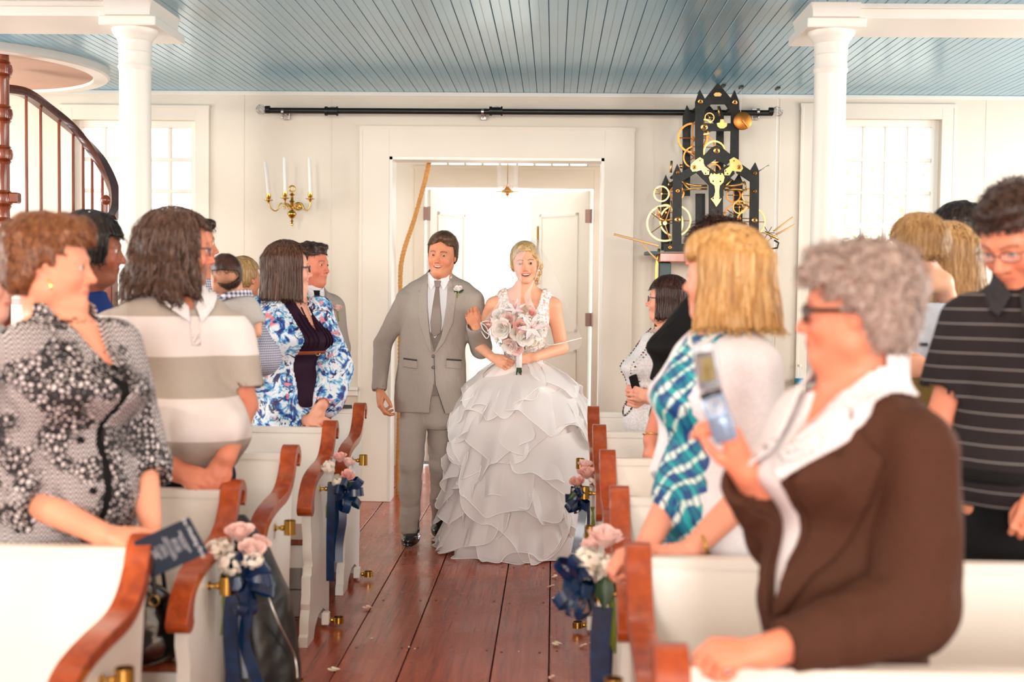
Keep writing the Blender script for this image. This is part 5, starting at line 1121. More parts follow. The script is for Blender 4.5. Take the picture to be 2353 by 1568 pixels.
# ================================================================== the father, grey suit
grey = lambda n, c1, c2: cloth(n, c1, 0.75, 0.2, scale=420, c2=c2)
M['suit'] = grey('grey_wool_suit', srgb(172,162,152), srgb(158,148,139)); M['suit_dk'] = grey('grey_waistcoat', srgb(132,123,114), srgb(118,109,101)); M['seam'] = simple('dark_seam', srgb(66,60,56), 0.8)
M['tie'] = cloth('grey_silk_tie', srgb(138,124,114), 0.35, 0.05, scale=500); M['button'] = simple('grey_button', srgb(92,84,78), 0.4)
def wpx(d): return lambda x, y, dd=0.0: np.array(W(x, y, d+dd), F)
def father():
    d = 7.28; w = wpx(d); bx = w(1008, 700)[0]; F_ = Fig('man in a grey suit and silk tie walking arm in arm with the bride', bx, d, 180, 1.83, 0.19, skin=srgb(222,150,114))
    Hd = Head(w(1016, 586, -0.04), 180-10, -4, -4, 1.0, smile=1.0, open=0.45, fat=0.3, old=0.8, eye=0.45, nose=1.12, brow=0.85, browc=srgb(100,66,44))
    # local z helpers
    zs = lambda py: float(w(1008, py)[2])
    shR, elR, wrR = w(932, 690), w(880, 790, .03), w(872, 890, -.03)     # his right arm, hanging
    shL, elL, wrL = w(1086, 694), w(1106, 800, .02), w(1092, 752, -.16)  # his left arm, bent up, hand on his chest
    hR = dict(wrist=wrR+V3(0,0,-.015), d=(0.08,-0.25,-1), back=(-1,-.35,0.1), side=-1, curl=(0.35,0.45,0.55,0.6), thumb=(0.55,0.15), s=1.06)
    hL = dict(wrist=w(1096,757,-.17), d=(-0.42,-.15,1), back=(-.1,-1,-.1), side=1, curl=(0.75,0.85,0.95,1.0), thumb=(0.25,0.2), s=1.0)
    F_.body(Hd, arms=[((shR, elR, wrR), (.048, 0.04, 0.03)), ((shL, elL, hL['wrist']), (.048, 0.04, 0.03))], hands=[hR, hL], nr=0.058, hh=0.0030, nb=w(1012, 668, .0))
    add_eyes(Hd, F_.bodyo, srgb(62,84,74), (0.12, 0)); add_teeth(Hd, F_.bodyo)
    # hair: side parted brown
    def hf(q): 
        d_ = short_cap(q, 0.010, 0.066, 0.022, -0.05, -0.022, top=0.010); d_ = sm(d_, ell(q, (-0.018, 0.048, 0.095), (0.05, 0.03, 0.02)), 0.02)
        d_ = smx(d_, -ell(q, (-0.010, 0.105, 0.062), (0.045, 0.04, 0.036)), 0.01); return d_+0.0009*snoise(q, (160, 40, 40), 3)
    hm = hair_mat('brown_hair', srgb(52,36,26), srgb(92,64,44), srgb(130,96,68), (60,60,30))
    hair_obj(F_, Hd, hf, 0.003, hm, st=dict(n=1400, L=0.05, w=0.002, lift=0.003, grav=0.3, dirs=lambda p: np.stack([np.where(Hd.loc(p)[:, 0] > 0.03, 0.6, -0.7), np.full(len(p), 0.1), np.full(len(p), -0.4)], 1).astype(F)@Hd.R.T*V3(1,1,1)))
    # jacket
    T = [(zs(948),.205,.135,.0,.045),(zs(900),.205,.135,.0,.045),(zs(850),.198,.13,.005,.04),(zs(800),.19,.125,.01,.035),(zs(750),.197,.13,.01,.02),(zs(710),.207,.13,.005,.01),(zs(685),.212,.118,0),(zs(665),.205,.10,-.005),(zs(650),.175,.088,-.012),(zs(640),.125,.075,-.02),(zs(628),.078,.06,-.03),(zs(618),.058,.055,-.03)]
    aR = [F_.L(shR), F_.L(elR), F_.L(wrR)]; aL = [F_.L(shL), F_.L(elL), F_.L(wrL)]
    def jk(q):
        d_ = loft(q, T); d_ = sm(d_, chain(q, aR, [.066,.056,.046], .01), .03); d_ = sm(d_, chain(q, aL, [.066,.058,.050], .01), .03)
        n = snoise(q, (11,11,7), 4)*0.0035+snoise(q, (28,28,16), 7)*0.0014; return d_+n
    vz, vx = zs(808), 0.012
    V = [(-.062, zs(625)), (-.056,zs(700)), (-.03,zs(770)), (vx, vz), (.035,zs(770)), (.052,zs(700)), (.062,zs(625)), (.04,zs(600)),(-.04,zs(600))]
    VB = [(vx, zs(878)), (-.06, zs(960)), (.04,zs(960)), (.03,zs(915)),(.02,zs(895))]
    def jk_cut(q):
        d_ = jk(q); f_ = q[:, 1] > -0.03; d_ = np.where(f_, np.maximum(d_, -poly2(q[:, 0], q[:, 2], V)), d_); d_ = np.where(q[:, 1] > 0.02, np.maximum(d_, -poly2(q[:, 0], q[:, 2], VB)), d_)
        c = chain(q, [aR[2], aR[2]+(aR[2]-aR[1])*0.3], [.036,.036]); c2 = chain(q, [aL[2], aL[2]+(aL[2]-aL[1])*0.4], [.04,.04]); return np.maximum(np.maximum(d_, -c), -c2)
    F_.mesh('jacket', jk_cut, [((-.42,-.24,zs(950)),(.44,.36,zs(610)))], 0.0048, M['suit'])
    # inner: shirt, waistcoat
    inner = lambda q: loft(q, [(r_[0], r_[1]-.014, r_[2]-.014, r_[3], r_[4] if len(r_) > 4 else 0) for r_ in T])
    nk = F_.L(w(1012, 640, 0)); 
    coll = lambda q: sm(cone(q, Hd_l, nk, .066, .070), inner(q), 0.02)
    Hd_l = F_.L(w(1013, 638, -.01))
    F_.mesh('shirt', lambda q: np.maximum(sm(inner(q), cone(q, nk+V3(0,0,-.02), Hd_l+V3(0,0,-.008), .066, .064), .02), -np.maximum(poly2(q[:,0], q[:,2], [(-.05,zs(620)),(.0,zs(645)),(.05,zs(620)),(.05,zs(560)),(-.05,zs(560))]), -0.0-q[:,1])), [((-.12,-.13,zs(860)),(.12,.16,zs(622)))], 0.0045, M['shirt'])
    cf = lambda q: sm(inner(q), cone(q, nk+V3(0,0,-.03), Hd_l+V3(0,0,-.012), .066, .066), .02)
    F_.app('collar', cf, [(-.066,zs(622)),(-.004,zs(647)),(-.036,zs(668)),(-.066,zs(648))], .006, .006, M['shirt'], 0.0028)
    F_.app('collar', cf, [(.066,zs(622)),(.004,zs(647)),(.036,zs(668)),(.066,zs(648))], .006, .006, M['shirt'], 0.0028)
    F_.app('necktie', cf, [(-.021,zs(645)),(.021,zs(645)),(.011,zs(660)),(.034,zs(740)),(.028,zs(766)),(.012,zs(772)),(-.026,zs(764)),(-.03,zs(735)),(-.010,zs(660))], .009, .009, M['tie'], 0.003)
    F_.app('tie_knot', cf, [(-.021,zs(645)),(.021,zs(645)),(.012,zs(661)),(-.012,zs(661))], .014, .012, M['tie'], 0.003)
    F_.app('waistcoat', lambda q: inner(q)+.004, [(-.11,zs(680)),(-.066,zs(700)),(-.03,zs(758)),(.010,zs(776)),(.042,zs(758)),(.064,zs(700)),(.11,zs(680)),(.11,zs(905)),(-.11,zs(905))], .006, .010, M['suit_dk'], 0.0035)
    for s, P in ((1, [(.060,zs(628)),(.094,zs(660)),(.101,zs(672)),(.112,zs(667)),(.098,zs(740)),(.055,zs(790)),(vx+.006,zs(815)),(.035,zs(772)),(.054,zs(702))]), (-1, [(-.060,zs(628)),(-.092,zs(660)),(-.099,zs(672)),(-.112,zs(667)),(-.095,zs(740)),(-.045,zs(785)),(vx-.002,zs(813)),(-.03,zs(772)),(-.055,zs(702))])):
        F_.app('lapel', jk, P, .006, .007, M['suit'], 0.003)
        Q = [P[5], P[4], (P[4][0]-s*.004, P[4][1]), (P[5][0]-s*.004, P[5][1]+.003)]
    F_.app('front_edge', jk, [(vx-.002,zs(812)),(vx+.002,zs(812)),(.006,zs(880)),(-.05,zs(945)),(-.055,zs(945)),(.001,zs(880))], .004, .004, M['seam'], 0.0025)
    for xx in (.150, -.100): # pocket flaps
        a = xx-.055 if xx > 0 else xx-.02; F_.app('pocket_flap', jk, [(xx-.042,zs(826)),(xx+.042,zs(823)),(xx+.042,zs(842)),(xx-.042,zs(845))], .006, .007, M['suit'], 0.003); F_.app('pocket_edge', jk, [(xx-.042,zs(824)),(xx+.042,zs(821)),(xx+.042,zs(825)),(xx-.042,zs(828))], .007, .008, M['seam'], 0.0025)
    for pz in (816, 841):
        c = F_.on(jk, vx+.004, zs(pz), .008); o = MB().lathe([(0,-.002),(.009,-.002),(.0095,.001),(.008,.003),(.003,.002),(0,.002)], c, 14, (0,1,0)).build('button', M['button'], F_.r, True); o.matrix_local = Matrix.Rotation(F_.a, 4, 'Z'); 
    # white rose boutonniere
    c = F_.on(jk, -.122, zs(668), .018); cw = Vector(F_.Wd(c)); 
    b = empty('boutonniere', cw-F_.base); b.parent = F_.r
    o = rose(b, (0,0,0), (-.1,-.6,.8), 0.017, M['cream'], 'rose', 99)
    MB().tube([(0,0,-.005),(-.01,0,-.045)], .003, 6).build('stem', M['stem'], b, True); leaf_obj(b, (0,0.005,-.01), (.032,-.002,.008), .01, (0,-1,0)); leaf_obj(b, (0,0.005,-.01), (-.028,-.002,-.004), .009, (0,-1,0))
    # trousers
    hipR, knR, anR = F_.L(w(952, 925)), F_.L(w(945, 1070, -.10)), F_.L(w(940, 1215, -.06))
    hipL, knL, anL = F_.L(w(1012, 925)), F_.L(w(1012, 1065, .08)), F_.L(w(1012, 1195, .32))
    def tr_(q):
        d_ = loft(q, [(zs(985),.08,.08,0),(zs(960),.125,.10,0),(zs(900),.145,.105,0),(zs(850),.14,.10,0)]); d_ = sm(d_, chain(q, [hipR,knR,anR], [.086,.068,.056], .02), .012); d_ = sm(d_, chain(q, [hipL,knL,anL], [.084,.068,.056], .02), .008)
        return d_+snoise(q, (12,12,22), 9)*.004+.002*ridge(q, (8,8,50), 2)
    F_.mesh('trousers', lambda q: np.maximum(tr_(q), zs(1228)-q[:, 2]), [((-.25,-.45,zs(1232)),(.25,.3,zs(890)))], 0.006, M['suit'])
    t_ = floor_pt(936, 1262); shoe(F_, (t_.x, t_.y+.0, .012), (t_.x+.01, t_.y+.26, .03), M['shoe'], .05)
    shoe(F_, (w(1008,1200,.2)[0], 7.45, .0), (w(1014,1200,.4)[0], 7.68, .06), M['shoe'], .05)
    lc = MB(); 
    for k in range(4): lc.tube([(t_.x-.018,t_.y+.11+.02*k,.082+.008*k),(t_.x,t_.y+.105+.02*k,.088+.008*k),(t_.x+.02,t_.y+.11+.02*k,.082+.008*k)], .0025, 5)
    F_.put(lc.build('shoe_laces', M['shoe'], F_.r, True))
    return F_
father()

# ================================================================== the bride
M['gown'] = cloth('ivory_gown', srgb(250,242,238), 0.7, var=.02)
t = NT('organza'); t.col(srgb(252,248,246)); t.set(Roughness=0.55, Sheen_Weight=0.4, Alpha=0.62, Transmission_Weight=0.0)
tr_n = t.n('ShaderNodeBsdfTranslucent'); tr_n.inputs[0].default_value = srgb(246,238,234); tp = t.n('ShaderNodeBsdfTransparent'); m1 = t.n('ShaderNodeMixShader', i_0=0.3); m2 = t.n('ShaderNodeMixShader', i_0=0.8)
t.b.inputs['Alpha'].default_value = 1.0; t.l(t.b.outputs[0], m1.inputs[1]); t.l(tr_n.outputs[0], m1.inputs[2]); t.l(tp.outputs[0], m2.inputs[1]); t.l(m1.outputs[0], m2.inputs[2]); t.l(m2.outputs[0], t.N['Material Output'].inputs[0]); M['organza'] = t.m
t = NT('veil_tulle'); t.col(srgb(246,244,244)); tp = t.n('ShaderNodeBsdfTransparent'); m2 = t.n('ShaderNodeMixShader', i_0=0.26); t.l(tp.outputs[0], m2.inputs[1]); t.l(t.b.outputs[0], m2.inputs[2]); t.l(m2.outputs[0], t.N['Material Output'].inputs[0]); M['tulle'] = t.m
M['cord'] = simple('satin_edging', srgb(244,240,238), 0.4)
t = NT('lace'); v = t.coord('Object', (1,1,1)); vo = t.n('ShaderNodeTexVoronoi', i_Scale=75.0); t.l(v, vo.inputs['Vector']); n = t.noise(v, 60, 3); t.col(t.ramp(t.math('ADD', t.math('MULTIPLY', vo.outputs['Distance'], .7), t.math('MULTIPLY', n, .6)), [(0.42, srgb(250,247,244)), (0.66, srgb(238,228,222)), (0.82, srgb(214,186,170))])); t.set(Roughness=0.5); t.bump(vo.outputs['Distance'], 0.7, 0.006); M['lace'] = t.m
M['crystal'] = simple('crystal_beads', srgb(220,220,226), 0.1, 0.8)
def bride():
    d = 7.22; w = wpx(d); B = Fig('smiling blonde bride in a ruffled ivory gown and veil holding her bouquet', w(1205,700)[0], d, 180, 1.70, 0.15, skin=srgb(238,176,142))
    zs = lambda py: float(w(1205, py)[2])
    H = Head(w(1207, 606, -.03), 180+2, -2, 4, 0.97, fem=1.0, smile=1.15, open=0.7, eye=0.66, brow=0.95, browc=srgb(128,88,56), lip=srgb(200,84,76), nose=0.9)
    shR, elR, wrR = w(1134,702), w(1095,790,.04), w(1132,822,-.13)
    shL, elL, wrL = w(1272,704), w(1291,800,.05), w(1228,822,-.16)
    hR = dict(wrist=wrR, d=(1,-.25,-.42), back=(-.1,-1,.25), side=-1, curl=(0.5,0.62,0.7,0.7), thumb=(0.5,0.5), s=0.88)
    hL = dict(wrist=wrL, d=(-1,-.22,-.02), back=(.05,-1,.25), side=1, curl=(0.95,1.0,1.05,1.0), thumb=(0.2,0.6), s=0.88)
    ch = lambda q: loft(q, [(zs(770),.115,.085,0),(zs(730),.135,.095,0),(zs(700),.155,.09,0),(zs(685),.16,.07,-.01),(zs(672),.13,.058,-.015),(zs(660),.075,.05,-.02),(zs(650),.05,.045,-.02)])
    ar = (.043,.036,.025)
    B.body(H, arms=[((shR, elR, wrR), (.044,.036,.024)), ((shL, elL, wrL), (.044,.038,.025))], hands=[hR, hL], chest=ch, nr=0.043, hh=0.0030, nb=w(1207, 668, .01))
    add_eyes(H, B.bodyo, srgb(56,72,68)); add_teeth(H, B.bodyo)
    hm = hair_mat('blonde_updo', srgb(150,112,66), srgb(206,170,112), srgb(238,214,160), (30,60,30))
    def hf(q):
        x = q[:, 0]; d_ = short_cap(q, 0.011, 0.076, 0.022, -0.045, -0.034, top=.004)
        d_ = sm(d_, chain(q, [(0.02,0.06,0.095),(-0.055,0.045,0.05),(-0.079,0.012,0.0),(-0.07,-0.03,-0.04)], [.018,.02,.017,.02], .01), .012)   # swept wave on her left
        d_ = sm(d_, chain(q, [(0.03,0.062,0.09),(0.064,0.036,0.04),(0.075,0.012,-0.01),(0.074,.0,-.035)], [.012,.014,.012,.006], .01), .012)
        d_ = sm(d_, ell(q, (-0.03,-0.075,-0.05), (0.055,0.045,0.045)), .02)
        for k, c in enumerate(((-.075,-.02,-.055),(-.06,-.03,-.085),(-.085,-.01,-.02),(-.05,-.05,-.10))): d_ = sm(d_, ell(q, c, (.02,.02,.022)), .006)
        d_ = d_+0.0010*np.sin(np.arctan2(q[:, 0], -q[:, 1]-.02)*38+q[:, 2]*60+3*snoise(q, (10,10,10), 2)); return d_
    hair_obj(B, H, hf, 0.0028, hm, st=dict(n=900, L=0.04, w=0.0018, lift=0.002, wave=.15, grav=.2))
    for pts in ([(0.076,0.02,-.02),(0.09,0.015,-.045),(0.078,.01,-.075),(0.082,.0,-.10)],[(0.08,0.01,.0),(0.10,0.01,-.004),(0.088,.01,-.02)],[(-.07,-.01,-.09),(-.085,-.01,-.115),(-.07,-.01,-.125)]):
        B.put(MB().tube(cr([tuple(H.wld(p)) for p in pts], 6), 0.0016, 5).build('hair_wisp', hm, B.r, True))
    B.put(MB().ball(tuple(H.wld((-.077,.008,-.045))), .0055, 10, 8).build('pearl_earring', M['candle'], B.r, True))
    # bodice: lace with wide V neck
    T = [(zs(832),.112,.095,0),(zs(800),.118,.098,.005),(zs(765),.130,.112,.015),(zs(735),.145,.122,.02),(zs(705),.142,.11,.01),(zs(685),.140,.09,-.005),(zs(672),.145,.07,-.012),(zs(663),.13,.055,-.015)]
    VN = [(-.112,zs(650)),(-.082,zs(700)),(-.045,zs(728)),(0,zs(738)),(.045,zs(728)),(.082,zs(700)),(.112,zs(650)),(.1,zs(600)),(-.1,zs(600))]
    bod = lambda q: np.maximum(sm(loft(q, T), ch(q)-.006, .01)+.0015*snoise(q, (90,90,90), 3), -poly2(q[:, 0], q[:, 2], VN))
    bod2 = lambda q: np.maximum(bod(q), np.abs(q[:, 0])-.168+0.12*np.maximum(0, zs(690)-q[:, 2])*0)
    B.mesh('bodice', bod2, [((-.18,-.13,zs(835)),(.18,.16,zs(655)))], 0.0042, M['lace'])
    mb = MB(); rr = random.Random(4)
    for k in range(46):
        a = -1.2+2.4*rr.random(); c = B.on(bod, .118*math.sin(a), zs(815)+rr.uniform(-.016,.016), .003); mb.ball(tuple(c), .0045+.002*rr.random(), 6, 5)
    o = mb.build('beaded_belt', M['crystal'], B.r, True); o.matrix_local = Matrix.Rotation(B.a, 4, 'Z')
    # skirt: puffed underskirt with cascading organza flounces
    cx, cy = B.base.x-0.01, d+.02; kx = 1/402.0
    prof = [(zs(825),.115),(zs(840),.17),(zs(860),.245),(zs(890),.315),(zs(930),.355),(zs(1000),.385),(zs(1100),.42),(zs(1200),.44),(.03,.455)]
    pz = np.array([p[0] for p in prof])[::-1]; pr_ = np.array([p[1] for p in prof])[::-1]; Rz = lambda z: float(np.interp(z, pz, pr_))
    g = empty('gown_skirt', (cx-B.base.x, cy-B.base.y, 0)); g.parent = B.r
    NT_, NZ = 120, 30; vs = []; zz = np.linspace(0.012, zs(822), NZ)
    for z in zz:
        for i in range(NT_): a = 2*PI*i/NT_; R_ = Rz(z)*0.9+0.008*math.sin(a*17+z*3)*min(1, (zs(825)-z)*6); vs.append((R_*math.cos(a), R_*.93*math.sin(a), z))
    smooth_by_angle(MB().add(vs, [(j*NT_+i, j*NT_+(i+1)%NT_, (j+1)*NT_+(i+1)%NT_, (j+1)*NT_+i) for j in range(NZ-1) for i in range(NT_)]).build('underskirt', M['gown'], g), 3)
    def flounce(ztop, length, th0, th1, slope, ph, amp, rr):
        """a strip gathered along a slanting line on the skirt, its free hem flaring in big waves"""
        n = max(24, int(abs(th1-th0)*34)); m = 9; vs = []; edge = []; inner = []
        k1, k2 = rr.uniform(5,8), rr.uniform(11,16)
        for i in range(n+1):
            u = i/n; a = th0+(th1-th0)*u; zt = ztop+slope*(u-.5)+0.02*math.sin(a*3+ph); fade = math.sin(PI*min(1, max(0, u)))**0.45
            Ln = length*(0.35+0.65*fade)*(1+0.22*math.sin(a*k1+ph))
            for j in range(m+1):
                v = j/m; z = max(0.006+.004*math.sin(a*9), zt-Ln*v); wv = math.sin(a*k2+ph*2+1.2*math.sin(a*3))+0.5*math.sin(a*k1*2.3+ph); sw_ = amp*v**1.4*wv
                R_ = Rz(z)*0.93+0.012+length*0.22*v**1.1+sw_; aa = a+0.035*v*math.cos(a*k2+ph*2)
                vs.append((R_*math.cos(aa), R_*.95*math.sin(aa), z))
            edge.append(vs[-1])
        o = MB().add(vs, [(i*(m+1)+j, i*(m+1)+j+1, (i+1)*(m+1)+j+1, (i+1)*(m+1)+j) for i in range(n) for j in range(m)]).build('flounce', M['organza'], g, True)
        MB().tube(edge, 0.0028, 5).build('flounce_edging', M['cord'], o, True)
    rr = random.Random(21)
    levels = [(zs(842),.17,5),(zs(880),.20,5),(zs(925),.22,6),(zs(970),.23,6),(zs(1015),.24,6),(zs(1060),.24,7),(zs(1105),.24,7),(zs(1150),.25,7),(zs(1190),.22,7)]
    for li, (zt, ln, cnt) in enumerate(levels):
        off = rr.uniform(0, 2*PI)
        for k in range(cnt):
            a0 = off+2*PI*k/cnt+rr.uniform(-.15,.15); span = 2*PI/cnt*rr.uniform(1.1,1.7)
            flounce(zt+rr.uniform(-.03,.03), ln*rr.uniform(.85,1.2), a0, a0+span, rr.choice((-1,1))*rr.uniform(.05,.2), rr.uniform(0,6), .012+.016*li/8, rr)
    # train pulled to her right
    # veil: tulle from the crown, behind the shoulders, and the blusher over the face
    vo = empty('veil', (0,0,0)); vo.parent = B.r; vo.location = -B.base
    top = H.wld((0, -.03, .128))
    def sheet(rows, name='tulle', cols=5):
        """rows of world points; smooth surface through them"""
        R_ = [cr(r_, 6) for r_ in rows]; R_ = list(zip(*R_)); R_ = [cr(list(c), 5) for c in R_]; m = len(R_[0]); vs = [p for c in R_ for p in c]
        return MB().add(vs, [(i*m+j, i*m+j+1, (i+1)*m+j+1, (i+1)*m+j) for i in range(len(R_)-1) for j in range(m-1)]).build(name, M['tulle'], vo, True)
    q = lambda x, y, dd: tuple(float(v) for v in w(x, y, dd))
    sheet([[q(1190,551,.02),q(1208,548,.03),q(1226,552,.04)],[q(1170,600,.14),q(1210,600,.17),q(1262,600,.16)],[q(1140,680,.16),q(1215,690,.24),q(1300,690,.16)],[q(1110,760,.16),q(1215,770,.3),q(1336,776,.08)],[q(1120,800,.2),q(1230,830,.3),q(1330,800,.1)]])
    sheet([[q(1195,549,.0),q(1215,546,.0),q(1235,551,.0)],[q(1178,580,-.12),q(1190,585,-.14),q(1202,590,-.15)],[q(1181,640,-.16),q(1188,645,-.17),q(1198,650,-.17)],[q(1160,675,-.14),q(1178,690,-.16),q(1196,700,-.16)],[q(1110,740,-.1),q(1150,740,-.18),q(1190,745,-.17)]])
    sheet([[q(1200,548,.0),q(1216,546,.0),q(1236,550,.0)],[q(1235,590,-.12),q(1240,590,-.12),q(1245,595,-.1)],[q(1236,630,-.14),q(1230,636,-.15),q(1224,650,-.15)],[q(1222,660,-.16),q(1216,675,-.17),q(1205,690,-.17)],[q(1215,700,-.18),q(1235,720,-.17),q(1255,760,-.13)]])
    mb = MB()
    for pts in ([q(1100,748,-.05),q(1108,765,-.14),q(1118,778,-.17),q(1124,768,-.17),q(1116,750,-.16),q(1106,742,-.15),q(1122,738,-.18),q(1140,744,-.2)], [q(1104,742,-.15),q(1112,760,-.18),q(1130,772,-.2),q(1145,776,-.2)],[q(1248,786,-.1),q(1262,793,-.12),q(1285,790,-.12),q(1312,783,-.02),q(1336,777,.08)]): mb.tube(cr(pts, 6), .0032, 6)
    tag(mb.build('veil_edging', M['cord'], vo, True), kind='stuff')
    # the bouquet is held in her left hand
    c = w(1190, 756, -.24); bq = empty('bridal_bouquet', Vector([float(v) for v in c])); tag(bq, 'round white and blush bouquet held by the bride', 'bouquet')
    rr = random.Random(9); s_ = 1/402.0
    blossoms(bq, (0,.01,.0), (.138,.10,.138), 230, M['blossom'], .016, 31, 'filler_blossoms')
    def pt(px, py, rad=.14): x_, z_ = (px-1190)*s_, (756-py)*s_; y_ = -math.sqrt(max(0.0009, .11**2*(1-min(.98, (x_*x_+z_*z_)/.15**2)))); return Vector((x_, y_, z_))
    for k, (px, py, R, m) in enumerate(((1152,728,.03,'cream'),(1170,735,.026,'rose'),(1160,755,.038,'cream'),(1190,765,.026,'cream'),(1206,772,.034,'cream'),(1175,790,.03,'cream'),(1188,795,.028,'rose'),(1202,735,.02,'cream'),(1150,745,.02,'rose2'),(1197,750,.028,'rose2'),(1168,778,.018,'rose2'),(1232,765,.024,'cream'),(1222,720,.018,'rose2'),(1240,745,.022,'cream'),(1176,713,.022,'cream'),(1143,765,.022,'cream'))):
        p = pt(px, py); rose(bq, p*.92, p.normalized()+Vector((0,-.6,.1)), R, M[m], 'rose', 300+k)
    def lily(px, py, R, tilt):
        p = pt(px, py)+Vector((0,-.03,0)); ax = (Vector((0,-1,.25))+Vector(tilt)).normalized(); q_ = Vector((0,0,1)).rotation_difference(ax)
        for k in range(6):
            a = 2*PI*k/6+.3; d_ = q_ @ Vector((math.cos(a), math.sin(a), 0)); leaf_obj(bq, p, p+d_*R+ax*R*.35, R*.2, ax, 'lily_petal', M['lily'], -.2)
        mb = MB()
        for k in range(6): a = 2*PI*k/6; e = p+(q_ @ Vector((math.cos(a)*.25, math.sin(a)*.25, .75)))*R; mb.tube([p, e], .0014, 5).ball(e, .004, 6, 5)
        mb.build('stamens', M['rose2'], bq, True)
    t = NT('lily_petal'); n = t.noise(t.coord(), 25, 2); t.col(t.ramp(n, [(.35, srgb(252,244,240)), (.62, srgb(250,222,222)), (.8, srgb(236,160,170))])); t.set(Roughness=.5); M['lily'] = t.m
    lily(1220, 752, .085, (.2,0,.1)); lily(1185, 712, .07, (-.1,0,.8)); lily(1138,748,.05,(-.8,0,.1))
    for a, b in (((1195,775),(1190,800)),((1200,785),(1208,802)),((1150,770),(1170,790)),((1235,748),(1250,758)),((1205,790),(1195,806)),((1183,740),(1178,760))): leaf_obj(bq, pt(*a)*.8, pt(*b)*1.0+Vector((0,-.01,0)), .013, (0,-1,.2))
    hp = wrL+V3(-.085,-.035,-.005)-c; MB().lathe([(.017,-.05),(.0165,.03),(.02,.09)], tuple(hp), 14).build('ribbon_handle', M['cord'], bq, True)
    mb = MB()
    for k in range(9): a = 2*PI*k/9; mb.tube([(hp[0]+.010*math.cos(a),hp[1]+.010*math.sin(a),hp[2]-.045),(hp[0]+.014*math.cos(a),hp[1]+.014*math.sin(a),hp[2]-.075-.008*(k%3))], .0036, 6)
    mb.build('stems', M['leaf'], bq, True)
bride()
# ================================================================== the guests
def torso(H, w=1.0, dp=1.0, fem=0.0, belly=0.0, hem=0.45, bust=0.0, lean=0.0):
    R_ = [(.44,.158+fem*.012,.115),(.50,.165+fem*.012,.122),(.56,.155,.117),(.61,.148-fem*.012,.112),(.67,.160-fem*.010,.118),(.73,.178-fem*.012,.128),(.775,.190-fem*.012,.122),(.805,.192-fem*.014,.102),(.822,.165-fem*.014,.085),(.836,.118-fem*.01,.074),(.85,.076,.064),(.862,.062,.058)]
    k = H/1.75; out = []
    for z, a, b in R_:
        bl = belly*math.exp(-((z-.585)/.075)**2); bs = bust*math.exp(-((z-.735)/.035)**2)
        out.append((z*H, a*w*k*(1+.25*bl) if z < .84 else a*k*(.5+.5*w), (b*dp*k+.5*(bl+bs)) if z < .84 else b*k, .5*(bl+bs)+.0+lean*(z-.6)))
    return [r for r in out if r[0] >= hem*H-0.06]
def arms_of(fig, sh, el, wr): return [fig.L(sh), fig.L(el), fig.L(wr)]
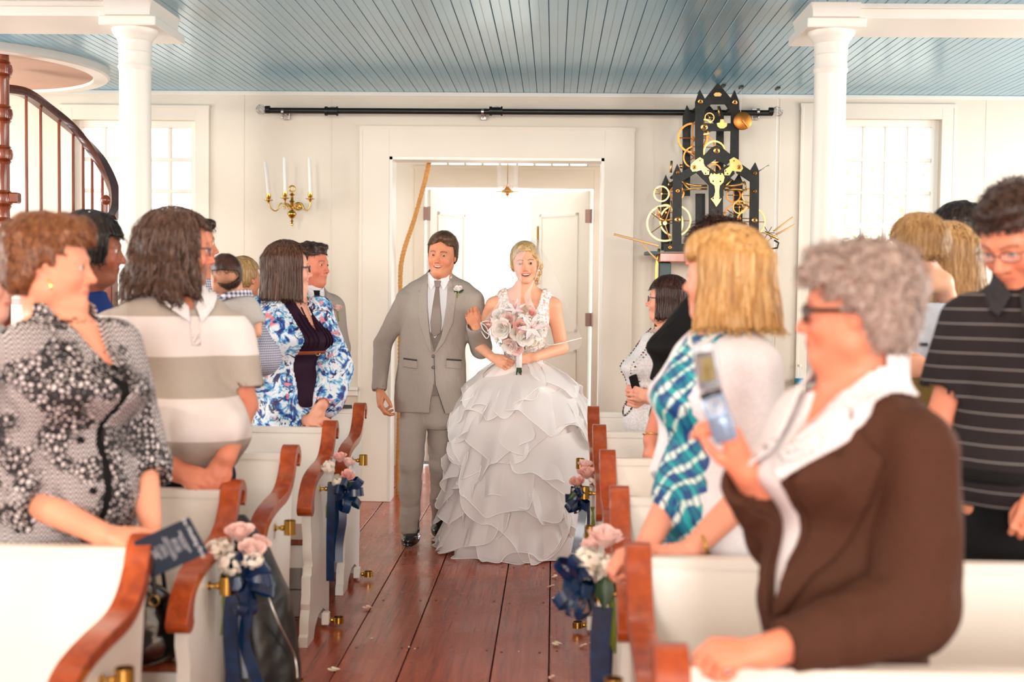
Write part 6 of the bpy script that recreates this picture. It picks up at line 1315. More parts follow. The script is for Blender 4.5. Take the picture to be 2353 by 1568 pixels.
def guest(label, px, d, yaw, H, hd, hopt, skin, hair=None, hair_h=0.004, hair_mat_=None, hair_lo=(-0.13,-0.16,-0.2), hair_hi=(0.13,0.14,0.17), st=None, sw=.16, top=None, hem=0.45, cut=None, arms=(), sleeve=None, sl_len=1.0, hands=(), mat=None, tname='top', h=0.0066, bh=0.005, fold=0.004, trous=None, tmat=None, skin_arms=True, extra=None, neck=0.05, nbp=None, z0=0.0, chest=None, armr=(.046,.038,.027), grp=None, slr=(.068,.058,.05), iris=srgb(90,80,70), cat='person', ffreq=(11,11,7), bl=.03):
    w = wpx(d); x = w(px, 700)[0]; G = Fig(label, x, d, yaw, H, sw, skin=skin, group=grp, cat=cat, z0=z0)
    hx, hy, hdd, hyaw, hpit, hrol, hs = hd; Hd = Head(w(hx, hy, hdd), hyaw, hpit, hrol, hs, **hopt)
    T = top if top is not None else torso(H)
    G.T = T; G.w = w
    if nbp is None: nbw = G.Wd((0, T[-1][3]-.0, H*0.84-z0))
    else: nbw = w(*nbp)
    G.body(Hd, arms=[((a[0], a[1], a[2]), armr) for a in arms] if skin_arms else [((a[1], a[2]), armr[1:]) for a in arms], hands=hands, nr=neck, hh=bh, nb=nbw, chest=(lambda q: loft(q, chest)) if chest else None)
    add_eyes(Hd, G.bodyo, iris)
    if hair is not None: hair_obj(G, Hd, hair, hair_h, hair_mat_, lo=hair_lo, hi=hair_hi, st=st)
    la = [arms_of(G, *a) for a in arms]; G.la = la
    def tf(q):
        d_ = loft(q, T)
        for i, A in enumerate(la):
            L_s = sl_len if not isinstance(sl_len, (list, tuple)) else sl_len[i]
            s_, e_, w_ = [np.array(v) for v in A]
            if L_s <= 0: continue
            if L_s < 1: pts = [s_, s_+(e_-s_)*L_s]; rr_ = [slr[0], slr[1]+.006]
            else: pts = [s_, e_, e_+(w_-e_)*(L_s-1.0)]; rr_ = list(slr)
            c_ = chain(q, pts, rr_, .015)
            dirv = (pts[-1]-pts[-2]); dirv = dirv/np.linalg.norm(dirv); c_ = np.maximum(c_, ((q-pts[-1])@dirv.astype(F))-.004)
            c_ = np.maximum(c_, -np.maximum(cone(q, pts[-1]-dirv*.012, pts[-1]+dirv*.1, rr_[-1]-.008, rr_[-1]+.006), -((q-pts[-1])@dirv.astype(F))-.012))
            d_ = sm(d_, c_, bl)
        d_ = d_+fold*snoise(q, ffreq, int(px)%17)+fold*.45*snoise(q, (28,28,14), 5)
        return d_
    G.tf0 = tf
    def tf2(q):
        d_ = tf(q); d_ = np.maximum(d_, hem*H-z0-q[:, 2])
        if cut is not None: d_ = cut(q, d_)
        return d_
    pts = np.array([p for A in la for p in A]+[(.30,.32,.9*H-z0),(-.30,-.25,hem*H-.05-z0)]); lo, hi = pts.min(0)-.09, pts.max(0)+.09; hi[2] = min(hi[2], H*.9-z0) if not la or max(p[2] for A in la for p in A) < H*.85 else hi[2]; lo[2] = min(hem*H-.05-z0, lo[2])
    G.top = G.mesh(tname, tf2, [(lo, hi)], h, mat)
    if trous is not None:
        hp = trous
        def tr_(q):
            d_ = loft(q, [(.36*H,.10,.10,0),(.42*H,.145*hp,.105*hp,0),(.50*H,.148*hp,.108*hp,0),(.56*H,.145*hp,.105*hp,0)])
            for s_ in (-1, 1): d_ = sm(d_, chain(q, [(s_*.085*hp,0,.47*H),(s_*.09,.01,.27*H),(s_*.095,0,.055*H)], [.088*hp,.066,.052], .02), .02)
            return d_+.003*snoise(q, (12,12,20), 3)
        G.mesh('trousers', tr_, [((-.26,-.22,.05*H),(.26,.24,min(.52, hem+.02)*H))], 0.013, tmat)
        for s_ in (-1, 1): a = G.Wd((s_*.095,.17,0)); b = G.Wd((s_*.095,-.08,0)); shoe(G, a, b, M['shoe'], .045)
    elif tmat is not None:
        G.mesh('skirt', lambda q: loft(q, [(.12,.20,.19,0),(.3*H,.19,.17,0),(.46*H,.175,.14,0),(.58*H,.14,.11,0)])+.008*snoise(q, (14,14,2), 8), [((-.28,-.26,.11),(.28,.26,.57*H))], 0.013, tmat)
        G.body2 = G.mesh('legs', lambda q: np.minimum(chain(q, [(-.08,0,.4),(-.08,0,.07)], [.052,.036]), chain(q, [(.08,0,.4),(.08,0,.07)], [.052,.036])), [((-.15,-.1,.06),(.15,.1,.16))], 0.008, M['skin'], colors=lambda V_: np.tile(np.array(skin[:3]), (len(V_), 1)))
        for s_ in (-1, 1): a = G.Wd((s_*.08,.15,0)); b = G.Wd((s_*.08,-.07,0)); shoe(G, a, b, M['shoe_brown'], .038)
    return G, Hd
SK = srgb(236,168,138)
# ---- fabrics with print
def print_bw():
    t = NT('black_white_print'); v = t.coord(); vo = t.n('ShaderNodeTexVoronoi', i_Scale=72.0, feature='DISTANCE_TO_EDGE'); t.l(v, vo.inputs['Vector'])
    dots = t.ramp(vo.outputs['Distance'], [(0.17, (0,0,0,1)), (0.25, (1,1,1,1))])
    wv = t.n('ShaderNodeTexWave', i_Scale=24.0, i_Distortion=0.0, bands_direction='DIAGONAL'); sx = t.n('ShaderNodeSeparateXYZ'); t.l(v, sx.inputs[0]); tri = t.math('PINGPONG', t.math('ADD', sx.outputs[0], t.math('MULTIPLY', sx.outputs[1], .7)), 0.016)
    z2 = t.math('ADD', sx.outputs[2], tri); st_ = t.math('PINGPONG', z2, 0.0062); herr = t.ramp(t.math('MULTIPLY', st_, 161.0), [(0.50, (0,0,0,1)), (0.66, (1,1,1,1))])
    n = t.noise(v, 9, 2); f = t.ramp(n, [(0.47, (0,0,0,1)), (0.53, (1,1,1,1))]); n2 = t.noise(t.coord('Object', (1,1,1), (1,0,2)), 7, 2)
    m_ = t.mix(f, dots, herr); m_ = t.mix(t.ramp(n2, [(0.58, (0,0,0,1)), (0.66, (.6,.6,.6,1))]), m_, (0,0,0,1)); t.col(t.mix(m_, srgb(30,27,30), srgb(226,218,218))); t.set(Roughness=.75); return t.m
def print_floral():
    t = NT('blue_floral_print'); v = t.coord(); n1 = t.noise(v, 16, 3, .6, 1.5); n2 = t.noise(t.coord('Object', (1,1,1), (1,2,0)), 13, 4, .7, 2.0); n3 = t.noise(t.coord('Object', (1,1,1), (2,0,1)), 11, 3, .6, 1.0)
    c = t.ramp(n1, [(0.30, srgb(30,26,92)), (0.40, srgb(40,70,160)), (0.46, srgb(90,178,222)), (0.52, srgb(226,236,246)), (0.66, srgb(236,242,250)), (0.74, srgb(120,190,226))])
    c = t.mix(t.ramp(n2, [(0.56, (0,0,0,1)), (0.60, (1,1,1,1))]), c, srgb(36,22,80)); c = t.mix(t.ramp(n3, [(0.60, (0,0,0,1)), (0.65, (.85,.85,.85,1))]), c, srgb(226,130,136)); t.col(c); t.set(Roughness=.55); return t.m
def print_plaid():
    t = NT('teal_plaid'); v = t.coord('Object', (1,1,1), (0.5,0.55,0.2)); s_ = t.n('ShaderNodeSeparateXYZ'); t.l(v, s_.inputs[0]); d_ = t.noise(v, 7, 3)
    def band(sock, per, a, b): 
        x = t.math('PINGPONG', t.math('ADD', sock, t.math('MULTIPLY', d_, .09)), per); return t.ramp(t.math('MULTIPLY', x, 1/per), [(a, (0,0,0,1)), (b, (1,1,1,1))])
    c = t.mix(band(s_.outputs[2], .034, .35, .6), srgb(14,74,140), srgb(10,120,150)); c = t.mix(band(s_.outputs[0], .026, .5, .75), c, srgb(30,170,178)); c = t.mix(band(s_.outputs[2], .024, .68, .85), c, srgb(208,238,230)); m = t.mix(1.0, band(s_.outputs[0], .045, .45, .7), band(s_.outputs[2], .024, .5, .75), 'MULTIPLY'); c = t.mix(m, c, srgb(226,246,240)); c = t.mix(band(s_.outputs[0], .0105, .78, .88), c, srgb(10,46,112)); t.col(c); t.set(Roughness=.6); return t.m
def stripes(name, base, line, per, frac, z_off=0.0, soft=.02, rough=.8, second=None):
    t = NT(name); v = t.coord(); s_ = t.n('ShaderNodeSeparateXYZ'); t.l(v, s_.inputs[0]); z = t.math('ADD', s_.outputs[2], 20*per-z_off); x = t.math('MULTIPLY', t.math('MODULO', z, per), 1/per)
    m = t.ramp(x, [(0.0, (1,1,1,1)), (frac-soft, (1,1,1,1)), (frac, (0,0,0,1)), (1.0-soft, (0,0,0,1)), (1.0, (1,1,1,1))]); n = t.noise(v, 260, 2); b = t.mix(t.ramp(n, [(.35, (0,0,0,1)), (.7, (.3,.3,.3,1))]), base, second or base); t.col(t.mix(m, b, line)); t.set(Roughness=rough, Specular_IOR_Level=.2); t.bump(n, .12, .001); return t.m
def gingham(name, c, per):
    t = NT(name); v = t.coord(); s_ = t.n('ShaderNodeSeparateXYZ'); t.l(v, s_.inputs[0]); a = t.ramp(t.math('MULTIPLY', t.math('PINGPONG', s_.outputs[2], per), 1/per), [(.45, (0,0,0,1)), (.55, (1,1,1,1))]); b = t.ramp(t.math('MULTIPLY', t.math('PINGPONG', t.math('ADD', s_.outputs[0], t.math('MULTIPLY', s_.outputs[1], .6)), per), 1/per), [(.45, (0,0,0,1)), (.55, (1,1,1,1))])
    m = t.mix(.5, a, b); t.col(t.mix(m, srgb(234,236,244), c)); t.set(Roughness=.8); return t.m
M['bw'] = print_bw(); M['floral'] = print_floral(); M['plaid'] = print_plaid()
M['polo'] = stripes('wide_striped_polo', srgb(176,168,158), srgb(232,226,224), .263, .5, 1.277-.01, .012, second=srgb(196,188,178))
M['dkpolo'] = stripes('charcoal_polo_white_lines', srgb(38,33,35), srgb(150,146,146), .0385, .06, 0, .02, second=srgb(50,43,45))
M['gingham'] = gingham('blue_gingham', srgb(60,76,140), .0048); M['plaidcol'] = gingham('navy_plaid_collar', srgb(60,72,120), .009)
M['black'] = cloth('black_cloth', srgb(18,17,18), .75, .2); M['jeans'] = cloth('dark_denim', srgb(26,34,48), .8, .3); M['blazer'] = cloth('brown_blazer', srgb(82,52,38), .85, .15, c2=srgb(70,43,31)); M['cardi'] = cloth('white_knit', srgb(238,236,240), .85, .25, scale=220); M['lacewhite'] = cloth('white_lace_top', srgb(232,230,230), .85, .8, scale=130, c2=srgb(206,202,202))
M['purple'] = cloth('dark_plum_jersey', srgb(44,20,42), .7, .2); M['ltgrey'] = cloth('light_grey_jersey', srgb(196,196,192), .85); M['ltblue'] = cloth('light_blue_shirt', srgb(206,222,238), .8); M['khaki'] = cloth('khaki', srgb(140,120,72), .85); M['royal'] = cloth('royal_blue', srgb(30,60,130), .7); M['collar_w'] = cloth('white_collar', srgb(240,238,240), .6, .05)
M['gold'] = simple('gold_jewellery', srgb(236,200,120), .18, 1.0); M['frame_dk'] = simple('dark_spectacle_frame', srgb(50,24,18), .25, coat=.5); M['frame_metal'] = simple('metal_spectacle_frame', srgb(70,80,100), .3, .8)
HM = {'auburn': hair_mat('auburn_hair', srgb(70,36,20), srgb(132,82,50), srgb(186,132,88), (50,50,28)), 'black': hair_mat('black_hair', srgb(12,10,10), srgb(30,24,22), srgb(62,52,46), (60,60,8)),
      'longbrown': hair_mat('long_brown_hair', srgb(44,30,24), srgb(88,64,52), srgb(134,108,92), (45,45,12)), 'brown': hair_mat('straight_brown_hair', srgb(42,26,20), srgb(84,56,42), srgb(132,98,76), (90,90,4)),
      'dark': hair_mat('dark_bob_hair', srgb(30,16,12), srgb(56,32,24), srgb(104,66,50), (110,110,5)), 'curly': hair_mat('dark_curly_hair', srgb(22,10,8), srgb(50,24,18), srgb(112,60,40), (60,60,60)),
      'blonde': hair_mat('blonde_bob_hair', srgb(150,104,52), srgb(206,160,96), srgb(240,210,154), (48,48,3)), 'grey': hair_mat('grey_curly_hair', srgb(116,92,78), srgb(178,158,146), srgb(224,212,206), (50,50,40)),
      'sandy': hair_mat('sandy_hair', srgb(120,86,46), srgb(176,138,88), srgb(214,182,132), (70,70,6)), 'dkbrown': hair_mat('dark_brown_short_hair', srgb(26,16,12), srgb(54,36,28), srgb(90,64,52), (60,60,40))}
def bob(q, t=.016, bottom=-.15, w=.092, dp=.10, yo=-.022, face=.035, fringe=None, line=.06, flip=0.0, wavy=0.0, fr=None):
    x = np.abs(q[:, 0]); y, z = q[:, 1], q[:, 2]
    d = ell(q, (0, -.016, .036), (.0765+t, .098+t, .086+t)); th = np.arctan2(q[:, 0], -(q[:, 1]-yo)); k = np.clip((.04-z)/.18, 0, 1.2)
    kk = np.clip((.05-z)/.16, 0, 1); w0, d0 = .0765+t-.008, .094+t-.006; ww, dd = w0+(max(w, w0)-w0)*kk+flip*k, d0+(max(dp, d0)-d0)*kk+flip*k*.6; c = (np.sqrt((q[:, 0]/ww)**2+((y-yo)/dd)**2)-1)*min(w, dp); c = np.maximum(c, np.maximum(bottom-z+.02*np.abs(np.sin(th*3))*.3, z-.05)); d = sm(d, c, .025)
    if wavy: d = d+wavy*np.sin(z*75+3*np.sin(th*2)+q[:, 0]*20)
    d = d+.0014*np.sin(th*46+3*snoise(q, (8,8,14), 1))+.0008*np.sin(th*97+z*30)
    f_ = (fr or face)
    d = smx(d, -np.maximum(f_-y+.0*x, z-line), .006); return d
# ---- 1. auburn woman in the black and white print jacket
def g1():
    w = wpx(3.34); sh, el, wr = w(62,812,-.12), w(40,1135,-.12), w(235,1228,-.22); sh2, el2, wr2 = w(252,800,.10), w(325,1070,.10), w(345,1200,.02)
    hop = dict(fem=.6, fat=1.0, old=.7, eye=.5, nose=1.1, brow=.25, browc=srgb(170,110,80), lip=srgb(216,110,96))
    def hair(q):
        x = np.abs(q[:, 0]); y, z = q[:, 1], q[:, 2]; d_ = ell(q, (0,-.025,.045), (.094,.112,.098)); d_ = sm(d_, ell(q, (0,-.05,-.02), (.084,.075,.07)), .03); d_ = sm(d_, ell(q, (0,.05,.09), (.06,.055,.045)), .03)
        d_ = d_+.003*snoise(q, (40,40,30), 2)+.0012*snoise(q, (130,60,60), 6)
        d_ = smx(d_, -np.maximum(.045-y, z-.058), .01); d_ = smx(d_, -np.maximum(.022-y+.0*z, z-.035), .006); d_ = smx(d_, -np.maximum(-.026-y, z+.000-.25*(y-.0)), .006); return smx(d_, -.072-z, .006)
    G, H = guest('auburn short-haired woman in a black and white print jacket, holding a navy programme', 140, 3.36, -115, 1.67, (118,612,0,-80,-2,0,1.03), hop, srgb(240,166,134),
        hair, .0045, HM['auburn'], st=dict(n=2080, L=.05, w=.0024, lift=.006, wave=.35, seed=1, grav=.35), top=torso(1.67, 1.22, 1.3, 1, .08, bust=.10, hem=.36), hem=.40,
        arms=((sh,el,wr),(sh2,el2,wr2)), sl_len=(1.30,1.30), hands=(dict(wrist=wr, d=(1,.12,-.10), back=(0,-.45,1), side=-1, curl=(.18,.25,.35,.4), thumb=(.35,.25), s=.95), dict(wrist=wr2, d=(.5,-.5,-.7), back=(1,0,.3), side=1, s=.9)), slr=(.088,.082,.074), mat=M['bw'], tname='print_jacket', h=0.0063,
        cut=lambda q, d_: np.maximum(np.where(q[:, 1] > 0, np.maximum(d_, -poly2(q[:, 0], q[:, 2], [(-.075,1.46),(.0,1.22),(.006,1.20),(.05,.6),(.075,.6),(.03,1.20),(.075,1.46),(.06,1.55),(-.06,1.55)])), d_), -cone(q, (0,.0,1.42), (0,.03,1.56), .062, .075)),
        chest=[(z_, a*.97, b*.95, c) for z_, a, b, c in torso(1.67, 1.2, 1.25, 1, .0, bust=.09, hem=.70)], neck=.062, tmat=M['black'], armr=(.055,.047,.030), nbp=(128,775,.02))
    G.mesh('black_top', lambda q: loft(q, [(a, b-.012, c-.012, e) for a, b, c, e in G.T])+0*q[:, 0], [((-.25,-.05,.62),(.25,.4,1.2))], .012, M['black'])
    # standing collar of the jacket
    cf = lambda q: np.minimum(loft(q, G.T), cone(q, (0,-.01,1.40), (0,0,1.49), .085, .078))
    G.app('jacket_collar', cf, [(-.125,1.44),(-.09,1.455),(-.05,1.38),(-.005,1.24),(-.06,1.28),(-.13,1.36)], .012, .008, M['bw'], .0045); G.app('jacket_collar', cf, [(.125,1.44),(.09,1.455),(.05,1.38),(.005,1.24),(.06,1.28),(.13,1.36)], .012, .008, M['bw'], .0045)
    for k in range(3): c = G.on(lambda q: loft(q, G.T), .085, 1.10-.13*k, .006); G.put(MB().ball(tuple(G.Wd(c)), .010, 10, 6).build('jacket_button', M['black'], G.r, True))
    e = H.wld((.082, .006, -.052)); G.put(MB().ring(tuple(e), .015, .0048, (.3,1,.0), 20, 8).build('hoop_earring', M['gold'], G.r, True))
    # navy programme booklet held over the pew
    a, b, c, d_ = w(318,1242,-.27), w(445,1186,-.27), w(470,1265,-.25), w(340,1340,-.25)
    a, b, c, d_ = [Vector([float(v) for v in p_]) for p_ in (a, b, c, d_)]; nrm = (b-a).cross(c-b).normalized(); o_ = (a+b+c+d_)/4
    bo = empty('programme_booklet', o_); tag(bo, 'navy wedding programme with white lettering held over the nearest left pew', 'booklet')
    X_ = (b-a).normalized(); Y_ = nrm.cross(X_).normalized(); hw, hh_ = (b-a).length/2, ((c-b).length+(d_-a).length)/4
    n2 = nrm if nrm.y < 0 else -nrm
    def slab(name, off, mat, th=.0012, skew=0): vs = [s_*X_*hw+t_*Y_*hh_*1.0+n2*(off+u_*th) for u_ in (0,1) for s_, t_ in ((-1,-1),(1,-1),(1,1),(-1,1))]; return MB().add(vs, [(3,2,1,0),(4,5,6,7),(0,1,5,4),(1,2,6,5),(2,3,7,6),(3,0,4,7)]).build(name, mat, bo)
    navy = simple('navy_card', srgb(18,38,56), .5); slab('cover', 0, navy); slab('back_cover', -.003, navy)
    ink = simple('white_print', srgb(214,220,226), .6)
    # text runs down the short side: lines parallel to the right-hand edge
    rt = X_ if X_.x > 0 else -X_; up_ = Y_ if Y_.z > 0 else -Y_
    lines = [('the Wedding Party', .82, .0150), ('MAID OF HONOR', .50, .0078), ('BRIDESMAIDS', .40, .0062), ('BEST MAN', .24, .0078), ('GROOMSMEN', .14, .0062), ('PARENTS OF THE BRIDE', .0, .0056), ('PARENTS OF THE GROOM', -.09, .0056), ('OFFICIANT', -.22, .0066), ('FLOWER GIRL', -.32, .0060), ('RING BEARER', -.46, .0060), ('USHERS', -.54, .0060), ('READERS', -.62, .0060)]
    yy = -up_; Zt = n2; xx = up_
    for tx, pos, sz in lines:
        cu_ = bpy.data.curves.new('lettering', 'FONT'); cu_.body = tx; cu_.size = sz; cu_.align_x = 'CENTER'; cu_.align_y = 'CENTER'; cu_.extrude = .0002
        if pos > .8: cu_.shear = .3
        tmp = bpy.data.objects.new('tmp', cu_); COL.objects.link(tmp); bpy.context.view_layer.update(); me_ = bpy.data.meshes.new_from_object(tmp.evaluated_get(bpy.context.evaluated_depsgraph_get())); bpy.data.objects.remove(tmp); bpy.data.curves.remove(cu_); me_.materials.clear(); me_.materials.append(ink); to = bpy.data.objects.new('lettering', me_); COL.objects.link(to); to.parent = bo
        rx = -up_; ry = n2.cross(rx).normalized(); mt = Matrix((rx, ry, n2)).transposed().to_4x4(); mt.translation = rt*hw*pos+n2*.0016-up_*hh_*(.0)
        to.matrix_local = mt
g1()
# ---- 2. long-haired man in the wide striped polo
def g2():
    w = wpx(4.22); A1 = (w(268,770,-.06), w(300,960,-.14), w(408,1085,-.24)); A2 = (w(522,775,.06), w(560,930,.03), w(520,1050,-.22))
    def hair(q):
        x = np.abs(q[:, 0]); y, z = q[:, 1], q[:, 2]; d_ = ell(q, (0,-.02,.04), (.096,.115,.098)); th = np.arctan2(q[:, 0], -(y+.03))
        k = np.clip((.04-z)/.18, 0, 1.3); c = (np.sqrt((q[:, 0]/(.098+.020*k))**2+((y+.035)/(.108+.03*k))**2)-1)*.095; c = np.maximum(c, np.maximum(-.165-.02*np.sin(th*5)-z, z-.05)); d_ = sm(d_, c, .03)
        d_ = d_+(.0045*np.sin(z*70+2.5*np.sin(th*3)+y*40)*np.clip((.06-z)*12, 0, 1))+.0025*np.sin(th*26+4*snoise(q, (10,10,20), 1))+.0015*snoise(q, (90,90,30), 3)
        return smx(d_, -np.maximum(.052-y+.12*np.maximum(0, -z), z-.075), .008)
    hop = dict(fat=.5, eye=.6, nose=1.2, brow=.6, beard=.8, beardc=srgb(128,100,84), old=.4)
    T = torso(1.76, 1.08, 1.16, 0, .24, hem=.44)
    G, H = guest('long-haired bearded man in a wide grey and white striped polo, hands clasped', 405, 4.24, -138, 1.76, (412,572,0,-66,-4,0,1.04), hop, srgb(226,146,116), hair, .0052, HM['longbrown'], hair_lo=(-.16,-.2,-.22), hair_hi=(.16,.13,.17), st=dict(n=2560, L=.10, w=.0028, lift=.006, wave=.5, seg=8, seed=2, grav=1.6),
        top=T, hem=.505, arms=(A1, A2), sl_len=.78, slr=(.088,.078,.07), hands=(dict(wrist=A1[2], d=(1,-.1,-.35), back=(.1,-1,.5), side=-1, curl=(.5,.6,.7,.8), thumb=(.3,.4), s=1.05), dict(wrist=A2[2], d=(-.35,-.25,-1), back=(.1,-1,.2), side=1, curl=(.3,.4,.5,.55), thumb=(.4,.2), s=1.05)), mat=M['polo'], tname='striped_polo', trous=1.25, tmat=M['jeans'], armr=(.056,.048,.034), neck=.066, fold=.005, nbp=(405,690,.02),
        cut=lambda q, d_: np.where(q[:, 1] > 0, np.maximum(d_, -poly2(q[:, 0], q[:, 2], [(-.055,1.52),(0,1.40),(.055,1.52),(0,1.6)])), d_), chest=[(z_, a*.96, b*.92, c) for z_, a, b, c in torso(1.76, 1.0, 1.1, 0, 0, hem=.74)])
    cf = lambda q: sm(loft(q, T), cone(q, (0,-.01,1.43), (0,0,1.52), .08, .072), .02)
    for s_ in (-1, 1): G.app('polo_collar', cf, [(s_*.085,1.52),(s_*.012,1.43),(s_*.02,1.375),(s_*.075,1.42),(s_*.12,1.47)], .010, .007, M['collar_w'], .004)
    G.app('placket', lambda q: G.tf0(q), [(-.016,1.42),(.016,1.42),(.016,1.30),(-.016,1.30)], .004, .005, M['polo'], .004); glasses(G, H, M['frame_metal'], .024, .014, .0018)
g2()
# ---- 3. woman in plum dress and floral kimono
def g3():
    w = wpx(5.93); A1 = (w(592,715,-.02), w(602,885,-.03), w(702,962,-.15)); A2 = (w(728,712,.05), w(765,850,.0), w(742,930,-.15))
    H0 = 1.70; T = torso(H0, 1.02, 1.1, 1, .10, bust=.085, hem=.36)
    hair = lambda q: bob(q, .018, -.155, .092, .108, -.024, .05, line=.078, flip=.012)
    hop = dict(fem=1, fat=.5, eye=.65, nose=.95, brow=.7, lip=srgb(186,48,60), smile=.3)
    G, H = guest('brown-bobbed woman in a plum dress and blue floral kimono behind the second left pew', 672, 5.95, -128, H0, (664,617,0,-66,0,0,.98), hop, srgb(240,178,150), hair, .0045, HM['brown'], hair_lo=(-.14,-.17,-.2), hair_hi=(.14,.14,.17), st=dict(n=1760, L=.12, w=.0022, lift=.003, seg=8, seed=3, grav=3.0),
        top=T, bh=.0039, hem=.40, arms=(A1, A2), sl_len=0, hands=(dict(wrist=A1[2], d=(1,-.1,-.15), back=(0,-.6,1), side=-1, curl=(.3,.4,.5,.6), thumb=(.3,.3), s=.9), dict(wrist=A2[2], d=(-.55,-.25,-1), back=(.1,-1,.1), side=1, curl=(.35,.4,.5,.6), thumb=(.3,.3), s=.9)), mat=M['purple'], tname='plum_dress', fold=.002, tmat=M['purple'], nbp=(658,700,.0), neck=.048, armr=(.045,.04,.026),
        cut=lambda q, d_: np.where(q[:, 1] > 0, np.maximum(d_, -poly2(q[:, 0], q[:, 2], [(-.05,1.45),(0,1.27),(.05,1.45),(0,1.55)])), d_), chest=[(z_, a*.96, b*.94, c) for z_, a, b, c in torso(H0, 1.0, 1.05, 1, 0, bust=.07, hem=.70)])
    glasses(G, H, M['frame_dk'], .024, .015, .003)
    la = G.la
    def kim(q):
        d_ = np.abs(loft(q, [(a, b+.022, c+.02, e) for a, b, c, e in T])+.006*snoise(q, (10,10,6), 5))-.0045
        d_ = np.where(q[:, 1] > 0, np.maximum(d_, -poly2(q[:, 0], q[:, 2], [(-.11,1.47),(-.10,1.3),(-.115,1.0),(-.12,.5),(.12,.5),(.115,1.0),(.10,1.3),(.11,1.47),(.07,1.6),(-.07,1.6)])), d_); d_ = np.maximum(d_, -cone(q, (0,0,1.40), (0,0,1.6), .075, .08))
        for A, s_ in zip(la, (1, -1)):
            e_ = np.array(A[1]); m_ = e_*.5+np.array(A[2])*.5+V3(0,0,-.03); d_ = sm(d_, sm(chain(q, [A[0], e_, m_, A[2]], [.066,.088,.078,.044], .04), chain(q, [e_+V3(0,0,-.03), m_+V3(0,0,-.07)], [.07,.045]), .05)+.006*snoise(q, (22,22,16), 4), .04); u_ = np.array(A[2])-m_; u_ = u_/np.linalg.norm(u_); d_ = np.maximum(d_, -cone(q, A[2], np.array(A[2])+u_*.1, .036, .05))
        return np.maximum(d_, .74-q[:, 2])
    P_ = np.array([p for A in la for p in A]); G.mesh('floral_kimono', kim, [(np.minimum(P_.min(0)-.13, (-.25,-.25,.72)), np.maximum(P_.max(0)+.12, (.25,.3,1.5)))], .0064, M['floral'])
    bf = lambda q: loft(q, T)
    z_ = float(w(690,808)[2]); G.mesh('belt', lambda q: np.maximum(np.abs(bf(q)-.004)-.005, np.abs(q[:, 2]-z_)-.009), [((-.25,-.2,z_-.02),(.25,.32,z_+.02))], .0045, simple('tan_belt', srgb(150,76,44), .4))
    for k in range(4):
        for s_ in (-1, 1): x_ = s_*(.025+.022*k); G.app('ruffle', bf, [(x_-.004,1.40-.03*k),(x_+.004,1.40-.03*k),(x_+.004,z_+.02),(x_-.004,z_+.02)], .003, .009, M['purple'], .0045)
    mb = MB(); c = G.on(bf, .01, z_, .009); o = MB().ring((0,0,0), .013, .002, (0,1,0), 16, 5).build('belt_buckle', M['gold'], G.r, True); G.put(o); o.location = Vector([float(v) for v in G.Wd(c)])-G.base; o.rotation_euler = (0,0,G.a)
g3()
# ---- 4. young man in grey suit by the wall
def g4():
    w = wpx(6.98); A1 = (w(678,700,0), w(680,800,0), w(720,880,-.1)); A2 = (w(762,705,.03), w(781,800,.0), w(779,885,-.12))
    T = torso(1.73, 1.0, 1.0, hem=.44); hair = lambda q: sm(short_cap(q, .010, .06, .024, -.05, -.015), ell(q, (0,.055,.10), (.05,.035,.022)), .02)+.002*snoise(q, (70,70,70), 3)
    V = [(-.058,1.50),(-.02,1.16),(0,1.12),(.02,1.16),(.058,1.50),(.03,1.58),(-.03,1.58)]
    G, H = guest('young man in a grey suit with a pink rose boutonniere standing by the wall', 716, 6.98, -145, 1.73, (716,608,0,-112,-3,0,1.0), dict(fat=.6, eye=.5, brow=.6, smile=.4, browc=srgb(90,56,38)), srgb(226,140,112), hair, .0052, HM['dkbrown'], st=dict(n=560, L=.03, w=.002, lift=.004, seed=4), bh=.0039, top=T, hem=.47, arms=(A1,A2), sl_len=1.95,
        hands=(dict(wrist=A1[2], d=(.6,-.3,-.6), back=(0,-1,0), side=-1), dict(wrist=A2[2], d=(0,-.4,-1), back=(1,-.3,0), side=1, s=.95)), mat=M['suit'], tname='jacket', trous=1.0, tmat=M['suit'], cut=lambda q, d_: np.where(q[:, 1] > 0, np.maximum(d_, -poly2(q[:, 0], q[:, 2], V)), d_), nbp=(712,672,0), fold=.002)
    inn = lambda q: sm(loft(q, [(a, b-.012, c-.012, e) for a, b, c, e in T]), cone(q, (0,0,1.40), (0,.0,1.49), .062, .060), .02)
    G.mesh('shirt', inn, [((-.1,-.1,1.1),(.1,.16,1.475))], .005, M['shirt']); G.app('necktie', inn, [(-.02,1.47),(.02,1.47),(.012,1.42),(.03,1.2),(0,1.13),(-.03,1.2),(-.012,1.42)], .006, .008, M['black'], .004)
    for s_ in (-1, 1): G.app('lapel', G.tf0, [(s_*.06,1.50),(s_*.10,1.42),(s_*.115,1.40),(s_*.10,1.30),(s_*.02,1.14),(s_*.022,1.17)], .005, .006, M['suit'], .004); G.app('collar', inn, [(s_*.06,1.49),(s_*.006,1.465),(s_*.03,1.42),(s_*.06,1.45)], .005, .005, M['shirt'], .004)
    c = G.on(G.tf0, -.10, 1.36, .015); b = empty('boutonniere', Vector([float(v) for v in G.Wd(c)])-G.base); b.parent = G.r; rose(b, (0,0,0), (.1,-.4,.9), .018, M['rose'], 'rose', 77); MB().tube([(0,0,-.005),(.005,0,-.06)], .0032, 6).build('stem', M['stem'], b, True)
g4()
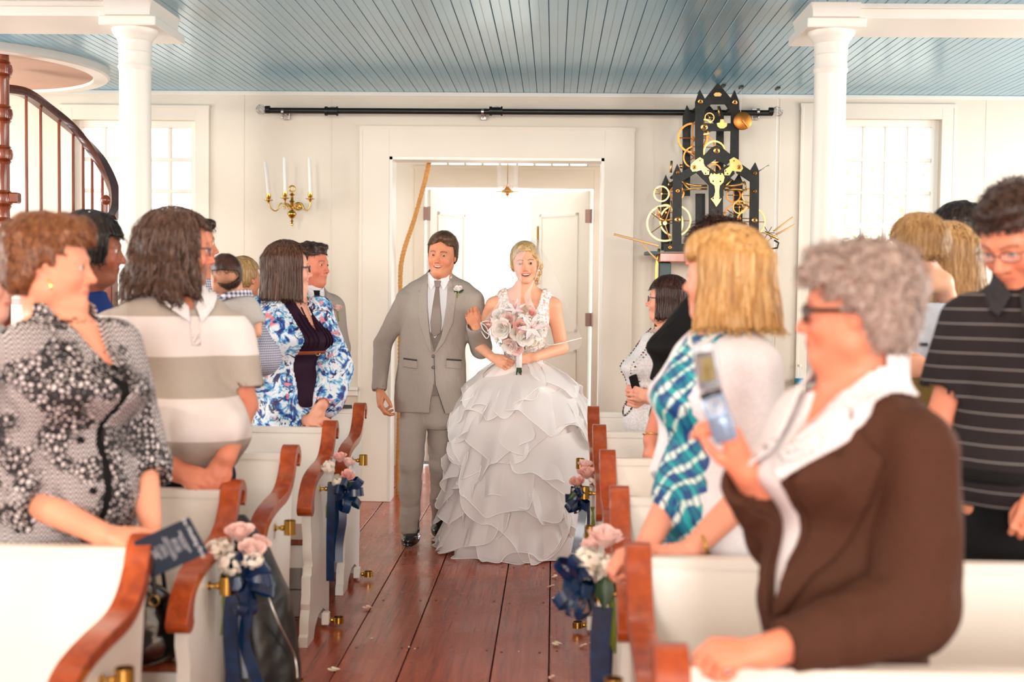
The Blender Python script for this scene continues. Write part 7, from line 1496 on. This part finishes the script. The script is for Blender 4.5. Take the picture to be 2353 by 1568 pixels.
# ---- 5. woman with black hair behind the auburn woman
def g5():
    hair = lambda q: bob(q, .016, -.05, .088, .10, -.02, .055, line=.05, flip=.0)
    guest('dark-skinned woman with glossy black hair and blue top, left of the columns', 205, 4.55, -95, 1.70, (214,572,0,-76,-6,0,1.04), dict(fem=.8, fat=.3, eye=.5, nose=1.2, brow=.6, browc=srgb(20,12,10), lip=srgb(140,70,66)), srgb(150,92,68), hair, .0052, HM['black'], hair_lo=(-.14,-.17,-.2), hair_hi=(.14,.14,.17), st=dict(n=720, L=.09, w=.0022, lift=.003, seed=5, grav=2), bh=.007, top=torso(1.70, 1.0, 1.05, 1, bust=.06), hem=.45, mat=M['royal'], trous=1.0, tmat=M['black'], h=0.0080, nbp=(200,672,0), iris=srgb(40,24,18))
g5()
# ---- 6. person at the very edge on the left
guest('fair-haired person cut off by the left edge of the picture', -75, 3.6, -95, 1.66, (-52,640,0,-84,-4,0,1.02), dict(fem=.6, fat=.8, eye=.5, lip=srgb(200,90,84)), srgb(238,180,156), lambda q: short_cap(q, .014, .05, .03, -.07, -.02)+.003*snoise(q, (40,40,40), 2), .006, HM['sandy'], bh=.007, top=torso(1.66, 1.1, 1.1, 1), hem=.45, mat=M['ltgrey'], trous=1.0, tmat=M['jeans'], h=0.0103, nbp=(-70,745,0))
# ---- 7. man in gingham holding a toddler, 8. the toddler
def g7():
    w = wpx(5.15); A1 = (w(420,700,0), w(440,820,-.05), w(540,845,-.14)); A2 = (w(548,722,.05), w(598,822,-.02), w(525,835,-.2))
    guest('man in a blue gingham shirt carrying a toddler, hidden behind the long-haired man', 478, 5.18, -110, 1.76, (440,560,.05,-60,0,0,1.0), dict(eye=.6), srgb(226,150,120), lambda q: sm(short_cap(q, .013, .06, .026, -.05, -.02), ell(q, (0,.075,.085), (.04,.03,.02)), .02)+.0035*snoise(q, (60,60,60), 2), .005, HM['dkbrown'], st=dict(n=400, L=.03, w=.002, lift=.006, seed=8), bh=.007, top=torso(1.76, 1.05, 1.05), hem=.46, arms=(A1,A2), sl_len=1.9, slr=(.075,.082,.052), hands=(dict(wrist=A2[2], d=(-1,-.2,.2), back=(0,-1,.2), side=1, s=.95),), mat=M['gingham'], tname='gingham_shirt', trous=1.0, tmat=M['jeans'], h=0.0070)
    # toddler: head on the man's shoulder, back of the head to us
    w5 = wpx(4.97); T = [(0,.085,.075,0),(.06,.09,.08,0),(.12,.088,.075,0),(.155,.085,.065,0),(.18,.06,.05,0),(.20,.036,.036,0)]
    z0 = float(w5(520,790)[2])
    G, H = guest('toddler with thin dark wisps of hair and plaid collar, carried by the man in gingham', 545, 4.97, -30, .34+z0, (519,630,-.02,40,12,-14,.70), dict(kid=1, fem=1, fat=1, eye=.5, brow=.2), srgb(232,176,144), None, top=T, hem=0, mat=M['ltgrey'], tname='baby_shirt', h=0.0056, z0=z0, nbp=(548,680,.01), neck=.045, fold=.002, arms=((w5(572,705,.0), w5(588,735,-.02), w5(590,765,-.03)),), sl_len=1.2, slr=(.036,.034,.03), armr=(.026,.024,.02))
    hf = lambda q: np.maximum(short_cap(q, .003, .05, .03, -.075, -.05), -ell(q, (-.03,-.06,.01), (.075,.09,.045)))+.001*snoise(q, (60,60,60), 3); hair_obj(G, H, hf, .0035, HM['dark'], st=dict(n=400, L=.05, w=.0016, lift=.004, wave=.9, seed=6))
    cf = lambda q: cone(q, (0,0,.165), (0,.0,.215), .070, .050); G.mesh('plaid_collar', lambda q: np.maximum(np.abs(cf(q))-.005, np.abs(q[:, 2]-.19-.25*q[:, 0])-.014), [((-.09,-.09,.15),(.09,.09,.24))], .004, M['plaidcol'])
g7()
# ---- 9. brown-haired person bending low between the toddler and the kimono woman
guest('brown-haired person half hidden between the toddler and the woman in plum', 560, 6.9, -20, 1.60, (562,640,0,-30,0,0,.95), dict(eye=.6), srgb(220,150,116), lambda q: short_cap(q, .012, .06, .03, -.05, -.0)+.002*snoise(q, (60,60,60), 2), .005, HM['sandy'], st=dict(n=400, L=.05, w=.002, lift=.003, seed=9), bh=.007, top=torso(1.60, .9, .95), hem=.46, mat=M['suit'], trous=1.0, tmat=M['suit'], h=0.0092)
# ---- right side
def g10(): # small woman in white lace, far right pew
    w = wpx(6.05); A1 = (w(1498,790,-.03), w(1468,880,-.02), w(1490,915,-.14)); A2 = (w(1555,790,.08), w(1560,890,.05), w(1498,925,-.1))
    T = torso(1.54, .92, 1.1, 1, .08, bust=.075, hem=.44); hair = lambda q: bob(q, .012, -.105, .088, .10, -.024, .046, line=.055, flip=.004)
    G, H = guest('small dark-bobbed woman in a white lace top with long bead necklaces', 1522, 6.05, 112, 1.54, (1533,688,0,72,2,0,.90), dict(fem=.8, fat=.5, old=.8, eye=.6, nose=1.1, smile=.5), srgb(232,168,140), hair, .0045, HM['dark'], hair_lo=(-.13,-.16,-.16), hair_hi=(.13,.13,.16), st=dict(n=1120, L=.09, w=.0022, lift=.003, seed=10, grav=2.5), bh=.0039, top=T, hem=.52, arms=(A1,A2), sl_len=(1.7,1.8), slr=(.056,.05,.045), mat=M['lacewhite'], tname='lace_top', trous=.9, tmat=M['black'], nbp=(1530,760,0), neck=.044, fold=.003,
        hands=(dict(wrist=A1[2], d=(-.75,-.3,.25), back=(-.3,-1,.3), side=1, curl=(.8,.9,.9,.9), thumb=(.3,.4), s=.9), dict(wrist=A2[2], d=(-1,-.3,.1), back=(0,-1,-.2), side=-1, curl=(.7,.8,.8,.9), thumb=(.2,.3), s=.9)),
        cut=lambda q, d_: np.maximum(d_, -cone(q, (0,.02,1.29), (0,.05,1.42), .056, .06)))
    glasses(G, H, M['frame_metal'], .022, .014, .002)
    rr = random.Random(5); mt = [simple('bead_%s' % n_, c_, .2, .2) for n_, c_ in (('amber', srgb(120,50,30)), ('shell', srgb(220,214,200)), ('dark', srgb(40,30,28)), ('green', srgb(70,110,90)))]
    for k, (x0, zb) in enumerate(((.055,.95),(.075,.90))):
        mbs = [MB() for _ in mt]; cur = cr([(-x0,0,1.31),(-x0*1.05,0,1.18),(-x0*.6,0,zb+.06),(0,0,zb),(x0*.6,0,zb+.06),(x0*1.05,0,1.18),(x0,0,1.31)], 14)
        for i, p_ in enumerate(cur):
            c = G.on(G.tf0, p_[0], p_[2], .004); mbs[rr.randrange(4)].ball(tuple(G.Wd(c)), .0032+.0016*rr.random(), 6, 5)
        for m_, mm_ in zip(mbs, mt): tag(G.put(m_.build('necklace_beads', mm_, G.r, True)), kind='stuff')
    p0, p1 = w(1453,866,-.17), w(1464,897,-.15); ph = MB().box((-.02,-.007,-.042),(.02,.007,.042),.004).build('small_phone', M['black']); ph.location = Vector([float(v) for v in (p0+p1)/2]); ph.rotation_euler = (.2,-.35,.3); tag(ph, 'small black phone held by the dark-bobbed woman in white lace', 'phone')
g10()
def g11(): # curly dark woman in black
    w = wpx(5.05); A1 = (w(1560,790,-.02), w(1525,920,-.04), w(1494,1012,-.12)); T = torso(1.74, 1.05, 1.15, 1, .08, bust=.085)
    def hair(q):
        d_ = ell(q, (0,-.02,.035), (.115,.125,.118)); d_ = d_+.010*np.sin(q[:, 0]*95+2*np.sin(q[:, 2]*60))*np.sin(q[:, 2]*90+q[:, 1]*50)*np.sin(q[:, 1]*80+1)+.004*snoise(q, (60,60,60), 2); return smx(smx(d_, -np.maximum(.055-q[:, 1], q[:, 2]-.06), .01), -.07-q[:, 2], .01)
    G, H = guest('curly dark-haired woman in a black cardigan, mostly hidden behind the blonde woman', 1618, 5.05, 105, 1.74, (1640,585,.02,70,-2,0,1.0), dict(fem=.8, fat=.4, eye=.6), srgb(224,150,124), hair, .0055, HM['curly'], hair_lo=(-.15,-.17,-.12), hair_hi=(.15,.14,.19), st=dict(n=2080, L=.045, w=.0026, lift=.014, wave=1.8, seg=7, seed=11, grav=.1), top=T, hem=.45, arms=(A1,), sl_len=.7, slr=(.07,.07,.066), mat=M['black'], tname='black_cardigan', trous=1.05, tmat=M['black'], nbp=(1625,690,0), hands=(dict(wrist=A1[2], d=(-.1,-.25,-1), back=(-.9,-.5,0), side=1, curl=(.7,.8,.9,1), thumb=(.2,.3), s=.95),), armr=(.046,.038,.028), h=0.0070)
    glasses(G, H, M['frame_metal'], .025, .016, .0022)
    rr = random.Random(2); cols = [simple('sequin_%s' % n_, c_, .12, .6) for n_, c_ in (('red', srgb(210,40,60)), ('blue', srgb(90,150,240)), ('gold', srgb(230,190,90)), ('white', srgb(240,240,240)), ('green', srgb(120,190,140)))]; mbs = [MB() for _ in cols]
    for k in range(150): p_ = w(1606+rr.uniform(-9,9), 752+rr.uniform(-30,30), -.12+rr.uniform(-.01,.01)); mbs[rr.randrange(5)].ball(tuple(p_), .004, 6, 4)
    for m_, mm_ in zip(mbs, cols): tag(G.put(m_.build('sequins', mm_, G.r, True)), kind='stuff')
    b0 = A1[2]; G.put(MB().ring(tuple(b0+V3(.004,.01,.02)), .032, .003, (.1,.3,1), 20, 6).build('bracelet', M['gold'], G.r, True))
g11()
def g12(): # blonde woman, white cardigan, teal plaid dress
    w = wpx(3.38); A1 = (w(1712,850,-.12), w(1722,1130,-.12), w(1592,1262,-.20)); A2 = (w(1620,850,.12), w(1558,1120,.06), w(1482,1262,-.16)); H0 = 1.66
    T = torso(H0, 1.02, 1.08, 1, .08, bust=.07, hem=.40)
    def hair(q):
        d_ = bob(q, .014, -.135, .104, .118, -.028, .040, line=.05, flip=.010); return sm(d_, smx(ell(q, (0,.05,.07), (.075,.05,.05)), .028-q[:, 2], .01), .02)
    G, H = guest('blonde-bobbed woman in a white cardigan over a teal plaid dress', 1668, 3.40, 112, H0, (1664,634,0,58,0,0,1.04), dict(fem=.8, fat=.8, old=.5, eye=.55, nose=1.0), srgb(238,164,136), hair, .0048, HM['blonde'], hair_lo=(-.14,-.17,-.18), hair_hi=(.14,.14,.17), st=dict(n=2080, L=.11, w=.0024, lift=.003, seg=8, seed=12, grav=3), top=T, hem=.38, arms=(A1,A2), sl_len=0, mat=M['plaid'], tname='plaid_dress', tmat=M['plaid'], nbp=(1672,775,.01), neck=.056, armr=(.052,.044,.030), h=0.0063, fold=.004,
        hands=(dict(wrist=A1[2], d=(-1,.05,-.25), back=(.1,-.5,1), side=1, curl=(.3,.4,.45,.5), thumb=(.3,.3), s=.92), dict(wrist=A2[2], d=(-1,-.15,-.30), back=(-.2,-.5,1), side=-1, curl=(.55,.6,.65,.7), thumb=(.3,.2), s=.82)), chest=[(z_, a*.95, b*.93, c) for z_, a, b, c in torso(H0, 1.0, 1.05, 1, 0, bust=.055, hem=.72)], cut=lambda q, d_: np.maximum(d_, -cone(q, (0,.03,1.43), (0,.06,1.54), .062, .08)))
    la = G.la
    def card(q):
        d_ = np.abs(loft(q, [(a, b+.018, c+.016, e) for a, b, c, e in T])+.006*snoise(q, (8,8,5), 5))-.006
        d_ = np.where(q[:, 1] > 0, np.maximum(d_, -poly2(q[:, 0], q[:, 2], [(-.085,1.44),(-.115,1.2),(-.13,.9),(-.15,.5),(.15,.5),(.13,.9),(.115,1.2),(.085,1.44),(.06,1.55),(-.06,1.55)])), d_); d_ = np.maximum(d_, -cone(q, (0,.0,1.38), (0,.0,1.55), .082, .09))
        for A in la:
            e_ = np.array(A[1]); s0 = np.array(A[0]); c_ = chain(q, [s0, e_+(s0-e_)*.12], [.078,.074])+.006*snoise(q, (20,20,10), 3); u_ = (e_-s0)/np.linalg.norm(e_-s0); d_ = sm(d_, np.maximum(c_, ((q-e_)@u_.astype(F))+.03), .045)
        return np.maximum(d_, .80-q[:, 2])
    G.mesh('white_cardigan', card, [((-.36,-.3,.78),(.36,.34,1.47))], .007, M['cardi'])
    mb = MB()
    for p_ in cr([(-.075,0,1.42),(-.055,0,1.385),(0,0,1.36),(.055,0,1.385),(.075,0,1.42)], 9): c = G.on(lambda q: sm(loft(q, T), cone(q, (0,0,1.32), (0,.01,1.45), .066, .056), .03), p_[0], p_[2]-.005, .004); mb.ball(tuple(G.Wd(c)), .0065, 8, 6)
    tag(G.put(mb.build('pearl_necklace', M['candle'], G.r, True)), kind='stuff'); mb = MB()
    for k in range(5): mb.ball(tuple(H.wld((.082+.003*(k%2), .006, -.04-.011*k))), .0058, 8, 6)
    G.put(mb.build('pearl_earring', M['candle'], G.r, True))
    wr = A1[2]; G.put(MB().ring(tuple(wr+V3(.03,0,.008)), .033, .004, (-1,0,-.3), 20, 6).build('watch_strap', M['brass'], G.r, True))
g12()
def g13(): # grey curly hair, brown blazer, flip phone
    w = wpx(2.48); A1 = (w(2110,1040,-.12), w(2105,1395,-.17), w(1752,1500,-.30)); A2 = (w(1900,1010,.17), w(1800,1215,.12), w(1715,1085,-.02)); H0 = 1.58; T = torso(H0, 1.06, 1.24, 1, .06, bust=.075, hem=.40)
    def hair(q):
        y, z = q[:, 1], q[:, 2]; d_ = ell(q, (0,-.02,.050), (.102,.118,.098)); d_ = sm(d_, ell(q, (0,-.055,-.02), (.082,.065,.075)), .03); d_ = sm(d_, ell(q, (0,.055,.085), (.07,.045,.045)), .02)
        d_ = d_+.007*np.sin(q[:, 0]*85+2*np.sin(z*50))*np.sin(z*80+y*40)*np.sin(y*75+1)+.003*snoise(q, (55,55,55), 2)
        d_ = smx(d_, -np.maximum(.048-y, z-.058), .01); d_ = smx(d_, -np.maximum(.016-y, z-.034), .006); d_ = smx(d_, -np.maximum(-.026-y, z-.010-.2*y), .006); return smx(d_, -.085-z, .006)
    inner = lambda q: loft(q, [(a, b-.014, c-.012, e) for a, b, c, e in T])
    V = [(-.075,1.36),(-.03,1.18),(-.008,1.0),(.004,.88),(.025,.95),(.06,1.1),(.10,1.36),(.07,1.5),(-.07,1.5)]
    G, H = guest('grey curly-haired woman in a brown blazer taking a picture with a flip phone', 1968, 2.50, 118, H0, (1962,716,0,74,-2,0,.97), dict(fem=.5, fat=.7, old=1, eye=.5, nose=1.1), srgb(236,150,118), hair, .0045, HM['grey'], hair_hi=(.14,.15,.18), st=dict(n=3360, L=.03, w=.0026, lift=.010, wave=1.6, seg=6, seed=13, grav=.1), top=T, hem=.36, arms=(A1,A2), sl_len=(1.93,1.86), slr=(.082,.076,.056), mat=M['blazer'], tname='brown_blazer', trous=1.1, tmat=M['blazer'], nbp=(1985,930,.0), neck=.055, h=0.0063, fold=.008, ffreq=(10,10,5), bl=.018, armr=(.05,.04,.03),
        hands=(dict(wrist=A1[2], d=(-1,-.1,.0), back=(0,-.45,1), side=1, curl=(.7,.8,.9,1), thumb=(.25,.3), s=.93), dict(wrist=A2[2], d=(-.42,-.25,1), back=(.75,-.45,.1), side=-1, curl=(.55,.62,.7,.75), thumb=(.35,.1), s=.95)),
        cut=lambda q, d_: np.where(q[:, 1] > 0, np.maximum(d_, -poly2(q[:, 0], q[:, 2], V)), np.maximum(d_, -cone(q, (0,0,1.33), (0,0,1.5), .07, .08))), chest=[(z_, a*.97, b*.95, c) for z_, a, b, c in torso(H0, .95, 1.0, 1, 0, bust=.03, hem=.76)])
    G.mesh('white_blouse', lambda q: np.maximum(inner(q)+.003*snoise(q, (14,14,8), 2), -poly2(q[:, 0], q[:, 2], [(-.07,1.40),(0,1.18),(.07,1.40),(0,1.6)])*1.0-(q[:, 1] < 0)*9), [((-.2,-.2,.8),(.2,.36,1.31))], .008, M['collar_w'])
    cf = lambda q: sm(inner(q), cone(q, (0,-.012,1.28), (0,-.012,1.40), .072, .066), .03)
    for s_ in (-1, 1): G.app('wide_collar', cf, [(s_*.09,1.37),(s_*.05,1.30),(s_*.010,1.20),(s_*.055,1.155),(s_*.125,1.235),(s_*.135,1.28),(s_*.115,1.33)], .022, .008, M['collar_w'], .0045, ymin=-.03)
    G.app('wide_collar', cf, [(-.12,1.31),(.12,1.31),(.10,1.39),(-.10,1.39)], .022, .008, M['collar_w'], .0045, ymin=.0, back=True)
    for s_ in (-1, 1): G.app('blazer_lapel', G.tf0, [(s_*.10,1.30),(s_*.17,1.20),(s_*.15,1.12),(s_*.035,.90),(s_*.004,.88),(s_*.022,.96),(s_*.058,1.1)], .008, .008, M['blazer'], .0045)
    for k in range(2): c = G.on(G.tf0, .035, .84-.16*k, .006); G.put(MB().ball(tuple(G.Wd(c)), .012, 10, 6).build('blazer_button', M['frame_dk'], G.r, True))
    glasses(G, H, M['frame_dk'], .026, .016, .0042)
    # flip phone
    c0 = w(1651,955,-.09); ph = empty('flip_phone', Vector([float(v) for v in c0])); ph.rotation_euler = (math.radians(-8), math.radians(-20), math.radians(-10)); tag(ph, 'open silver flip phone with lit screen held up by the grey-haired woman', 'phone')
    sil = simple('silver_blue_plastic', srgb(150,176,206), .25, .3, coat=.5); blk = simple('phone_black', srgb(16,16,18), .15, coat=.6)
    smooth_by_angle(MB().box((-.023,-.010,-.052),(.023,.006,.040),.006).build('keypad_half', sil, ph), .8); MB().ring((0,-.0115,.018), .011, .002, (0,1,0), 24, 6).build('nav_ring', M['steel'], ph, True)
    mb = MB()
    for i in range(3):
        for j in range(4): mb.box((-.0175+i*.0125,-.0118,-.044+j*.011),(-.0075+i*.0125,-.0098,-.0355+j*.011),.001)
    mb.build('keys', simple('key_grey', srgb(90,110,140), .4), ph); MB().tube([(-.022,-.004,.043),(.022,-.004,.043)], .0065, 12).build('hinge', blk, ph, True)
    up2 = empty('screen_half', (0,-.004,.043)); up2.parent = ph; up2.rotation_euler = (math.radians(12),math.radians(10),0)
    smooth_by_angle(MB().box((-.023,-.004,.004),(.023,.005,.100),.006).build('shell', simple('silver_plastic', srgb(196,204,212), .25, .4), up2), .8); MB().box((-.017,-.0052,.012),(.017,-.0035,.082),.001).build('bezel', blk, up2)
    sc = NT('lit_screen'); n = sc.noise(sc.coord('Object', (1,1,.5)), 60, 1); c_ = sc.ramp(n, [(.35, srgb(196,150,60)), (.5, srgb(230,190,90)), (.62, srgb(226,190,160))]); sc.col((0,0,0,1)); sc.l(c_, sc.b.inputs['Emission Color']); sc.b.inputs['Emission Strength'].default_value = .9; MB().box((-.0135,-.0058,.026),(.0135,-.0050,.072)).build('screen', sc.m, up2)
g13()
def g14(): # man in dark striped polo looking down
    w = wpx(3.38); A1 = (w(2232,745,.05), w(2168,960,.08), w(2235,1160,.03)); A2 = (w(2420,760,-.1), w(2470,980,-.1), w(2400,1120,-.2)); H0 = 1.80; T = torso(H0, 1.08, 1.12, 0, .12, hem=.5)
    hair = lambda q: sm(short_cap(q, .011, .062, .020, -.05, -.02, top=.01), ell(q, (0,.045,.10), (.06,.04,.022)), .02)+.002*snoise(q, (80,80,80), 3)
    G, H = guest('man in glasses and a charcoal polo with thin white stripes, looking down', 2365, 3.40, 140, H0, (2338,545,-.02,128,-32,0,1.08), dict(fat=.4, eye=.35, nose=1.2, brow=.6, old=.6, browc=srgb(80,56,44)), srgb(232,150,118), hair, .0045, HM['dkbrown'], st=dict(n=2080, L=.025, w=.002, lift=.007, seed=14, grav=-.3), top=T, hem=.53, arms=(A1,A2), sl_len=.72, slr=(.085,.078,.072), mat=M['dkpolo'], tname='dark_polo', trous=1.15, tmat=M['black'], nbp=(2335,700,.03), neck=.06, fold=.004, armr=(.052,.045,.032), h=0.0063,
        hands=(dict(wrist=A1[2], d=(.3,-.3,-1), back=(-1,-.3,0), side=-1, s=1.0), dict(wrist=A2[2], d=(-.3,-.3,-.5), back=(0,-.5,.6), side=1, s=1.0)))
    cf = lambda q: sm(loft(q, T), cone(q, (0,-.01,1.46), (0,.01,1.56), .082, .072), .02)
    for s_ in (-1, 1): G.app('polo_collar', cf, [(s_*.078,1.575),(s_*.010,1.505),(s_*.030,1.445),(s_*.095,1.485),(s_*.12,1.53)], .014, .008, simple('charcoal_collar', srgb(44,42,46), .8), .0045)
    z_ = float(w(2340,1078)[2]); G.mesh('belt', lambda q: np.maximum(np.abs(loft(q, T)+.004)-.006, np.abs(q[:, 2]-z_)-.018), [((-.3,-.25,z_-.03),(.3,.35,z_+.03))], .006, M['black']); glasses(G, H, M['frame_dk'], .026, .013, .0012)
g14()
def g15(): # child, woman behind, man with dark hair
    w = wpx(4.20); z0 = float(w(2150,860)[2]); T = [(0,.11,.09,0),(.12,.10,.085,0),(.22,.105,.085,0),(.30,.115,.08,0),(.345,.11,.065,0),(.37,.07,.05,0),(.395,.042,.042,0)]
    A1 = (w(2165,650,.0), w(2182,700,.05), w(2176,745,.1)); A2 = (w(2112,650,.02), w(2105,700,.05), w(2110,740,.1))
    hair = lambda q: bob(q, .016, -.052, .090, .104, -.018, .05, line=.04, flip=.004)
    G, H = guest('sandy-haired child in a light blue shirt and khaki shorts, carried, seen from behind', 2140, 4.20, 30, .40+z0, (2106,566,0,42,-4,0,.82), dict(kid=1, fem=1, fat=.6, eye=.7), srgb(240,190,160), hair, .0052, HM['sandy'], hair_lo=(-.14,-.17,-.12), hair_hi=(.14,.14,.17), st=dict(n=1200, L=.08, w=.0024, lift=.005, seg=7, seed=15, grav=1.5), top=T, hem=0, arms=(A1,A2), sl_len=1.5, slr=(.05,.048,.044), mat=M['ltblue'], tname='blue_shirt', h=0.0056, z0=z0, nbp=(2135,622,.01), neck=.042, fold=.003, armr=(.032,.03,.024))
    G.mesh('khaki_shorts', lambda q: sm(loft(q, [(-.14,.115,.10,.02),(-.06,.118,.105,.01),(.03,.112,.095,0)]), chain(q, [(-.06,.05,-.08),(-.10,.22,-.12)], [.075,.06]), .03)+.002*snoise(q, (20,20,20), 2), [((-.22,-.14,-.18),(.16,.32,.035))], .006, M['khaki'])
    G.mesh('shorts_leg', lambda q: chain(q, [(-.10,.2,-.12),(-.10,.24,-.28)], [.045,.036]), [((-.18,.12,-.34),(0,.32,-.08))], .007, M['skin'], colors=lambda V_: np.tile(np.array(srgb(240,190,160)[:3]), (len(V_), 1)))
    c = w(2122,792,-.10); G.put(MB().box((c[0]-.014,c[1]-.002,c[2]-.006),(c[0]+.014,c[1]+.002,c[2]+.006),.001).build('pocket_tag', M['frame_metal'], G.r))
    hair2 = lambda q: bob(q, .014, -.24, .092, .10, -.03, .045, line=.06, flip=.01)
    guest('woman with long streaked blonde hair behind the carried child', 2178, 4.42, 60, 1.64, (2168,596,.02,52,-6,0,.98), dict(fem=1, eye=.6), srgb(238,184,156), hair2, .005, HM['sandy'], hair_lo=(-.14,-.18,-.27), hair_hi=(.14,.14,.17), st=dict(n=1200, L=.14, w=.0026, lift=.004, seg=8, seed=16, grav=3), bh=.007, top=torso(1.66, .98, 1.0, 1, bust=.06), hem=.45, mat=M['black'], trous=.95, tmat=M['jeans'], h=0.0080,
        arms=((w(2225,720,0), w(2215,830,-.08), w(2140,850,-.2)),), sl_len=1.7, slr=(.055,.05,.042), hands=(dict(wrist=w(2140,850,-.2), d=(-1,0,.1), back=(0,-1,-.1), side=1, s=.88),))
    G, H = guest('dark-haired man in a dark jacket and white collar, seen from behind on the right', 2225, 5.1, 62, 1.80, (2196,540,0,56,-4,0,1.05), dict(fat=.3, eye=.6), srgb(232,152,120), lambda q: short_cap(q, .010, .058, .020, -.055, -.018)+.0016*snoise(q, (80,80,80), 3), .0035, HM['black'], st=dict(n=960, L=.03, w=.002, lift=.004, seed=17), bh=.007, top=torso(1.80, 1.05, 1.05), hem=.45, mat=cloth('navy_jacket', srgb(30,34,42), .8), tname='jacket', trous=1.0, tmat=M['black'], h=0.0069, nbp=(2222,625,.02), neck=.056)
    G.mesh('shirt_collar', lambda q: np.maximum(np.abs(cone(q, (0,-.0,1.50), (0,.01,1.60), .068, .062))-.004, np.abs(q[:, 2]-1.535)-.02), [((-.09,-.09,1.5),(.09,.11,1.57))], .004, M['collar_w'])
g15()
# ---- bags and small things
def bags():
    # black garment / guitar style bag leaning on the fourth left pew end
    w = wpx(3.95); lm = NT('worn_black_leather'); n = lm.noise(lm.coord(), 9, 5, .6, 1.0); lm.col(lm.ramp(n, [(.45, srgb(14,13,12)), (.62, srgb(40,37,32)), (.78, srgb(96,90,80))])); lm.set(Roughness=.42); lm.bump(n, .3, .006)
    b = w(600,1500); r = empty('garment_bag', Vector((float(b[0]), 3.95, 0))); tag(r, 'tall black leather bag with a long pale zip, leaning on the left pew end', 'bag')
    pts = [w(548,1185,.06), w(575,1250,.05), w(600,1340,.02), w(604,1430,0), w(606,1530,-.02)]; rs = [.02,.055,.085,.115,.12]
    pts[-1][2] = .12; pts[-2][2] = .30; pts[-3][2] = .52
    pts = [np.array([min(p[0], -.985+.135 if False else p[0]), p[1], p[2]], F) for p in pts]
    def f(p): 
        q = p.copy(); cx_ = np.interp(-p[:, 2], [-float(v[2]) for v in pts], [float(v[0]) for v in pts]); cy_ = np.interp(-p[:, 2], [-float(v[2]) for v in pts], [float(v[1]) for v in pts]); rr_ = np.interp(-p[:, 2], [-float(v[2]) for v in pts], rs)
        d_ = (np.sqrt(((p[:, 0]-cx_)/1.0)**2+((p[:, 1]-cy_)/1.5)**2)-rr_); d_ = np.maximum(d_, p[:, 2]-float(pts[0][2])); d_ = np.maximum(d_, .004-p[:, 2]); return d_+.004*snoise(p, (14,14,9), 3)
    V_, Q_ = mesh_field(f, (-1.3,3.6,0), (-.65,4.3,float(pts[0][2])+.03), .006); o = np_mesh('bag_body', V_, Q_, lm.m, r); o.location = -r.location
    zp = [w(x, y, 0) for x, y in ((608,1340),(622,1385),(640,1430),(660,1470),(678,1510),(684,1560))]; zz = []
    for p_ in zp:
        ys = np.linspace(3.5, 4.1, 300); q = np.stack([np.full(300, p_[0]), ys, np.full(300, max(.03, p_[2]))], 1).astype(F); v = f(q); i = int(np.argmax(v < .0)) if (v < 0).any() else int(np.argmin(v)); zz.append((float(p_[0])*ys[i]/3.95, ys[i]-.003, 1.515+(float(max(.03, p_[2]))-1.515)*ys[i]/3.95))
    o = MB().tube(cr(zz, 5), .0032, 6).build('zip', M['steel'], r, True); o.location = -r.location; MB()
    # dark handbag on the floor/seat between the first two left pews
    w2 = wpx(3.55); c = w2(345,1440); r = empty('handbag', Vector((-1.10, 3.56, .418))); tag(r, 'black handbag with loop handles on the seat behind the nearest left pew', 'handbag')
    fb = lambda p: sm(ell(p, (-.12,0,.11), (.17,.085,.13)), ell(p, (-.12,0,.06), (.18,.10,.08)), .03)+.003*snoise(p, (20,20,20), 2)
    V_, Q_ = mesh_field(lambda p: np.maximum(fb(p), .002-p[:, 2]), (-.36,-.14,-.01), (.12,.14,.27), .007); np_mesh('bag_body', V_, Q_, M['shoe'], r)
    for s_ in (-.05, .05): MB().tube(cr([(-.22,s_,.18),(-.20,s_*.7,.30),(-.12,s_*.5,.35),(-.04,s_*.7,.30),(-.02,s_,.18)], 6), .007, 8).build('handle', M['shoe'], r, True)
    for x_ in (-.22,-.02): MB().ring((x_,-.06,.19), .014, .003, (0,1,0)).build('ring', M['gold'], r, True)
    # folded programme on top of the farthest left pew
    p = W(785,941,6.6); o = MB().box((-.05,-.03,0),(.05,.03,.004)).add([(-.05,-.03,.004),(.05,-.03,.004),(.05,.0,.016),(-.05,.0,.02)], [(0,1,2,3)]).build('folded_programme', simple('programme_dark', srgb(70,66,70), .5)); o.location = (p.x, 6.622, .851); o.rotation_euler = (0,0,.2); tag(o, 'dark folded programme lying on the farthest left pew top', 'booklet')
bags()
